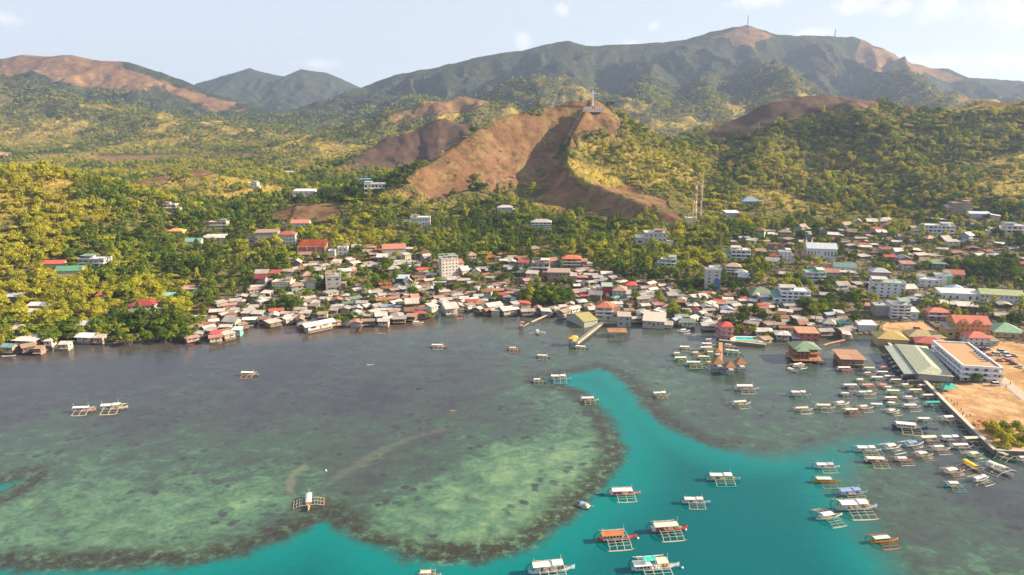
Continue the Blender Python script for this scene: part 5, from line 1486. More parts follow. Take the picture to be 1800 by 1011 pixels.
house_px(70, 545, 34, 10, 3.2, 0, 'gable', (.55, .52, .48), (.5, .45, .4), False, 'long pale roof house in the left village clearing')
house_px(20, 530, 28, 10, 3.2, 4, 'shed', (.40, .42, .46), (.4, .36, .32), False, 'blue-grey roof house at the left village edge')
house_px(48, 556, 26, 9, 3.0, -4, 'gable', (.6, .58, .54), (.5, .45, .4), False, 'white tin roof house below the left village clearing')
# the rest, by quarter
DECL = []
HN = {True: 0, False: 0, 'cottage': 0}
def try_place(u, v, x, y, w, d, yaw):
    r = max(w, d) * .5
    for fx, fy, fw, fd, fyaw in FOOT:
        dx, dy = x - fx, y - fy
        if abs(dx) > fw + fd + r or abs(dy) > fw + fd + r:
            continue
        c, s = math.cos(-fyaw), math.sin(-fyaw)
        lx, ly = dx * c - dy * s, dx * s + dy * c
        if abs(lx) < fw + w * .46 and abs(ly) < fd + d * .46:
            return False
    return True
ZONES = [
    # polygon in the picture, grid cell m, share kept, size range, two-storey share, palette weight
    ([(335, 602), (345, 548), (430, 522), (560, 527), (640, 517), (700, 507), (760, 505), (800, 515), (830, 505), (900, 512), (960, 524), (1000, 502), (1080, 492), (1160, 502), (1260, 522), (1380, 532), (1480, 542), (1500, 594), (1400, 602),
      (1345, 600), (1300, 582), (1262, 588), (1200, 572), (1120, 568), (1010, 562), (960, 556), (905, 556), (870, 560), (838, 550), (800, 552), (770, 558), (720, 566), (650, 577), (600, 577), (560, 586), (500, 587), (455, 568), (425, 594), (390, 602)], 7.4, .98, (5.5, 9.5), .07),
    ([(1240, 505), (1300, 445), (1400, 432), (1500, 428), (1640, 445), (1660, 480), (1800, 478), (1840, 565), (1660, 562), (1560, 562), (1480, 560), (1400, 537), (1300, 532)], 10.5, .88, (7, 12.5), .32),
    ([(420, 522), (480, 472), (560, 442), (700, 432), (800, 460), (920, 445), (1010, 445), (1060, 482), (1100, 492), (1000, 502), (900, 508), (700, 507), (600, 517), (500, 522)], 11, .75, (7, 11), .22),
    ([(1260, 440), (1320, 410), (1450, 400), (1600, 388), (1840, 380), (1840, 478), (1650, 478), (1500, 428), (1300, 445)], 17, .5, (8, 13), .35),
    ([(-20, 628), (-20, 520), (70, 515), (110, 535), (112, 600), (150, 604), (170, 575), (195, 602), (60, 622)], 9.0, .8, (6, 10), .1),
    ([(200, 480), (330, 400), (450, 395), (470, 440), (420, 508), (340, 545), (280, 500)], 14, .42, (7, 11), .2),
    ([(440, 335), (520, 298), (660, 283), (690, 315), (600, 335)], 30, .28, (10, 16), .3),
    ([(700, 400), (900, 375), (1000, 400), (980, 440), (800, 450)], 16, .4, (7, 12), .3)]
cand = []
for zi, (poly, cell, keep, (s0, s1), two) in enumerate(ZONES):
    ys = [on_plane(p[0], p[1], 8)[1] for p in poly]
    y0, y1 = min(ys) - 40, min(max(ys) + 60, 2400)
    gx = np.arange(-y1 * .8, y1 * .8, cell)
    gy = np.arange(y0, y1, cell)
    GX, GY = np.meshgrid(gx, gy)
    GX = GX + (rng.random(GX.shape) - .5) * cell * .55
    GY = GY + (rng.random(GX.shape) - .5) * cell * .55
    GZ = np.maximum(height(GX, GY), 0)
    gu, gv, gd = to_px(GX, GY, GZ)
    ins = poly_sd(gu, gv, poly) > 0
    sd_ = poly_sd(GX[ins], GY[ins], SHORE)
    qd_ = poly_sd(GX[ins], GY[ins], QUAY_POLY)
    for x, y, u, v, sdv, qv in zip(GX[ins], GY[ins], gu[ins], gv[ins], sd_, qd_):
        if random.random() > keep or sdv < -34 or (sdv < 2 and u > 1540) or (qv > -4 and v > 560):
            continue
        cand.append((y, x, u, v, sdv, s0, s1, two, zi))
random.shuffle(cand)
cand.sort(key=lambda c: c[8])
TREEPATCH = [(960, 525, 46, 26), (505, 540, 26, 18), (275, 585, 60, 26), (105, 590, 36, 26), (440, 530, 16, 12), (600, 560, 22, 14), (1130, 470, 60, 22), (1070, 420, 40, 16), (1215, 505, 26, 18), (1430, 545, 30, 18), (1330, 475, 26, 20), (1740, 485, 50, 26),
             (1690, 480, 34, 22), (745, 530, 14, 12), (1190, 552, 16, 12), (1500, 530, 20, 20), (1320, 555, 18, 12), (470, 545, 18, 14), (570, 545, 16, 12), (650, 490, 40, 16), (300, 560, 30, 14), (890, 490, 30, 14)]
for y, x, u, v, sdv, s0, s1, two, zi in cand:
    st = sdv < 1.0
    key = True if st else (False if zi in (0, 1) else 'cottage')
    if HN[key] >= {True: 230, False: 270, 'cottage': 230}[key]:
        continue
    if any(((u - a) / rx) ** 2 + ((v - b) / ry) ** 2 < 1 for a, b, rx, ry in TREEPATCH):
        continue
    if any(a - 1 < u < b + 1 and c < v < d + 2 for a, b, c, d, _ in PXBOX):
        continue
    if poly_sd(np.array([u]), np.array([v]), [(1545, 574), (1560, 562), (1630, 562), (1660, 585), (1640, 602), (1570, 602)])[0] > 0:
        continue
    w = random.uniform(s0, s1); d = random.uniform(s0 * .8, s1 * .85)
    yaw = R(random.choice([0, 0, 90, 20, -15, 35]) + random.gauss(0, 6)) + (R(-12) if u > 1250 else R(8))
    if not try_place(u, v, x, y, w * (.78 if zi == 0 else .95), d * (.78 if zi == 0 else .95), yaw):
        continue
    h = random.uniform(2.1, 2.9) if random.random() > two else random.uniform(5, 7.0)
    house(x, y, w, d, h, yaw, random.choice(['gable', 'gable', 'gable', 'shed', 'shed', 'hip']), '', st, word='cottage' if key == 'cottage' else 'house')
    HN[key] += 1
    mpp_ = m_per_px(y, 4)
    if zi == 4 or random.random() < ((.38 if u < 1000 else .45) if zi < 2 else .7):
        PXH.append((u - w * .4 / mpp_, u + w * .4 / mpp_, v - (h + 1.4) / mpp_, v - h * .75 / mpp_, y))
print('houses', HN)

# ------------------------------------------------------------------ seawall and quay
STONE = paint((.16, .145, .125), 'wall')
CAPST = paint((.46, .42, .36), 'wall')
def wall_run(name, pts, z0, z1, th, look, cap=True, cat='seawall'):
    P = [Vector((p[0], p[1], 0)) for p in pts]
    root = empty(name, P[0])
    n = 0
    for a, b in zip(P[:-1], P[1:]):
        L = (b - a).length
        m = max(1, int(L / 9))
        d = (b - a).normalized()
        yaw = math.atan2(d.y, d.x)
        for k in range(m):
            c = a + (b - a) * ((k + .5) / m) - P[0]
            add('wall_panel', 'wall_panel', unit_box, root, STONE, (c.x, c.y, z0), (0, 0, yaw), (L / m - .06, th, z1 - z0))
        if cap:
            c = (a + b) / 2 - P[0]
            add('coping', 'coping', unit_box, root, CAPST, (c.x, c.y, z1 + .003), (0, 0, yaw), (L + .2, th + .35, .35))
    u, v, _ = to_px(P[len(P) // 2].x, P[len(P) // 2].y, z1)
    note(root, u, v, look, cat)
    return root
SW = [on_plane(u, v)[:2] for u, v in [(1556, 604), (1572, 622), (1612, 664), (1660, 714), (1710, 764), (1748, 801)]]
wall_run('seawall', SW, -2, 2.75, 1.6, 'long dark stone seawall running down to the quay corner')
wall_run('seawall', [SW[-1], on_plane(1800, 803)[:2], on_plane(1990, 806)[:2]], -2, 2.75, 1.4, 'short pale-capped seawall along the planted corner at right')
wall_run('seawall', [on_plane(u, v)[:2] for u, v in [(1264, 603), (1300, 606), (1345, 611)]], -2, 2.0, 1.0, 'low dark retaining wall below the resort pool')
PLACES += [(1748, 796, 'the seawall corner'), (1620, 668, 'the middle of the seawall')]

# ------------------------------------------------------------------ piers
def pier(name, pts, z, w, look, mat, rails=True, place=None, step=7.0, plank=1.6):
    P = [Vector((*on_plane(u, v, z)[:2], 0)) for u, v in pts]
    root = empty(name, P[0])
    for a, b in zip(P[:-1], P[1:]):
        L = (b - a).length
        d = (b - a).normalized()
        yaw = math.atan2(d.y, d.x)
        nrm = Vector((-d.y, d.x, 0))
        for k in range(int(L / plank)):
            c = a + d * (k + .5) * plank - P[0]
            add('plank', 'plank', unit_box, root, mat, (c.x, c.y, z - .2 + .02 * (k % 3)), (0, 0, yaw), (plank - .08, w, .2))
        for k in range(int(L / step) + 1):
            for s in (-1, 1):
                c = a + d * min(k * step, L) + nrm * s * w * .45 - P[0]
                add('pile', ('post', 4.5), post_fn(4.5, .16), root, DARKWOOD, (c.x, c.y, z - 4.6), (0, 0, 0))
                if rails:
                    add('rail_post', ('post', 1.1), post_fn(1.1, .09), root, paint((.66, .62, .55), 'wood'), (c.x, c.y, z))
        if rails:
            for s in (-1, 1):
                c = (a + b) / 2 + nrm * s * w * .45 - P[0]
                add('handrail', 'handrail', unit_box, root, paint((.66, .62, .55), 'wood'), (c.x, c.y, z + 1.0), (0, 0, yaw), (L, .12, .12))
    u, v = pts[len(pts) // 2]
    note(root, u, v, look, 'pier')
    if place: PLACES.append((u, v, place))
    return root
pier('pier', [(1062, 566), (1013, 605)], 2.0, 2.2, 'long railed pier running out from the three-tiered inn', paint((.52, .46, .38), 'wood'), True, 'the long railed pier', 4.0)
pier('pier', [(994, 536), (972, 549), (934, 566)], 1.6, 1.8, 'pale plank walkway beside the big mangrove clump', paint((.56, .46, .34), 'wood'), False, 'the plank walkway')
pier('pier', [(931, 567), (919, 574)], .9, .7, 'thin plank leading to the tiny hut in the water', paint((.5, .42, .32), 'wood'), False)
pier('pier', [(1267, 602), (1266, 640)], 1.8, 2.6, 'wooden pier leading to the thatched huts', paint((.46, .28, .16), 'wood'), False, 'the thatched hut pier')
pier('pier', [(1485, 597), (1455, 604), (1448, 607)], 2.2, 1.6, 'orange timber bridge to the green-roofed restaurant', paint((.52, .27, .13), 'wood'), False)
pier('pier', [(640, 562), (632, 583)], 1.3, 1.4, 'short rickety jetty below the left waterfront shacks', DARKWOOD, False)
pier('pier', [(30, 619), (86, 614)], 1.4, 1.2, 'low timber jetty at the far left boathouse', GREYWOOD, False)

def hut(u, v, wpx, z, rise, look, thatch=(.30, .17, .09), skirt=(.50, .54, .60), name='thatched_hut'):
    x, y, _ = on_plane(u, v, 0)
    w = wpx * m_per_px(y, z)
    root = empty(name, (x, y + w / 2, z))
    mesh_part('roof', lambda V_, F_: hip_roof(V_, F_, w * .9, w * .9, 3.0, rise, .6, .25), root, paint(thatch, 'thatch'))
    mesh_part('railing', lambda V_, F_: box_geo(-w * .42, w * .42, -w * .42, w * .42, .1, 1.2, V_, F_), root, paint(skirt, 'wood'))
    add('floor', 'hut_floor', unit_box, root, DARKWOOD, (0, 0, -.2), scale=(w * .95, w * .95, .25))
    for sx in (-1, 1):
        for sy in (-1, 1):
            add('post', ('post', 6.4), post_fn(6.4, .15), root, DARKWOOD, (sx * w * .4, sy * w * .4, -3.4))
    note(root, u, v - 8, look, 'hut', 'huts on the water')
    return root
hut(1263, 655, 19, 2.2, 3.6, 'left thatched hut with pyramid roof at the pier end')
hut(1284, 660, 17, 1.8, 3.4, 'front thatched hut with pyramid roof at the pier end')
hut(1303, 655, 18, 2.0, 3.8, 'right thatched hut with pyramid roof at the pier end')
PLACES.append((1284, 645, 'the three thatched huts'))
hut(1262, 632, 10, 1.9, 2.0, 'small thatched gate hut halfway along the wooden pier')
hut(916, 578, 8, 1.2, 1.4, 'tiny lone hut standing in the water by the thin plank')
hut(1008, 609, 16, 2.2, 1.6, 'yellow-topped kiosk at the end of the long railed pier', (.62, .40, .06), (.6, .58, .54), 'pier_kiosk')

# open shed over the water
x, y, _ = on_plane(1086, 594, 0)
root = empty('fish_shed', (x, y + 4, 0), R(-3))
add('roof', 'fish_roof', lambda V_, F_: shed_roof(V_, F_, 1, 1, 0, .12, 0, .06), root, paint((.34, .19, .11), 'thatch'), (0, 0, 4.0), scale=(13.5, 9, 3))
for i in range(4):
    for j in (-1, 1):
        add('post', ('post', 5.2), post_fn(5.2, .12), root, DARKWOOD, (-6 + 4 * i, j * 4, -1.1))
    add('cross_beam', 'cross_beam', unit_box, root, DARKWOOD, (-6 + 4 * i, 0, 2.6), scale=(.15, 8.2, .15))
note(root, 1086, 585, 'open shed with brown slatted roof on posts in the water', 'shed')

# green-roofed restaurant on stilts
x, y, _ = on_plane(1423, 640, 0)
mp = m_per_px(y, 3)
RW = 52 * mp
root = empty('stilt_restaurant', (x, y + 9, 2.0), R(-4))
FOOT.append((x, y + 9, RW / 2, 10, 0))
PXBOX.append((1395, 1450, 598, 634, y))
ORW = paint((.46, .24, .12), 'wood')
add('floor', 'deck_floor', unit_box, root, ORW, (0, 0, -.3), scale=(RW, 18, .3))
add('upper_floor', 'deck_floor', unit_box, root, ORW, (0, 1.5, 3.1), scale=(RW * .9, 14, .25))
mesh_part('roof', lambda V_, F_: hip_roof(V_, F_, RW * .84, 14, 6.3, 3.2, .8, .2), root, paint((.15, .25, .16), 'tin'), (0, 2, 0))
mesh_part('porch_roof', lambda V_, F_: hip_roof(V_, F_, RW * .4, 6, 5.6, 2.0, .5, .2), root, paint((.15, .25, .16), 'tin'), (-RW * .18, -4.5, 0))
mesh_part('wall', lambda V_, F_: box_geo(-RW * .4, RW * .4, -2, 8, 0, 6.2, V_, F_), root, paint((.26, .13, .08), 'wood'))
for k in range(7):
    add('column', ('post', 11), post_fn(10.2, .16), root, DARKWOOD, (-RW * .45 + RW * .9 * k / 6, -8.4, -4))
    add('column', ('post', 11), post_fn(10.2, .16), root, DARKWOOD, (-RW * .45 + RW * .9 * k / 6, 8.4, -4))
for zz in (.9, 3.9):
    add('railing', 'railing', unit_box, root, ORW, (0, -8.7 if zz < 2 else -5.4, zz), scale=(RW * .96, .12, .15))
    add('railing', 'railing', unit_box, root, ORW, (0, -8.7 if zz < 2 else -5.4, zz - .5), scale=(RW * .96, .1, .1))
for k in range(5):
    win(root, -RW * .32 + RW * .16 * k, -2.06, 1.2, 1.6, 1.3, 'f')
note(root, 1423, 618, 'two-storey timber restaurant with dark green roof standing on stilts', 'restaurant')
PLACES.append((1423, 615, 'the green-roofed stilt restaurant'))

# pool
x, y, _ = on_plane(1314, 599, 2.1)
root = empty('swimming_pool', (x, y + 4, 2.0), R(-4))
add('pool_deck', 'pool_deck', unit_box, root, paint((.55, .50, .40), 'wall'), (0, 0, -.6), scale=(21, 13, .6))
add('basin', 'pool_deck', unit_box, root, paint((.02, .38, .46), 'glass'), (.5, 1.5, .01), scale=(13, 6, .05))
add('lawn', 'pool_deck', unit_box, root, paint((.14, .24, .05), 'thatch'), (0, -4.4, .01), scale=(15, 3, .05))
FOOT.append((x, y + 4, 12, 8, 0))
PXBOX.append((1290, 1340, 586, 602, y))
note(root, 1314, 593, 'turquoise swimming pool beside the pink resort house', 'pool')
PLACES.append((1314, 593, 'the turquoise pool'))

# ------------------------------------------------------------------ the hilltop cross
x, y, z = at_dist(1042, 187, 1240)
z = ground(x, y)
mp = m_per_px(y, z)
root = empty('hilltop_cross', (x, y, z))
CW = paint((.80, .78, .75), 'wall')
HC = 25 * mp
add('shaft', 'cross_shaft', unit_box, root, CW, (0, 0, 0), scale=(2.8, 2.4, HC))
add('arms', 'cross_arms', unit_box, root, CW, (0, 0, HC * .72), scale=(11, 2.3, 2.4))
add('plinth', 'cross_plinth', unit_box, root, CW, (0, 0, -2), scale=(5, 5, 3.0))
note(root, 1042, 172, 'tall white cross standing on the brown hilltop', 'cross')
PLACES.append((1042, 172, 'the hilltop cross'))
x2, y2 = x - 1.5, y - 16
z2 = max(ground(x2 + dx_, y2 + dy_) for dx_ in (-15, -8, 0, 8, 15) for dy_ in (-3, 3)) - 1.8
root = empty('viewing_deck', (x2, y2, z2))
add('platform', 'deck_platform', unit_box, root, paint((.50, .38, .30), 'wall'), (0, 0, -5), scale=(33, 9, 5.4))
add('retaining_wall', 'deck_wall', unit_box, root, paint((.66, .60, .54), 'wall'), (0, -5.2, -5.2), scale=(34, .8, 3.6))
add('pavilion', 'deck_pavilion', unit_box, root, CW, (-9, 1, .4), scale=(13, 4, 3.4))
add('pavilion_roof', 'deck_pavroof', unit_box, root, paint((.30, .16, .12), 'tin'), (-9, 1, 3.82), scale=(15, 5.4, .5))
for k in range(3):
    win(root, -13 + 4 * k, -1.05, 1.0, 2.0, 1.6, 'f')
for k in (6, 9.5, 13):
    add('pillar', 'deck_pillar', unit_box, root, CW, (k, 1, .4), scale=(1.5, 1.5, 4.2))
note(root, 1040, 184, 'white viewing deck and pavilion below the hilltop cross', 'pavilion')
# stairway down the ridge
pts = [(1026, 193), (1019, 204), (1011, 218), (1003, 232), (997, 246), (992, 257)]
WP = [hit(u, v) for u, v in pts]
root = empty('stairway', WP[0])
steps = []
for (x0, y0, z0), (x1, y1, z1) in zip(WP[:-1], WP[1:]):
    L = math.hypot(x1 - x0, y1 - y0)
    for k in range(max(2, int(L / 3.0))):
        f = k / max(2, int(L / 3.0))
        steps.append((x0 + (x1 - x0) * f, y0 + (y1 - y0) * f))
for sx, sy in steps:
    add('step', 'step', unit_box, root, paint((.50, .42, .36), 'wall'), (sx - WP[0][0], sy - WP[0][1], ground(sx, sy) - WP[0][2] - .8), scale=(3.4, 2.6, 1.4))
for k, (sx, sy) in enumerate(steps[::2]):
    add('side_wall', 'side_wall', unit_box, root, paint((.62, .48, .36), 'wall'), (sx - WP[0][0] + 2.2, sy - WP[0][1], ground(sx + 2.2, sy) - WP[0][2] - .8), scale=(.5, 5.4, 2.0))
note(root, 1008, 222, 'stepped path descending the ridge from the hilltop cross', 'stairway')

# ------------------------------------------------------------------ antennas
def lattice(name, u, vb, vt, w0, w1, cols, look, dist=None, panels=10):
    x, y, z = hit(u, vb) if dist is None else at_dist(u, vb, dist)
    z = ground(x, y)
    H = (vb - vt) * m_per_px(y, z)
    root = empty(name, (x, y, z - 1))
    th = max(.18, m_per_px(y, z) * .16)
    for k in range(panels):
        m = paint(cols[k % len(cols)], 'gloss')
        def seg(V_, F_, k=k):
            a = (w0 + (w1 - w0) * k / panels) / 2; b = (w0 + (w1 - w0) * (k + 1) / panels) / 2
            z0, z1 = H * k / panels, H * (k + 1) / panels
            cs = [(-1, -1), (1, -1), (1, 1), (-1, 1)]
            for i in range(4):
                j = (i + 1) % 4
                tube_geo([(cs[i][0] * a, cs[i][1] * a, z0), (cs[i][0] * b, cs[i][1] * b, z1)], th, V_, F_, 4)
                tube_geo([(cs[i][0] * a, cs[i][1] * a, z0), (cs[j][0] * b, cs[j][1] * b, z1)], th * .45, V_, F_, 3)
                tube_geo([(cs[j][0] * a, cs[j][1] * a, z0), (cs[i][0] * b, cs[i][1] * b, z1)], th * .45, V_, F_, 3)
                tube_geo([(cs[i][0] * b, cs[i][1] * b, z1), (cs[j][0] * b, cs[j][1] * b, z1)], th * .45, V_, F_, 3)
        mesh_part('lattice_section', seg, root, m)
    for k, (zz, an) in enumerate([(.97, 0), (.93, 2), (.86, 4), (.80, 1)]):
        add('antenna_dish', 'antenna_dish', lambda V_, F_: tube_geo([(0, -.3, 0), (0, .3, 0)], [.9, 1.1], V_, F_, 8), root, paint(WHITE, 'gloss'), (math.cos(an) * w1, math.sin(an) * w1, H * zz), (0, 0, an))
    note(root, u, (vb + vt) / 2, look, 'antenna tower')
    PXBOX.append((u - 5, u + 5, vt, vb - 8, y))
    return root
lattice('antenna_tower', 1221, 385, 318, 3.6, 1.3, [(.72, .70, .68), (.55, .14, .07)], 'red and white banded lattice antenna tower on the spur')
lattice('antenna_tower', 1231, 384, 318, 1.6, 1.1, [(.62, .56, .52), (.70, .68, .66), (.60, .36, .28)], 'slim pale lattice mast right of the red and white tower')
PLACES.append((1224, 350, 'the antenna towers'))
lattice('antenna_tower', 1314, 49, 31, 6, 2.5, [(.30, .28, .28)], 'tiny dark antenna mast on the highest mountain top', 4740, 5)
lattice('antenna_tower', 1467, 68, 55, 6, 3, [(.30, .28, .28)], 'small dark antenna mast on the flat mountain ridge', 4740, 4)
bk('equipment_hut', 1205, 1222, 381, 393, 9, 0, 1, WHITE, 'flat', (.75, .74, .72), 'white equipment hut at the foot of the antenna tower', cat='hut', wins=None)
bk('summit_hut', 1024, 1032, 168, 173, 5, 0, 1, WHITE, 'shed', (.72, .72, .72), 'tiny white hut left of the hilltop cross', cat='hut', wins=None) if False else None

# ------------------------------------------------------------------ vehicles, tents, people on the open ground
def car(u, v, colr, yaw, van=False):
    x, y, _ = on_plane(u, v, 2.9)
    z = ground(x, y)
    root = empty('parked_van' if van else 'parked_car', (x, y, z), R(yaw))
    cm = paint(colr, 'gloss')
    L, Wc, hb, hc = (5.4, 2.0, 1.25, 2.2) if van else (4.5, 1.85, .95, 1.5)
    def body(V_, F_):
        prof = [(-L / 2, .35), (L / 2, .35), (L / 2, hb * .75), (L / 2 - .5, hb), (-L / 2 + .15, hb), (-L / 2, hb * .8)]
        n = len(prof); b = len(V_)
        for yy in (-Wc / 2, Wc / 2):
            V_.extend([(px, yy, pz) for px, pz in prof])
        F_.append(tuple(range(b, b + n))); F_.append(tuple(range(b + 2 * n - 1, b + n - 1, -1)))
        for i in range(n):
            j = (i + 1) % n
            F_.append((b + i, b + n + i, b + n + j, b + j))
    def cab(V_, F_):
        a0, a1 = (-L / 2 + .2, L / 2 - 1.0) if van else (-L / 2 + .6, L / 2 - 1.3)
        b = len(V_)
        V_.extend([(a0, -Wc / 2 + .05, hb), (a1, -Wc / 2 + .05, hb), (a1, Wc / 2 - .05, hb), (a0, Wc / 2 - .05, hb), (a0 + .25, -Wc / 2 + .2, hc), (a1 - .7, -Wc / 2 + .2, hc), (a1 - .7, Wc / 2 - .2, hc), (a0 + .25, Wc / 2 - .2, hc)])
        F_.extend([(b, b + 1, b + 5, b + 4), (b + 1, b + 2, b + 6, b + 5), (b + 2, b + 3, b + 7, b + 6), (b + 3, b, b + 4, b + 7), (b + 4, b + 5, b + 6, b + 7)])
    add('body', ('car_body', van), body, root, cm)
    add('glasshouse', ('car_cab', van), cab, root, GLASS)
    add('roof', ('car_roof', van), unit_box, root, cm, (-.25 if van else -.35, 0, hc + .004), scale=((L - 2.0) if van else L - 2.9, Wc - .42, .08))
    for sx in (-.3, .3):
        for sy in (-1, 1):
            add('wheel', 'wheel', lambda V_, F_: tube_geo([(0, -.11, 0), (0, .11, 0)], .33, V_, F_, 10), root, paint((.03, .03, .03), 'wall'), (sx * L, sy * (Wc / 2 - .08), .33))
    nm = {WHITE: 'white', GREY: 'silver', RED: 'red', NAVY: 'dark', PINK: 'pale red'}[colr]
    note(root, u, v, 'parked %s %s on the dirt lot' % (nm, 'van' if van else 'car'), 'van' if van else 'car', 'vehicles parked on the dirt lot')
for a in [(1751, 627, WHITE, -20, True), (1760, 622, WHITE, -20, True), (1768, 627, WHITE, 0, True), (1736, 617, GREY, -30, False), (1782, 629, GREY, -30, False), (1739, 627, PINK, -35, False), (1757, 637, PINK, -30, False),
          (1774, 638, RED, -20, False), (1781, 643, NAVY, -10, False), (1793, 648, WHITE, 60, False), (1750, 679, WHITE, -3, True), (1728, 617, NAVY, -30, False), (1591, 566, WHITE, -10, True), (1612, 581, PINK, -8, True), (1772, 633, WHITE, 10, True)]:
    car(*a)
def tent(u, v, look):
    x, y, _ = on_plane(u, v, 2.6)
    root = empty('market_tent', (x, y, ground(x, y)))
    mesh_part('canopy', lambda V_, F_: hip_roof(V_, F_, 5.5, 5.5, 2.4, 1.5, .2, .1), root, paint((.05, .38, .28), 'cloth'))
    for sx in (-1, 1):
        for sy in (-1, 1):
            add('post', ('post', 2.5), post_fn(2.5, .06), root, paint(WHITE, 'gloss'), (sx * 2.5, sy * 2.5, 0))
    note(root, u, v, look, 'tent', 'green market tents')
tent(1661, 688, 'left green tent on the quay'); tent(1670, 685, 'right green tent on the quay'); tent(1716, 670, 'small green tent under a tree beside the port block')
# people: one continuous skinned figure shared by all, clothes differ
def person_mesh():
    J = [(0, 0, .95), (0, 0, 1.15), (0, 0, 1.38), (0, 0, 1.5), (0, .01, 1.58), (0, .01, 1.74), (.18, 0, 1.4), (.25, .02, 1.12), (.27, -.1, .9), (-.18, 0, 1.4), (-.25, .02, 1.12), (-.27, -.1, .9),
         (.1, 0, .88), (.11, -.08, .5), (.11, .02, .08), (.11, -.12, .03), (-.1, 0, .88), (-.11, .06, .5), (-.11, .12, .08), (-.11, 0, .03)]
    E = [(0, 1), (1, 2), (2, 3), (3, 4), (4, 5), (2, 6), (6, 7), (7, 8), (2, 9), (9, 10), (10, 11), (0, 12), (12, 13), (13, 14), (14, 15), (0, 16), (16, 17), (17, 18), (18, 19)]
    rad = [.14, .13, .15, .06, .09, .08, .07, .05, .04, .07, .05, .04, .1, .07, .05, .04, .1, .07, .05, .04]
    me = bpy.data.meshes.new('person_src'); me.from_pydata(J, E, [])
    o = bpy.data.objects.new('person_src', me); col.objects.link(o)
    m = o.modifiers.new('s', 'SKIN')
    for i, sv in enumerate(me.skin_vertices[0].data):
        sv.radius = (rad[i], rad[i]); sv.use_root = (i == 0)
    dg = bpy.context.evaluated_depsgraph_get()
    out = bpy.data.meshes.new_from_object(o.evaluated_get(dg))
    out.name = 'person_body'
    bpy.data.objects.remove(o)
    return out
PM = person_mesh()
PMM = {}
SHIRTS = {'red': (.5, .05, .05), 'white': (.7, .68, .66), 'blue': (.07, .14, .4), 'black': (.03, .03, .04), 'yellow': (.6, .42, .05), 'green': (.05, .3, .12)}
PPL = [(1664, 702, 'white'), (1677, 713, 'black'), (1682, 712, 'red'), (1689, 722, 'blue'), (1693, 726, 'white'), (1692, 730, 'red'), (1699, 734, 'black'), (1705, 733, 'blue'), (1710, 744, 'white'), (1712, 748, 'yellow'), (1728, 746, 'black'),
       (1749, 748, 'red'), (1650, 686, 'blue'), (1655, 684, 'white'), (1775, 679, 'black'), (1768, 684, 'green'), (1797, 659, 'black'), (1741, 741, 'blue'), (1719, 752, 'white'), (1672, 706, 'yellow'), (1646, 681, 'red'), (1745, 786, 'blue'), (1764, 789, 'white')]
for k, (u, v, c) in enumerate(PPL):
    x, y, _ = on_plane(u, v, 2.4)
    if c not in PMM:
        m2 = PM.copy(); m2.materials.clear(); PMM[c] = m2
        sm = paint(SHIRTS[c], 'cloth'); tr = paint((.07, .075, .1), 'cloth'); sk = paint((.30, .17, .11), 'wall')
        for q in (sm, tr, sk):
            m2.materials.append(q)
        for p in m2.polygons:
            zc = p.center[2]
            p.material_index = 2 if (zc > 1.47 or zc < .1 or (abs(p.center[0]) > .2 and zc < 1.15)) else (1 if zc < .95 else 0)
    o = bpy.data.objects.new('person', PMM[c]); col.objects.link(o)
    o.location = (x, y, ground(x, y)); o.rotation_euler = (0, 0, k * 1.7)
    note(o, u, v, 'person in %s top on the quay' % c, 'person', 'people on the quay')
# beach umbrella
x, y, _ = on_plane(1723, 747, 2.4)
root = empty('beach_umbrella', (x, y, ground(x, y)))
add('shade', 'umbrella_shade', lambda V_, F_: tube_geo([(0, 0, 1.8), (0, 0, 2.5)], [1.8, .05], V_, F_, 8), root, paint((.55, .03, .05), 'cloth'))
add('pole', ('post', 2.4), post_fn(2.4, .05), root, paint(WHITE, 'gloss'))
note(root, 1723, 744, 'bright red umbrella on the sandy quay', 'umbrella')

# concrete road past the port block
def ribbon(name, pts, w, lift, mat):
    P = [on_plane(u, v, 2.8) for u, v in pts]
    V_, F_ = [], []
    fine = []
    for a, b in zip(P[:-1], P[1:]):
        for k in range(12):
            f = k / 12
            fine.append((a[0] + (b[0] - a[0]) * f, a[1] + (b[1] - a[1]) * f))
    fine.append(P[-1][:2])
    for i, (x, y) in enumerate(fine):
        q = fine[min(i + 1, len(fine) - 1)]; r0 = fine[max(i - 1, 0)]
        d = Vector((q[0] - r0[0], q[1] - r0[1])).normalized()
        for s_ in (-1, 1):
            xx, yy = x - d.y * s_ * w / 2, y + d.x * s_ * w / 2
            V_.append((xx, yy, ground(xx, yy) + lift))
    for i in range(len(fine) - 1):
        F_.append((2 * i, 2 * i + 1, 2 * i + 3, 2 * i + 2))
    o = link(name, new_mesh(name, V_, F_), None, mat)
    tag(o, kind='structure')
    return o
ribbon('road', [(1728, 640), (1748, 658), (1775, 680), (1812, 710), (1850, 745)], 6.0, .10, paint((.46, .40, .33), 'wall'))

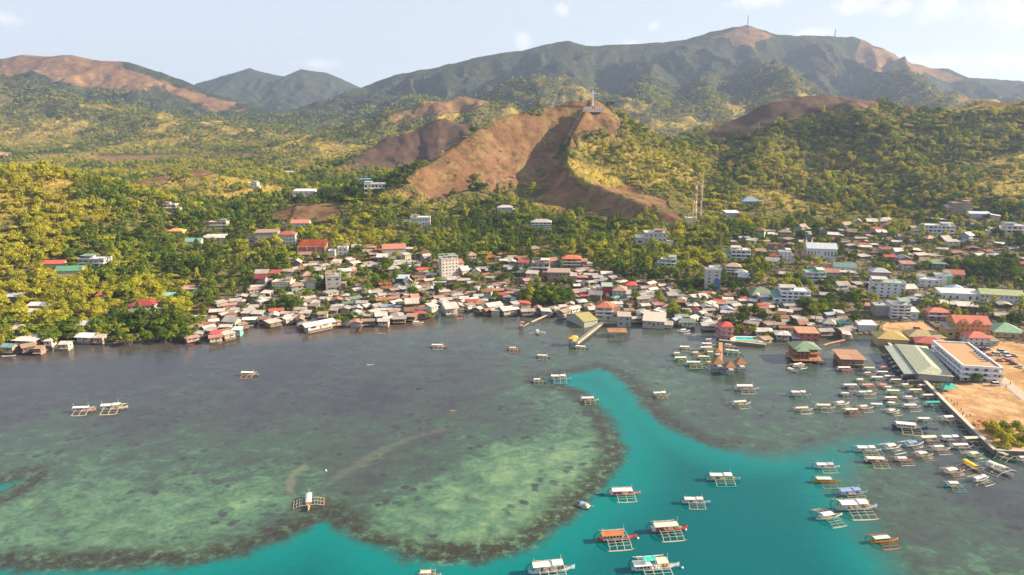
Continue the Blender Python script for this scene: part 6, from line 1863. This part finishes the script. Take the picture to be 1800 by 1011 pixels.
# ------------------------------------------------------------------ trees
def leaf_mat(name, dark, mid, light, trans=0.25):
    t = NT(name)
    at_ = t.n('ShaderNodeAttribute', attribute_name='tint', attribute_type='INSTANCER')
    oi = t.n('ShaderNodeObjectInfo')
    geo = t.n('ShaderNodeNewGeometry')
    rnd = geo.outputs['Random Per Island']
    base = t.ramp(t.math('ADD', at_.outputs['Fac'], t.math('MULTIPLY', t.math('SUBTRACT', rnd, .5), .30)), [(0.0, dark), (0.38, mid), (0.74, light), (1.0, (.20, .135, .06))])
    # single trees carry their colour as an object property
    ob = t.n('ShaderNodeAttribute', attribute_name='tint', attribute_type='OBJECT')
    base2 = t.ramp(t.math('ADD', t.math('MAXIMUM', ob.outputs['Fac'], at_.outputs['Fac']), t.math('MULTIPLY', t.math('SUBTRACT', rnd, .5), .30)), [(0.0, dark), (0.38, mid), (0.74, light), (1.0, (.20, .135, .06))])
    d = t.n('ShaderNodeBsdfDiffuse'); tr = t.n('ShaderNodeBsdfTranslucent'); mx = t.n('ShaderNodeMixShader')
    t.l(base2, d.inputs[0])
    t.l(t.mix(1.0, base2, (1.25, 1.15, .5), 'MULTIPLY'), tr.inputs[0])
    mx.inputs[0].default_value = trans
    t.l(d.outputs[0], mx.inputs[1]); t.l(tr.outputs[0], mx.inputs[2])
    t.l(mx.outputs[0], t.out.inputs['Surface'])
    return t.m
LEAF = leaf_mat('leaves', (.030, .060, .013), (.118, .182, .027), (.41, .40, .038), .42)
BARK = paint((.16, .115, .08), 'wood')

def rnd_unit(r):
    v = r.normal(size=3)
    return v / np.linalg.norm(v)
def crown_geo(seed, lobes, n_leaf, size, shape, r=None):
    """leaf clumps spread over a few uneven lobes; each clump is a small bent quad"""
    r = np.random.default_rng(seed)
    V_, F_ = [], []
    for (lx, ly, lz, lr, lh) in lobes:
        n = int(n_leaf * lr * lr)
        for _ in range(n):
            dvec = rnd_unit(r)
            if dvec[2] < -.45:
                dvec[2] *= -.6
            k = r.uniform(.72, 1.08)
            p = np.array([lx + dvec[0] * lr * k, ly + dvec[1] * lr * k, lz + dvec[2] * lh * k])
            nrm = dvec + rnd_unit(r) * .55
            nrm /= np.linalg.norm(nrm)
            a = np.cross(nrm, [0.3, .2, 1.0]); a /= np.linalg.norm(a) + 1e-9
            b = np.cross(nrm, a)
            s = size * r.uniform(.6, 1.35)
            an = r.uniform(0, 6.28)
            a, b = a * math.cos(an) + b * math.sin(an), b * math.cos(an) - a * math.sin(an)
            i = len(V_)
            V_ += [p - a * s, p + b * s * .7 + nrm * s * .15, p + a * s * .9, p - b * s * .7 - nrm * s * .1]
            F_.append((i, i + 1, i + 2, i + 3))
    return V_, F_
def trunk_geo(h, r0, limbs, seed):
    r = np.random.default_rng(seed)
    V_, F_ = [], []
    lean = r.normal(size=2) * .05 * h
    tube_geo([(0, 0, -1.0), (lean[0] * .3, lean[1] * .3, h * .45), (lean[0], lean[1], h)], [r0 * 1.25, r0 * .9, r0 * .55], V_, F_, 6)
    for (lx, ly, lz) in limbs:
        tube_geo([(lean[0] * .7, lean[1] * .7, h * .75), (lx * .5, ly * .5, (h * .75 + lz) * .52), (lx * .9, ly * .9, lz)], [r0 * .5, r0 * .35, r0 * .12], V_, F_, 4)
    return V_, F_
PROTO = []          # (crown mesh, trunk mesh, look words, nominal height)
def proto(kind, seed):
    r = np.random.default_rng(seed)
    if kind == 'round':
        lobes = [(0, 0, 6.2, 2.5, 2.1)]
        for k in range(6):
            a = k * 1.05 + r.uniform(-.3, .3); d = r.uniform(1.6, 2.7)
            lobes.append((math.cos(a) * d, math.sin(a) * d, r.uniform(3.6, 5.6), r.uniform(1.4, 2.0), r.uniform(1.2, 1.7)))
        tr = trunk_geo(4.2, .32, [(l[0], l[1], l[2]) for l in lobes[1:]], seed); cr = crown_geo(seed, lobes, 17, .55, 0)
    elif kind == 'spread':
        lobes = []
        for k in range(9):
            a = k * .72 + r.uniform(-.3, .3); d = r.uniform(1.0, 4.4)
            lobes.append((math.cos(a) * d, math.sin(a) * d, 5.6 + r.uniform(-.5, .7) - d * .12, r.uniform(1.4, 2.0), r.uniform(.7, 1.0)))
        tr = trunk_geo(4.4, .36, [(l[0], l[1], l[2]) for l in lobes], seed); cr = crown_geo(seed, lobes, 15, .55, 0)
    elif kind == 'tall':
        lobes = [(0, 0, 9.0, 1.4, 1.8)]
        for k in range(7):
            a = k * 2.4; z = 3.4 + k * .85
            d = 1.7 * (1 - k / 9)
            lobes.append((math.cos(a) * d, math.sin(a) * d, z, r.uniform(1.2, 1.7) * (1 - k * .03), r.uniform(1.1, 1.5)))
        tr = trunk_geo(7.5, .3, [(l[0], l[1], l[2]) for l in lobes[1:]], seed); cr = crown_geo(seed, lobes, 16, .52, 0)
    elif kind == 'bush':
        lobes = []
        for k in range(5):
            a = k * 1.26 + r.uniform(-.4, .4)
            lobes.append((math.cos(a) * 1.2, math.sin(a) * 1.2, r.uniform(1.0, 2.0), r.uniform(1.1, 1.5), r.uniform(.9, 1.3)))
        tr = trunk_geo(1.2, .16, [(l[0], l[1], l[2]) for l in lobes], seed); cr = crown_geo(seed, lobes, 17, .45, 0)
    elif kind == 'bamboo':                     # feathery plume clumps
        V_, F_ = [], []
        tv, tf = [], []
        for k in range(16):
            a = r.uniform(0, 6.28); out = r.uniform(.8, 3.4); h = r.uniform(6, 9.5)
            p0 = np.array([math.cos(a) * .5, math.sin(a) * .5, 0]); p2 = np.array([math.cos(a) * out, math.sin(a) * out, h])
            if k % 3 == 0:
                tube_geo([tuple(p0), tuple((p0 + p2) / 2 + [0, 0, 1.0]), tuple(p2)], [.1, .07, .02], tv, tf, 3)
            for q in range(16):
                f = r.uniform(.25, 1.0)
                p = p0 + (p2 - p0) * f + np.array([0, 0, 1.6 * f * (1 - f)]) + rnd_unit(r) * .55
                d = np.array([math.cos(a), math.sin(a), -.5]) + rnd_unit(r) * .7; d /= np.linalg.norm(d)
                b = np.cross(d, rnd_unit(r)); b /= np.linalg.norm(b)
                s = r.uniform(.5, .95); i = len(V_)
                V_ += [p - d * s, p + b * s * .32, p + d * s, p - b * s * .32]
                F_.append((i, i + 1, i + 2, i + 3))
        tr = (tv, tf); cr = (V_, F_)
    elif kind == 'palm':
        V_, F_ = [], []
        h = 8.0
        top = np.array([.5, .2, h])
        for k in range(15):
            a = k * 2 * math.pi / 15 * 1.0 + r.uniform(-.15, .15); el = r.uniform(-.1, 1.0)
            d = np.array([math.cos(a) * math.cos(el), math.sin(a) * math.cos(el), math.sin(el)])
            side = np.array([-math.sin(a), math.cos(a), 0])
            L = r.uniform(2.8, 3.6)
            pts = []
            for q in range(5):
                f = q / 4
                pts.append(top + d * L * f + np.array([0, 0, -2.4 * f * f * (1.0 - .3 * el)]))
            wd = [.15, .55, .65, .5, .1]
            for q in range(4):
                for sg in (-1, 1):
                    i = len(V_)
                    dr = np.array([0, 0, -.25])
                    V_ += [pts[q], pts[q] + side * sg * wd[q] + dr * wd[q] * 2, pts[q + 1] + side * sg * wd[q + 1] + dr * wd[q + 1] * 2, pts[q + 1]]
                    F_.append((i, i + 1, i + 2, i + 3))
        tv, tf = [], []
        tube_geo([(0, 0, -1), (.1, .05, h * .5), tuple(top)], [.26, .19, .15], tv, tf, 6)
        tr = (tv, tf); cr = (V_, F_)
    elif kind == 'dryshrub':
        lobes = []
        for k in range(4):
            a = k * 1.57 + r.uniform(-.4, .4)
            lobes.append((math.cos(a) * 1.0, math.sin(a) * 1.0, r.uniform(.8, 1.6), r.uniform(.9, 1.2), r.uniform(.7, 1.0)))
        tr = trunk_geo(.9, .12, [(l[0], l[1], l[2]) for l in lobes], seed); cr = crown_geo(seed, lobes, 9, .42, 0)
    def mk(n, g, m):
        me = new_mesh(n, g[0], g[1]); me.materials.append(m); return me
    return mk(kind + '_crown', cr, LEAF), mk(kind + '_trunk', tr, BARK)
KINDS_ = ['round', 'round', 'round', 'spread', 'spread', 'tall', 'tall', 'bush', 'bush', 'bamboo', 'bamboo', 'palm', 'palm', 'dryshrub']
PROTO = [proto(k, 100 + i) for i, k in enumerate(KINDS_)]
IDX = {}
for i, k in enumerate(KINDS_):
    IDX.setdefault(k, []).append(i)
pcol = bpy.data.collections.new('tree_kinds')          # not linked: only a palette for the wood
for i, (cm, tm) in enumerate(PROTO):
    bm = bmesh.new(); bm.from_mesh(cm); nf = len(bm.faces); bm.from_mesh(tm)
    me = bpy.data.meshes.new('tree_kind_%02d' % i)
    bm.faces.ensure_lookup_table()
    for f in bm.faces[nf:]:
        f.material_index = 1
    bm.to_mesh(me); bm.free()
    me.materials.append(LEAF); me.materials.append(BARK)
    pcol.objects.link(bpy.data.objects.new('tree_kind_%02d' % i, me))

# occupancy of built ground
cell = 2.0
ox, oy = -700.0, 380.0
occ = np.zeros((700, 700), bool)            # x, y cells
def mark(fx, fy, fw, fd, yaw, grow):
    r_ = math.hypot(fw + grow, fd + grow)
    i0, i1 = int((fx - r_ - ox) / cell), int((fx + r_ - ox) / cell) + 1
    j0, j1 = int((fy - r_ - oy) / cell), int((fy + r_ - oy) / cell) + 1
    i0, j0 = max(i0, 0), max(j0, 0); i1, j1 = min(i1, 699), min(j1, 699)
    if i1 <= i0 or j1 <= j0:
        return
    gx = ox + (np.arange(i0, i1) + .5) * cell - fx; gy = oy + (np.arange(j0, j1) + .5) * cell - fy
    GX, GY = np.meshgrid(gx, gy, indexing='ij')
    c, s = math.cos(-yaw), math.sin(-yaw)
    occ[i0:i1, j0:j1] |= (np.abs(GX * c - GY * s) < fw + grow) & (np.abs(GX * s + GY * c) < fd + grow)
for f in FOOT:
    mark(*f, .3)
# coarse masks looked up from the terrain grid
lnD = np.log(9500 / T_D0)
def sample_mask(A, x, y):
    r_ = np.log(np.clip(y, T_D0 + 1, 9400) / T_D0) / lnD * (A.shape[0] - 1)
    c_ = (x / (y * .86 + 120) + 1) / 2 * (A.shape[1] - 1)
    return A[np.clip(np.round(r_).astype(int), 0, A.shape[0] - 1), np.clip(np.round(c_).astype(int), 0, A.shape[1] - 1)]
PTS = []
def scatter(y0, y1, cell_, smin, smax, thin):
    gy = np.arange(y0, y1, cell_)
    for yy in [gy]:
        GX, GY = np.meshgrid(np.arange(-.84 * y1 - 60, .84 * y1 + 60, cell_), yy)
        GX = GX + (rng.random(GX.shape) - .5) * cell_ * .95
        GY = GY + (rng.random(GX.shape) - .5) * cell_ * .95
        k = np.abs(GX) < GY * .80 + 60
        X, Y = GX[k], GY[k]
        Z = height(X, Y)
        sd = poly_sd(X, Y, SHORE)
        u, v, _ = to_px(X, Y, Z)
        b = sample_mask(bare_a, X, Y); dr = sample_mask(dry_a, X, Y); di = sample_mask(dirt_a, X, Y); to = sample_mask(town_a, X, Y)
        big = fbm(X / 90, Y / 90, 71, 3)
        prob = np.clip(thin * (1.15 - 1.02 * b - .55 * dr * (big > .42)) , 0, 1)
        prob = prob * np.where(fbm(X / 38, Y / 38, 77, 3) < .34, .35, 1)
        prob = prob * np.where((fbm(X / 130, Y / 130, 91, 3) < .40) & (Y > 900), .3, 1)
        prob = prob * (1 - .93 * sample_mask(burnt_shade_a, X, Y))
        prob = np.where(di > .4, 0, prob)
        prob = prob * np.where(to > .5, np.where((u > 1240) & (v > 425), .62, np.where(v > 500, .8, .8)), 1)
        prob = np.where(sd < 3, 0, prob)
        prob = np.where((poly_sd(X, Y, QUAY_POLY) > -2) & (sd < 60), 0, prob)
        keep = rng.random(X.shape) < prob
        ii = ((X - ox) / cell).astype(int); jj = ((Y - oy) / cell).astype(int)
        ok = (ii >= 0) & (ii < 700) & (jj >= 0) & (jj < 700)
        blocked = np.zeros(X.shape, bool)
        blocked[ok] = occ[ii[ok], jj[ok]]
        keep &= ~blocked
        for x, y, z, uu, vv, bb, dd, bg, tt in zip(X[keep], Y[keep], Z[keep], u[keep], v[keep], b[keep], dr[keep], big[keep], to[keep]):
            PTS.append([x, y, z, uu, vv, bb, dd, bg, tt, smin + (smax - smin) * rng.random() ** 1.5 * (1.25 if rng.random() < .12 else 1)])
scatter(400, 700, 6.3, .5, 1.55, .93)
scatter(700, 1050, 6.8, .5, 1.6, .93)
scatter(1050, 1700, 8.6, .85, 1.85, .97)
scatter(1700, 2700, 12.5, .95, 1.5, .95)
scatter(2700, 3900, 17.0, 1.25, 1.9, .9)
# mangroves and clumps at the water's edge and in the town
CLUMPS = [(960, 528, 20, 46, .9, .28), (938, 520, 10, 14, .8, .30), (985, 520, 10, 16, .85, .25), (275, 588, 26, 44, .85, .35), (310, 592, 12, 22, .85, .35), (240, 575, 12, 18, .8, .45), (105, 592, 16, 30, .85, .42), (75, 600, 10, 16, .8, .4), (190, 588, 12, 18, .8, .5), (30, 600, 8, 10, .7, .4),
          (505, 540, 10, 22, .8, .3), (470, 548, 6, 7, .7, .35), (570, 552, 6, 8, .75, .35), (600, 562, 8, 13, .75, .35), (640, 558, 6, 6, .7, .35), (745, 536, 5, 7, .7, .35), (752, 556, 4, 6, .6, .4), (1190, 556, 7, 9, .85, .3), (1430, 548, 12, 20, .9, .28), (1500, 532, 9, 16, .85, .3), (1320, 556, 7, 9, .8, .3), (1215, 508, 12, 22, .9, .18),
          (1740, 487, 22, 36, 1.25, .2), (1690, 483, 14, 18, 1.1, .3), (1800, 500, 16, 16, 1.2, .2), (1330, 478, 14, 18, .9, .25), (1130, 475, 30, 42, .9, .2), (1745, 585, 6, 8, .6, .35), (1712, 675, 3, 4, .6, .35), (1748, 672, 2, 2, .45, .5), (1352, 592, 4, 5, .7, .35), (1326, 586, 5, 6, .6, .45), (1302, 580, 4, 5, .6, .5), (345, 570, 8, 10, .75, .4), (300, 560, 8, 12, .8, .45)]
for u, v, rad, n, sc, tint in CLUMPS:
    x0, y0, _ = on_plane(u, v, 2.0)
    for k in range(n):
        a = rng.uniform(0, 6.28); d = rad * math.sqrt(rng.random())
        x, y = x0 + math.cos(a) * d * 1.15, y0 + math.sin(a) * d * .8
        uu, vv, _ = to_px(x, y, 1.5)
        PTS.append([x, y, max(ground(x, y), .2), uu, vv, 0, -1 - tint, .5, 0, sc * rng.uniform(.75, 1.15)])
# shrubs on the planted corner of the quay
for k in range(60):
    u, v = rng.uniform(1730, 1830), rng.uniform(757, 792)
    if poly_sd(np.array([u]), np.array([v]), [(1722, 755), (1760, 752), (1840, 760), (1840, 793), (1758, 793)])[0] < 1:
        continue
    x, y, _ = on_plane(u, v, 2.4)
    PTS.append([x, y, ground(x, y), u, v, 0, -3 - rng.uniform(.45, .8), .5, 0, rng.uniform(.45, .8)])
# what stands where
TREE = []
pxb = np.array(PXBOX)
pxh = np.array(PXH)
NOHIDE = np.zeros(1, bool)
_pa = np.array([(q[0], q[1]) for q in PTS])
VN = vnoise(_pa[:, 0] / 26., _pa[:, 1] / 26., 83)
for (x, y, z, u, v, bb, dd, bg, tt, s), vn in zip(PTS, VN):
    near = y < 900
    hpx = 7.5 * s / m_per_px(y, z)
    if y > 1500:
        hide = NOHIDE
    else:
        hide = (pxb[:, 0] < u) & (u < pxb[:, 1]) & (v - hpx < pxb[:, 3]) & (v > pxb[:, 2]) & (y < pxb[:, 4] + 2)
    if hide.any():
        continue
    if dd > -1 and y < 1000:
        hide = (pxh[:, 0] < u) & (u < pxh[:, 1]) & (v - hpx < pxh[:, 3]) & (v > pxh[:, 2]) & (y < pxh[:, 4] + 2)
        if hide.any():
            continue
    r_ = rng.random()
    left = max(0.0, min(1.0, (420 - u) / 420)) if y < 1050 else 0.0
    right = 1.0 if u > 1250 and y > 850 else 0.0
    tint = .20 + .55 * (bg - .3) + .5 * (vn - .5) + rng.normal(0, .11) + .22 * left + .30 * max(dd, 0) + .10 * right * (bg > .5)
    if bb > .35:
        kind = 'dryshrub' if r_ < .75 else 'bush'
        tint = .55 + rng.normal(0, .12); s *= .55
        if bg < .38: tint += .1
    elif dd <= -3:
        kind = 'bush' if r_ < .6 else 'round'; tint = -dd - 3
    elif dd <= -1:
        kind = 'round' if r_ < .62 else ('tall' if r_ < .74 else ('spread' if r_ < .94 else 'palm')); tint = -dd - 1 + rng.normal(0, .07)
    elif y < 720 and tt > .3:
        kind = 'palm' if r_ < .26 else ('round' if r_ < .72 else ('tall' if r_ < .86 else 'bush'))
    elif y < 1000 and left > .2 and bg > .46:
        kind = 'bamboo' if r_ < .45 else ('round' if r_ < .8 else 'spread'); tint += .18
    elif dd > .3:
        kind = 'bush' if r_ < .5 else ('round' if r_ < .8 else 'bamboo')
    else:
        kind = 'round' if r_ < .26 else ('spread' if r_ < .50 else ('tall' if r_ < .66 else ('bush' if r_ < .84 else ('bamboo' if r_ < .93 else ('palm' if y < 900 else 'round')))))
    if 900 < u < 1260 and 240 < v < 400 and y < 1400:
        tint += .16
        if r_ > .5: s *= .75
    if right and rng.random() < .22: tint = rng.uniform(.78, .98)
    if y > 1500: tint += .10 + .12 * (bg - .4)
    if not right and bb <= .35: tint = min(tint, .74 + rng.normal(0, .03))
    if tt > .5 and y < 800: s *= .85
    TREE.append((x, y, z, u, v, s, min(max(tint, .02), 1.0), kind, rng.uniform(0, 6.28)))
# the 300 that show largest stand as single trees
def shown(tr):
    hk = {'round': 8, 'spread': 7.2, 'tall': 10, 'bush': 3.4, 'bamboo': 9, 'palm': 9, 'dryshrub': 2.4}[tr[7]]
    return tr[5] * hk / tr[1]
order = sorted(range(len(TREE)), key=lambda i: -shown(TREE[i]))
single, rest, cnt = [], [], 0
quota = {'palm': 95, 'bamboo': 90, 'broad': 290, 'bush': 60}
used = {k: 0 for k in quota}
for i in order:
    tr = TREE[i]
    kq = 'broad' if tr[7] in ('round', 'spread', 'tall') else ('bush' if tr[7] in ('bush', 'dryshrub') else tr[7])
    if -60 < tr[3] < 1860 and used[kq] < quota[kq] and tr[1] < 900:
        used[kq] += 1; single.append(tr)
    else:
        rest.append(tr)
TN = {'round': ('broadleaf_tree', 'round-crowned tree', 'tree'), 'spread': ('broadleaf_tree', 'flat-topped spreading tree', 'tree'), 'tall': ('broadleaf_tree', 'slender tall tree', 'tree'), 'bush': ('shrub', 'leafy shrub', 'shrub'), 'dryshrub': ('shrub', 'dry shrub', 'shrub'),
      'bamboo': ('bamboo_clump', 'feathery bamboo clump', 'bamboo'), 'palm': ('coconut_palm', 'coconut palm', 'palm')}
TG = {'tree': 'broadleaf trees near the shore', 'shrub': 'shrubs near the shore', 'bamboo': 'bamboo clumps on the left slope', 'palm': 'coconut palms near the shore'}
for x, y, z, u, v, s, tint, kind, rz in single:
    pi = random.choice(IDX[kind])
    nm, words, cat = TN[kind]
    root = empty(nm, (x, y, z - .1), rz, (s * random.uniform(.82, 1.25), s * random.uniform(.82, 1.25), s * random.uniform(.8, 1.2)))
    cr = link('crown', PROTO[pi][0], root); cr['tint'] = float(tint)
    link('trunk', PROTO[pi][1], root)
    colr = 'dark green' if tint < .22 else ('mid green' if tint < .38 else ('bright green' if tint < .55 else 'yellow-green'))
    sz = 'big' if s > 1.05 else ('small' if s < .78 else 'mid-sized')
    uu, vv, _ = to_px(x, y, z + 5 * s)
    note(root, uu, vv, '%s %s %s' % (sz, colr, words), cat, TG[cat])
print('trees', len(single), len(rest))
# the wood: everything else, one mass
me = bpy.data.meshes.new('forest')
me.vertices.add(len(rest))
A = np.array([(t_[0], t_[1], t_[2] - .1) for t_ in rest], np.float32)
me.vertices.foreach_set('co', A.ravel())
def fattr(n, typ, arr):
    a = me.attributes.new(n, typ, 'POINT'); a.data.foreach_set('value' if typ != 'FLOAT_VECTOR' else 'vector', arr.ravel())
fattr('kind_index', 'INT', np.array([random.choice(IDX[t_[7]]) for t_ in rest], np.int32))
_sz = np.array([t_[5] for t_ in rest], np.float32)[:, None] * rng.uniform([.78, .78, .72], [1.32, 1.32, 1.22], (len(rest), 3)).astype(np.float32)
fattr('size', 'FLOAT_VECTOR', _sz)
fattr('turn', 'FLOAT', np.array([t_[8] for t_ in rest], np.float32))
fattr('tint', 'FLOAT', np.array([t_[6] for t_ in rest], np.float32))
forest = link('forest', me)
ng = bpy.data.node_groups.new('plant_forest', 'GeometryNodeTree')
ng.interface.new_socket('Geometry', in_out='INPUT', socket_type='NodeSocketGeometry')
ng.interface.new_socket('Geometry', in_out='OUTPUT', socket_type='NodeSocketGeometry')
gi = ng.nodes.new('NodeGroupInput'); go = ng.nodes.new('NodeGroupOutput')
iop = ng.nodes.new('GeometryNodeInstanceOnPoints'); ci = ng.nodes.new('GeometryNodeCollectionInfo')
ci.inputs['Collection'].default_value = pcol
ci.inputs['Separate Children'].default_value = True
ci.inputs['Reset Children'].default_value = True
iop.inputs['Pick Instance'].default_value = True
def named(n, typ):
    nd = ng.nodes.new('GeometryNodeInputNamedAttribute'); nd.data_type = typ; nd.inputs['Name'].default_value = n
    return nd.outputs['Attribute']
cx_ = ng.nodes.new('ShaderNodeCombineXYZ')
ng.links.new(named('turn', 'FLOAT'), cx_.inputs['Z'])
ng.links.new(gi.outputs[0], iop.inputs['Points'])
ng.links.new(ci.outputs[0], iop.inputs['Instance'])
ng.links.new(named('kind_index', 'INT'), iop.inputs['Instance Index'])
ng.links.new(cx_.outputs[0], iop.inputs['Rotation'])
ng.links.new(named('size', 'FLOAT_VECTOR'), iop.inputs['Scale'])
ng.links.new(iop.outputs[0], go.inputs[0])
md = forest.modifiers.new('plant_forest', 'NODES'); md.node_group = ng
tag(forest, 'mixed green wood covering the hills behind the town', 'forest', None, 'stuff')
PLACES += [(60, 330, 'the grassy left hilltop'), (20, 420, 'the left photo edge'), (120, 400, 'the sunlit left hill'), (200, 370, 'the bare hill patch'), (230, 430, 'the mid-left wood'), (215, 597, 'the little beach'), (275, 590, 'the mangrove point'), (105, 592, 'the left mangroves'),
           (960, 525, 'the big mangrove clump'), (1740, 487, 'the big dark trees'), (1780, 775, 'the planted quay corner'), (40, 480, 'the lower left wood')]
write_labels()

# ------------------------------------------------------------------ air
bm = bmesh.new()
bmesh.ops.create_cube(bm, size=1.0)
me = bpy.data.meshes.new('haze')
bm.to_mesh(me); bm.free()
hz = link('haze', me)
hz.scale = (26000, 12400, 790)
hz.location = (0, 4000, 790 / 2 - 8)
t = NT('haze')
pv = t.n('ShaderNodeVolumePrincipled')
pv.inputs['Color'].default_value = (0.50, 0.66, 1.0, 1)
pv.inputs['Density'].default_value = 0.000058
pv.inputs['Anisotropy'].default_value = 0.25
t.l(pv.outputs[0], t.out.inputs['Volume'])
me.materials.append(t.m)
tag(hz, kind='stuff')
hz['label'] = 'thin sunlit haze over the valley and mountains'
print('script seconds', round(time.time() - T0, 1))
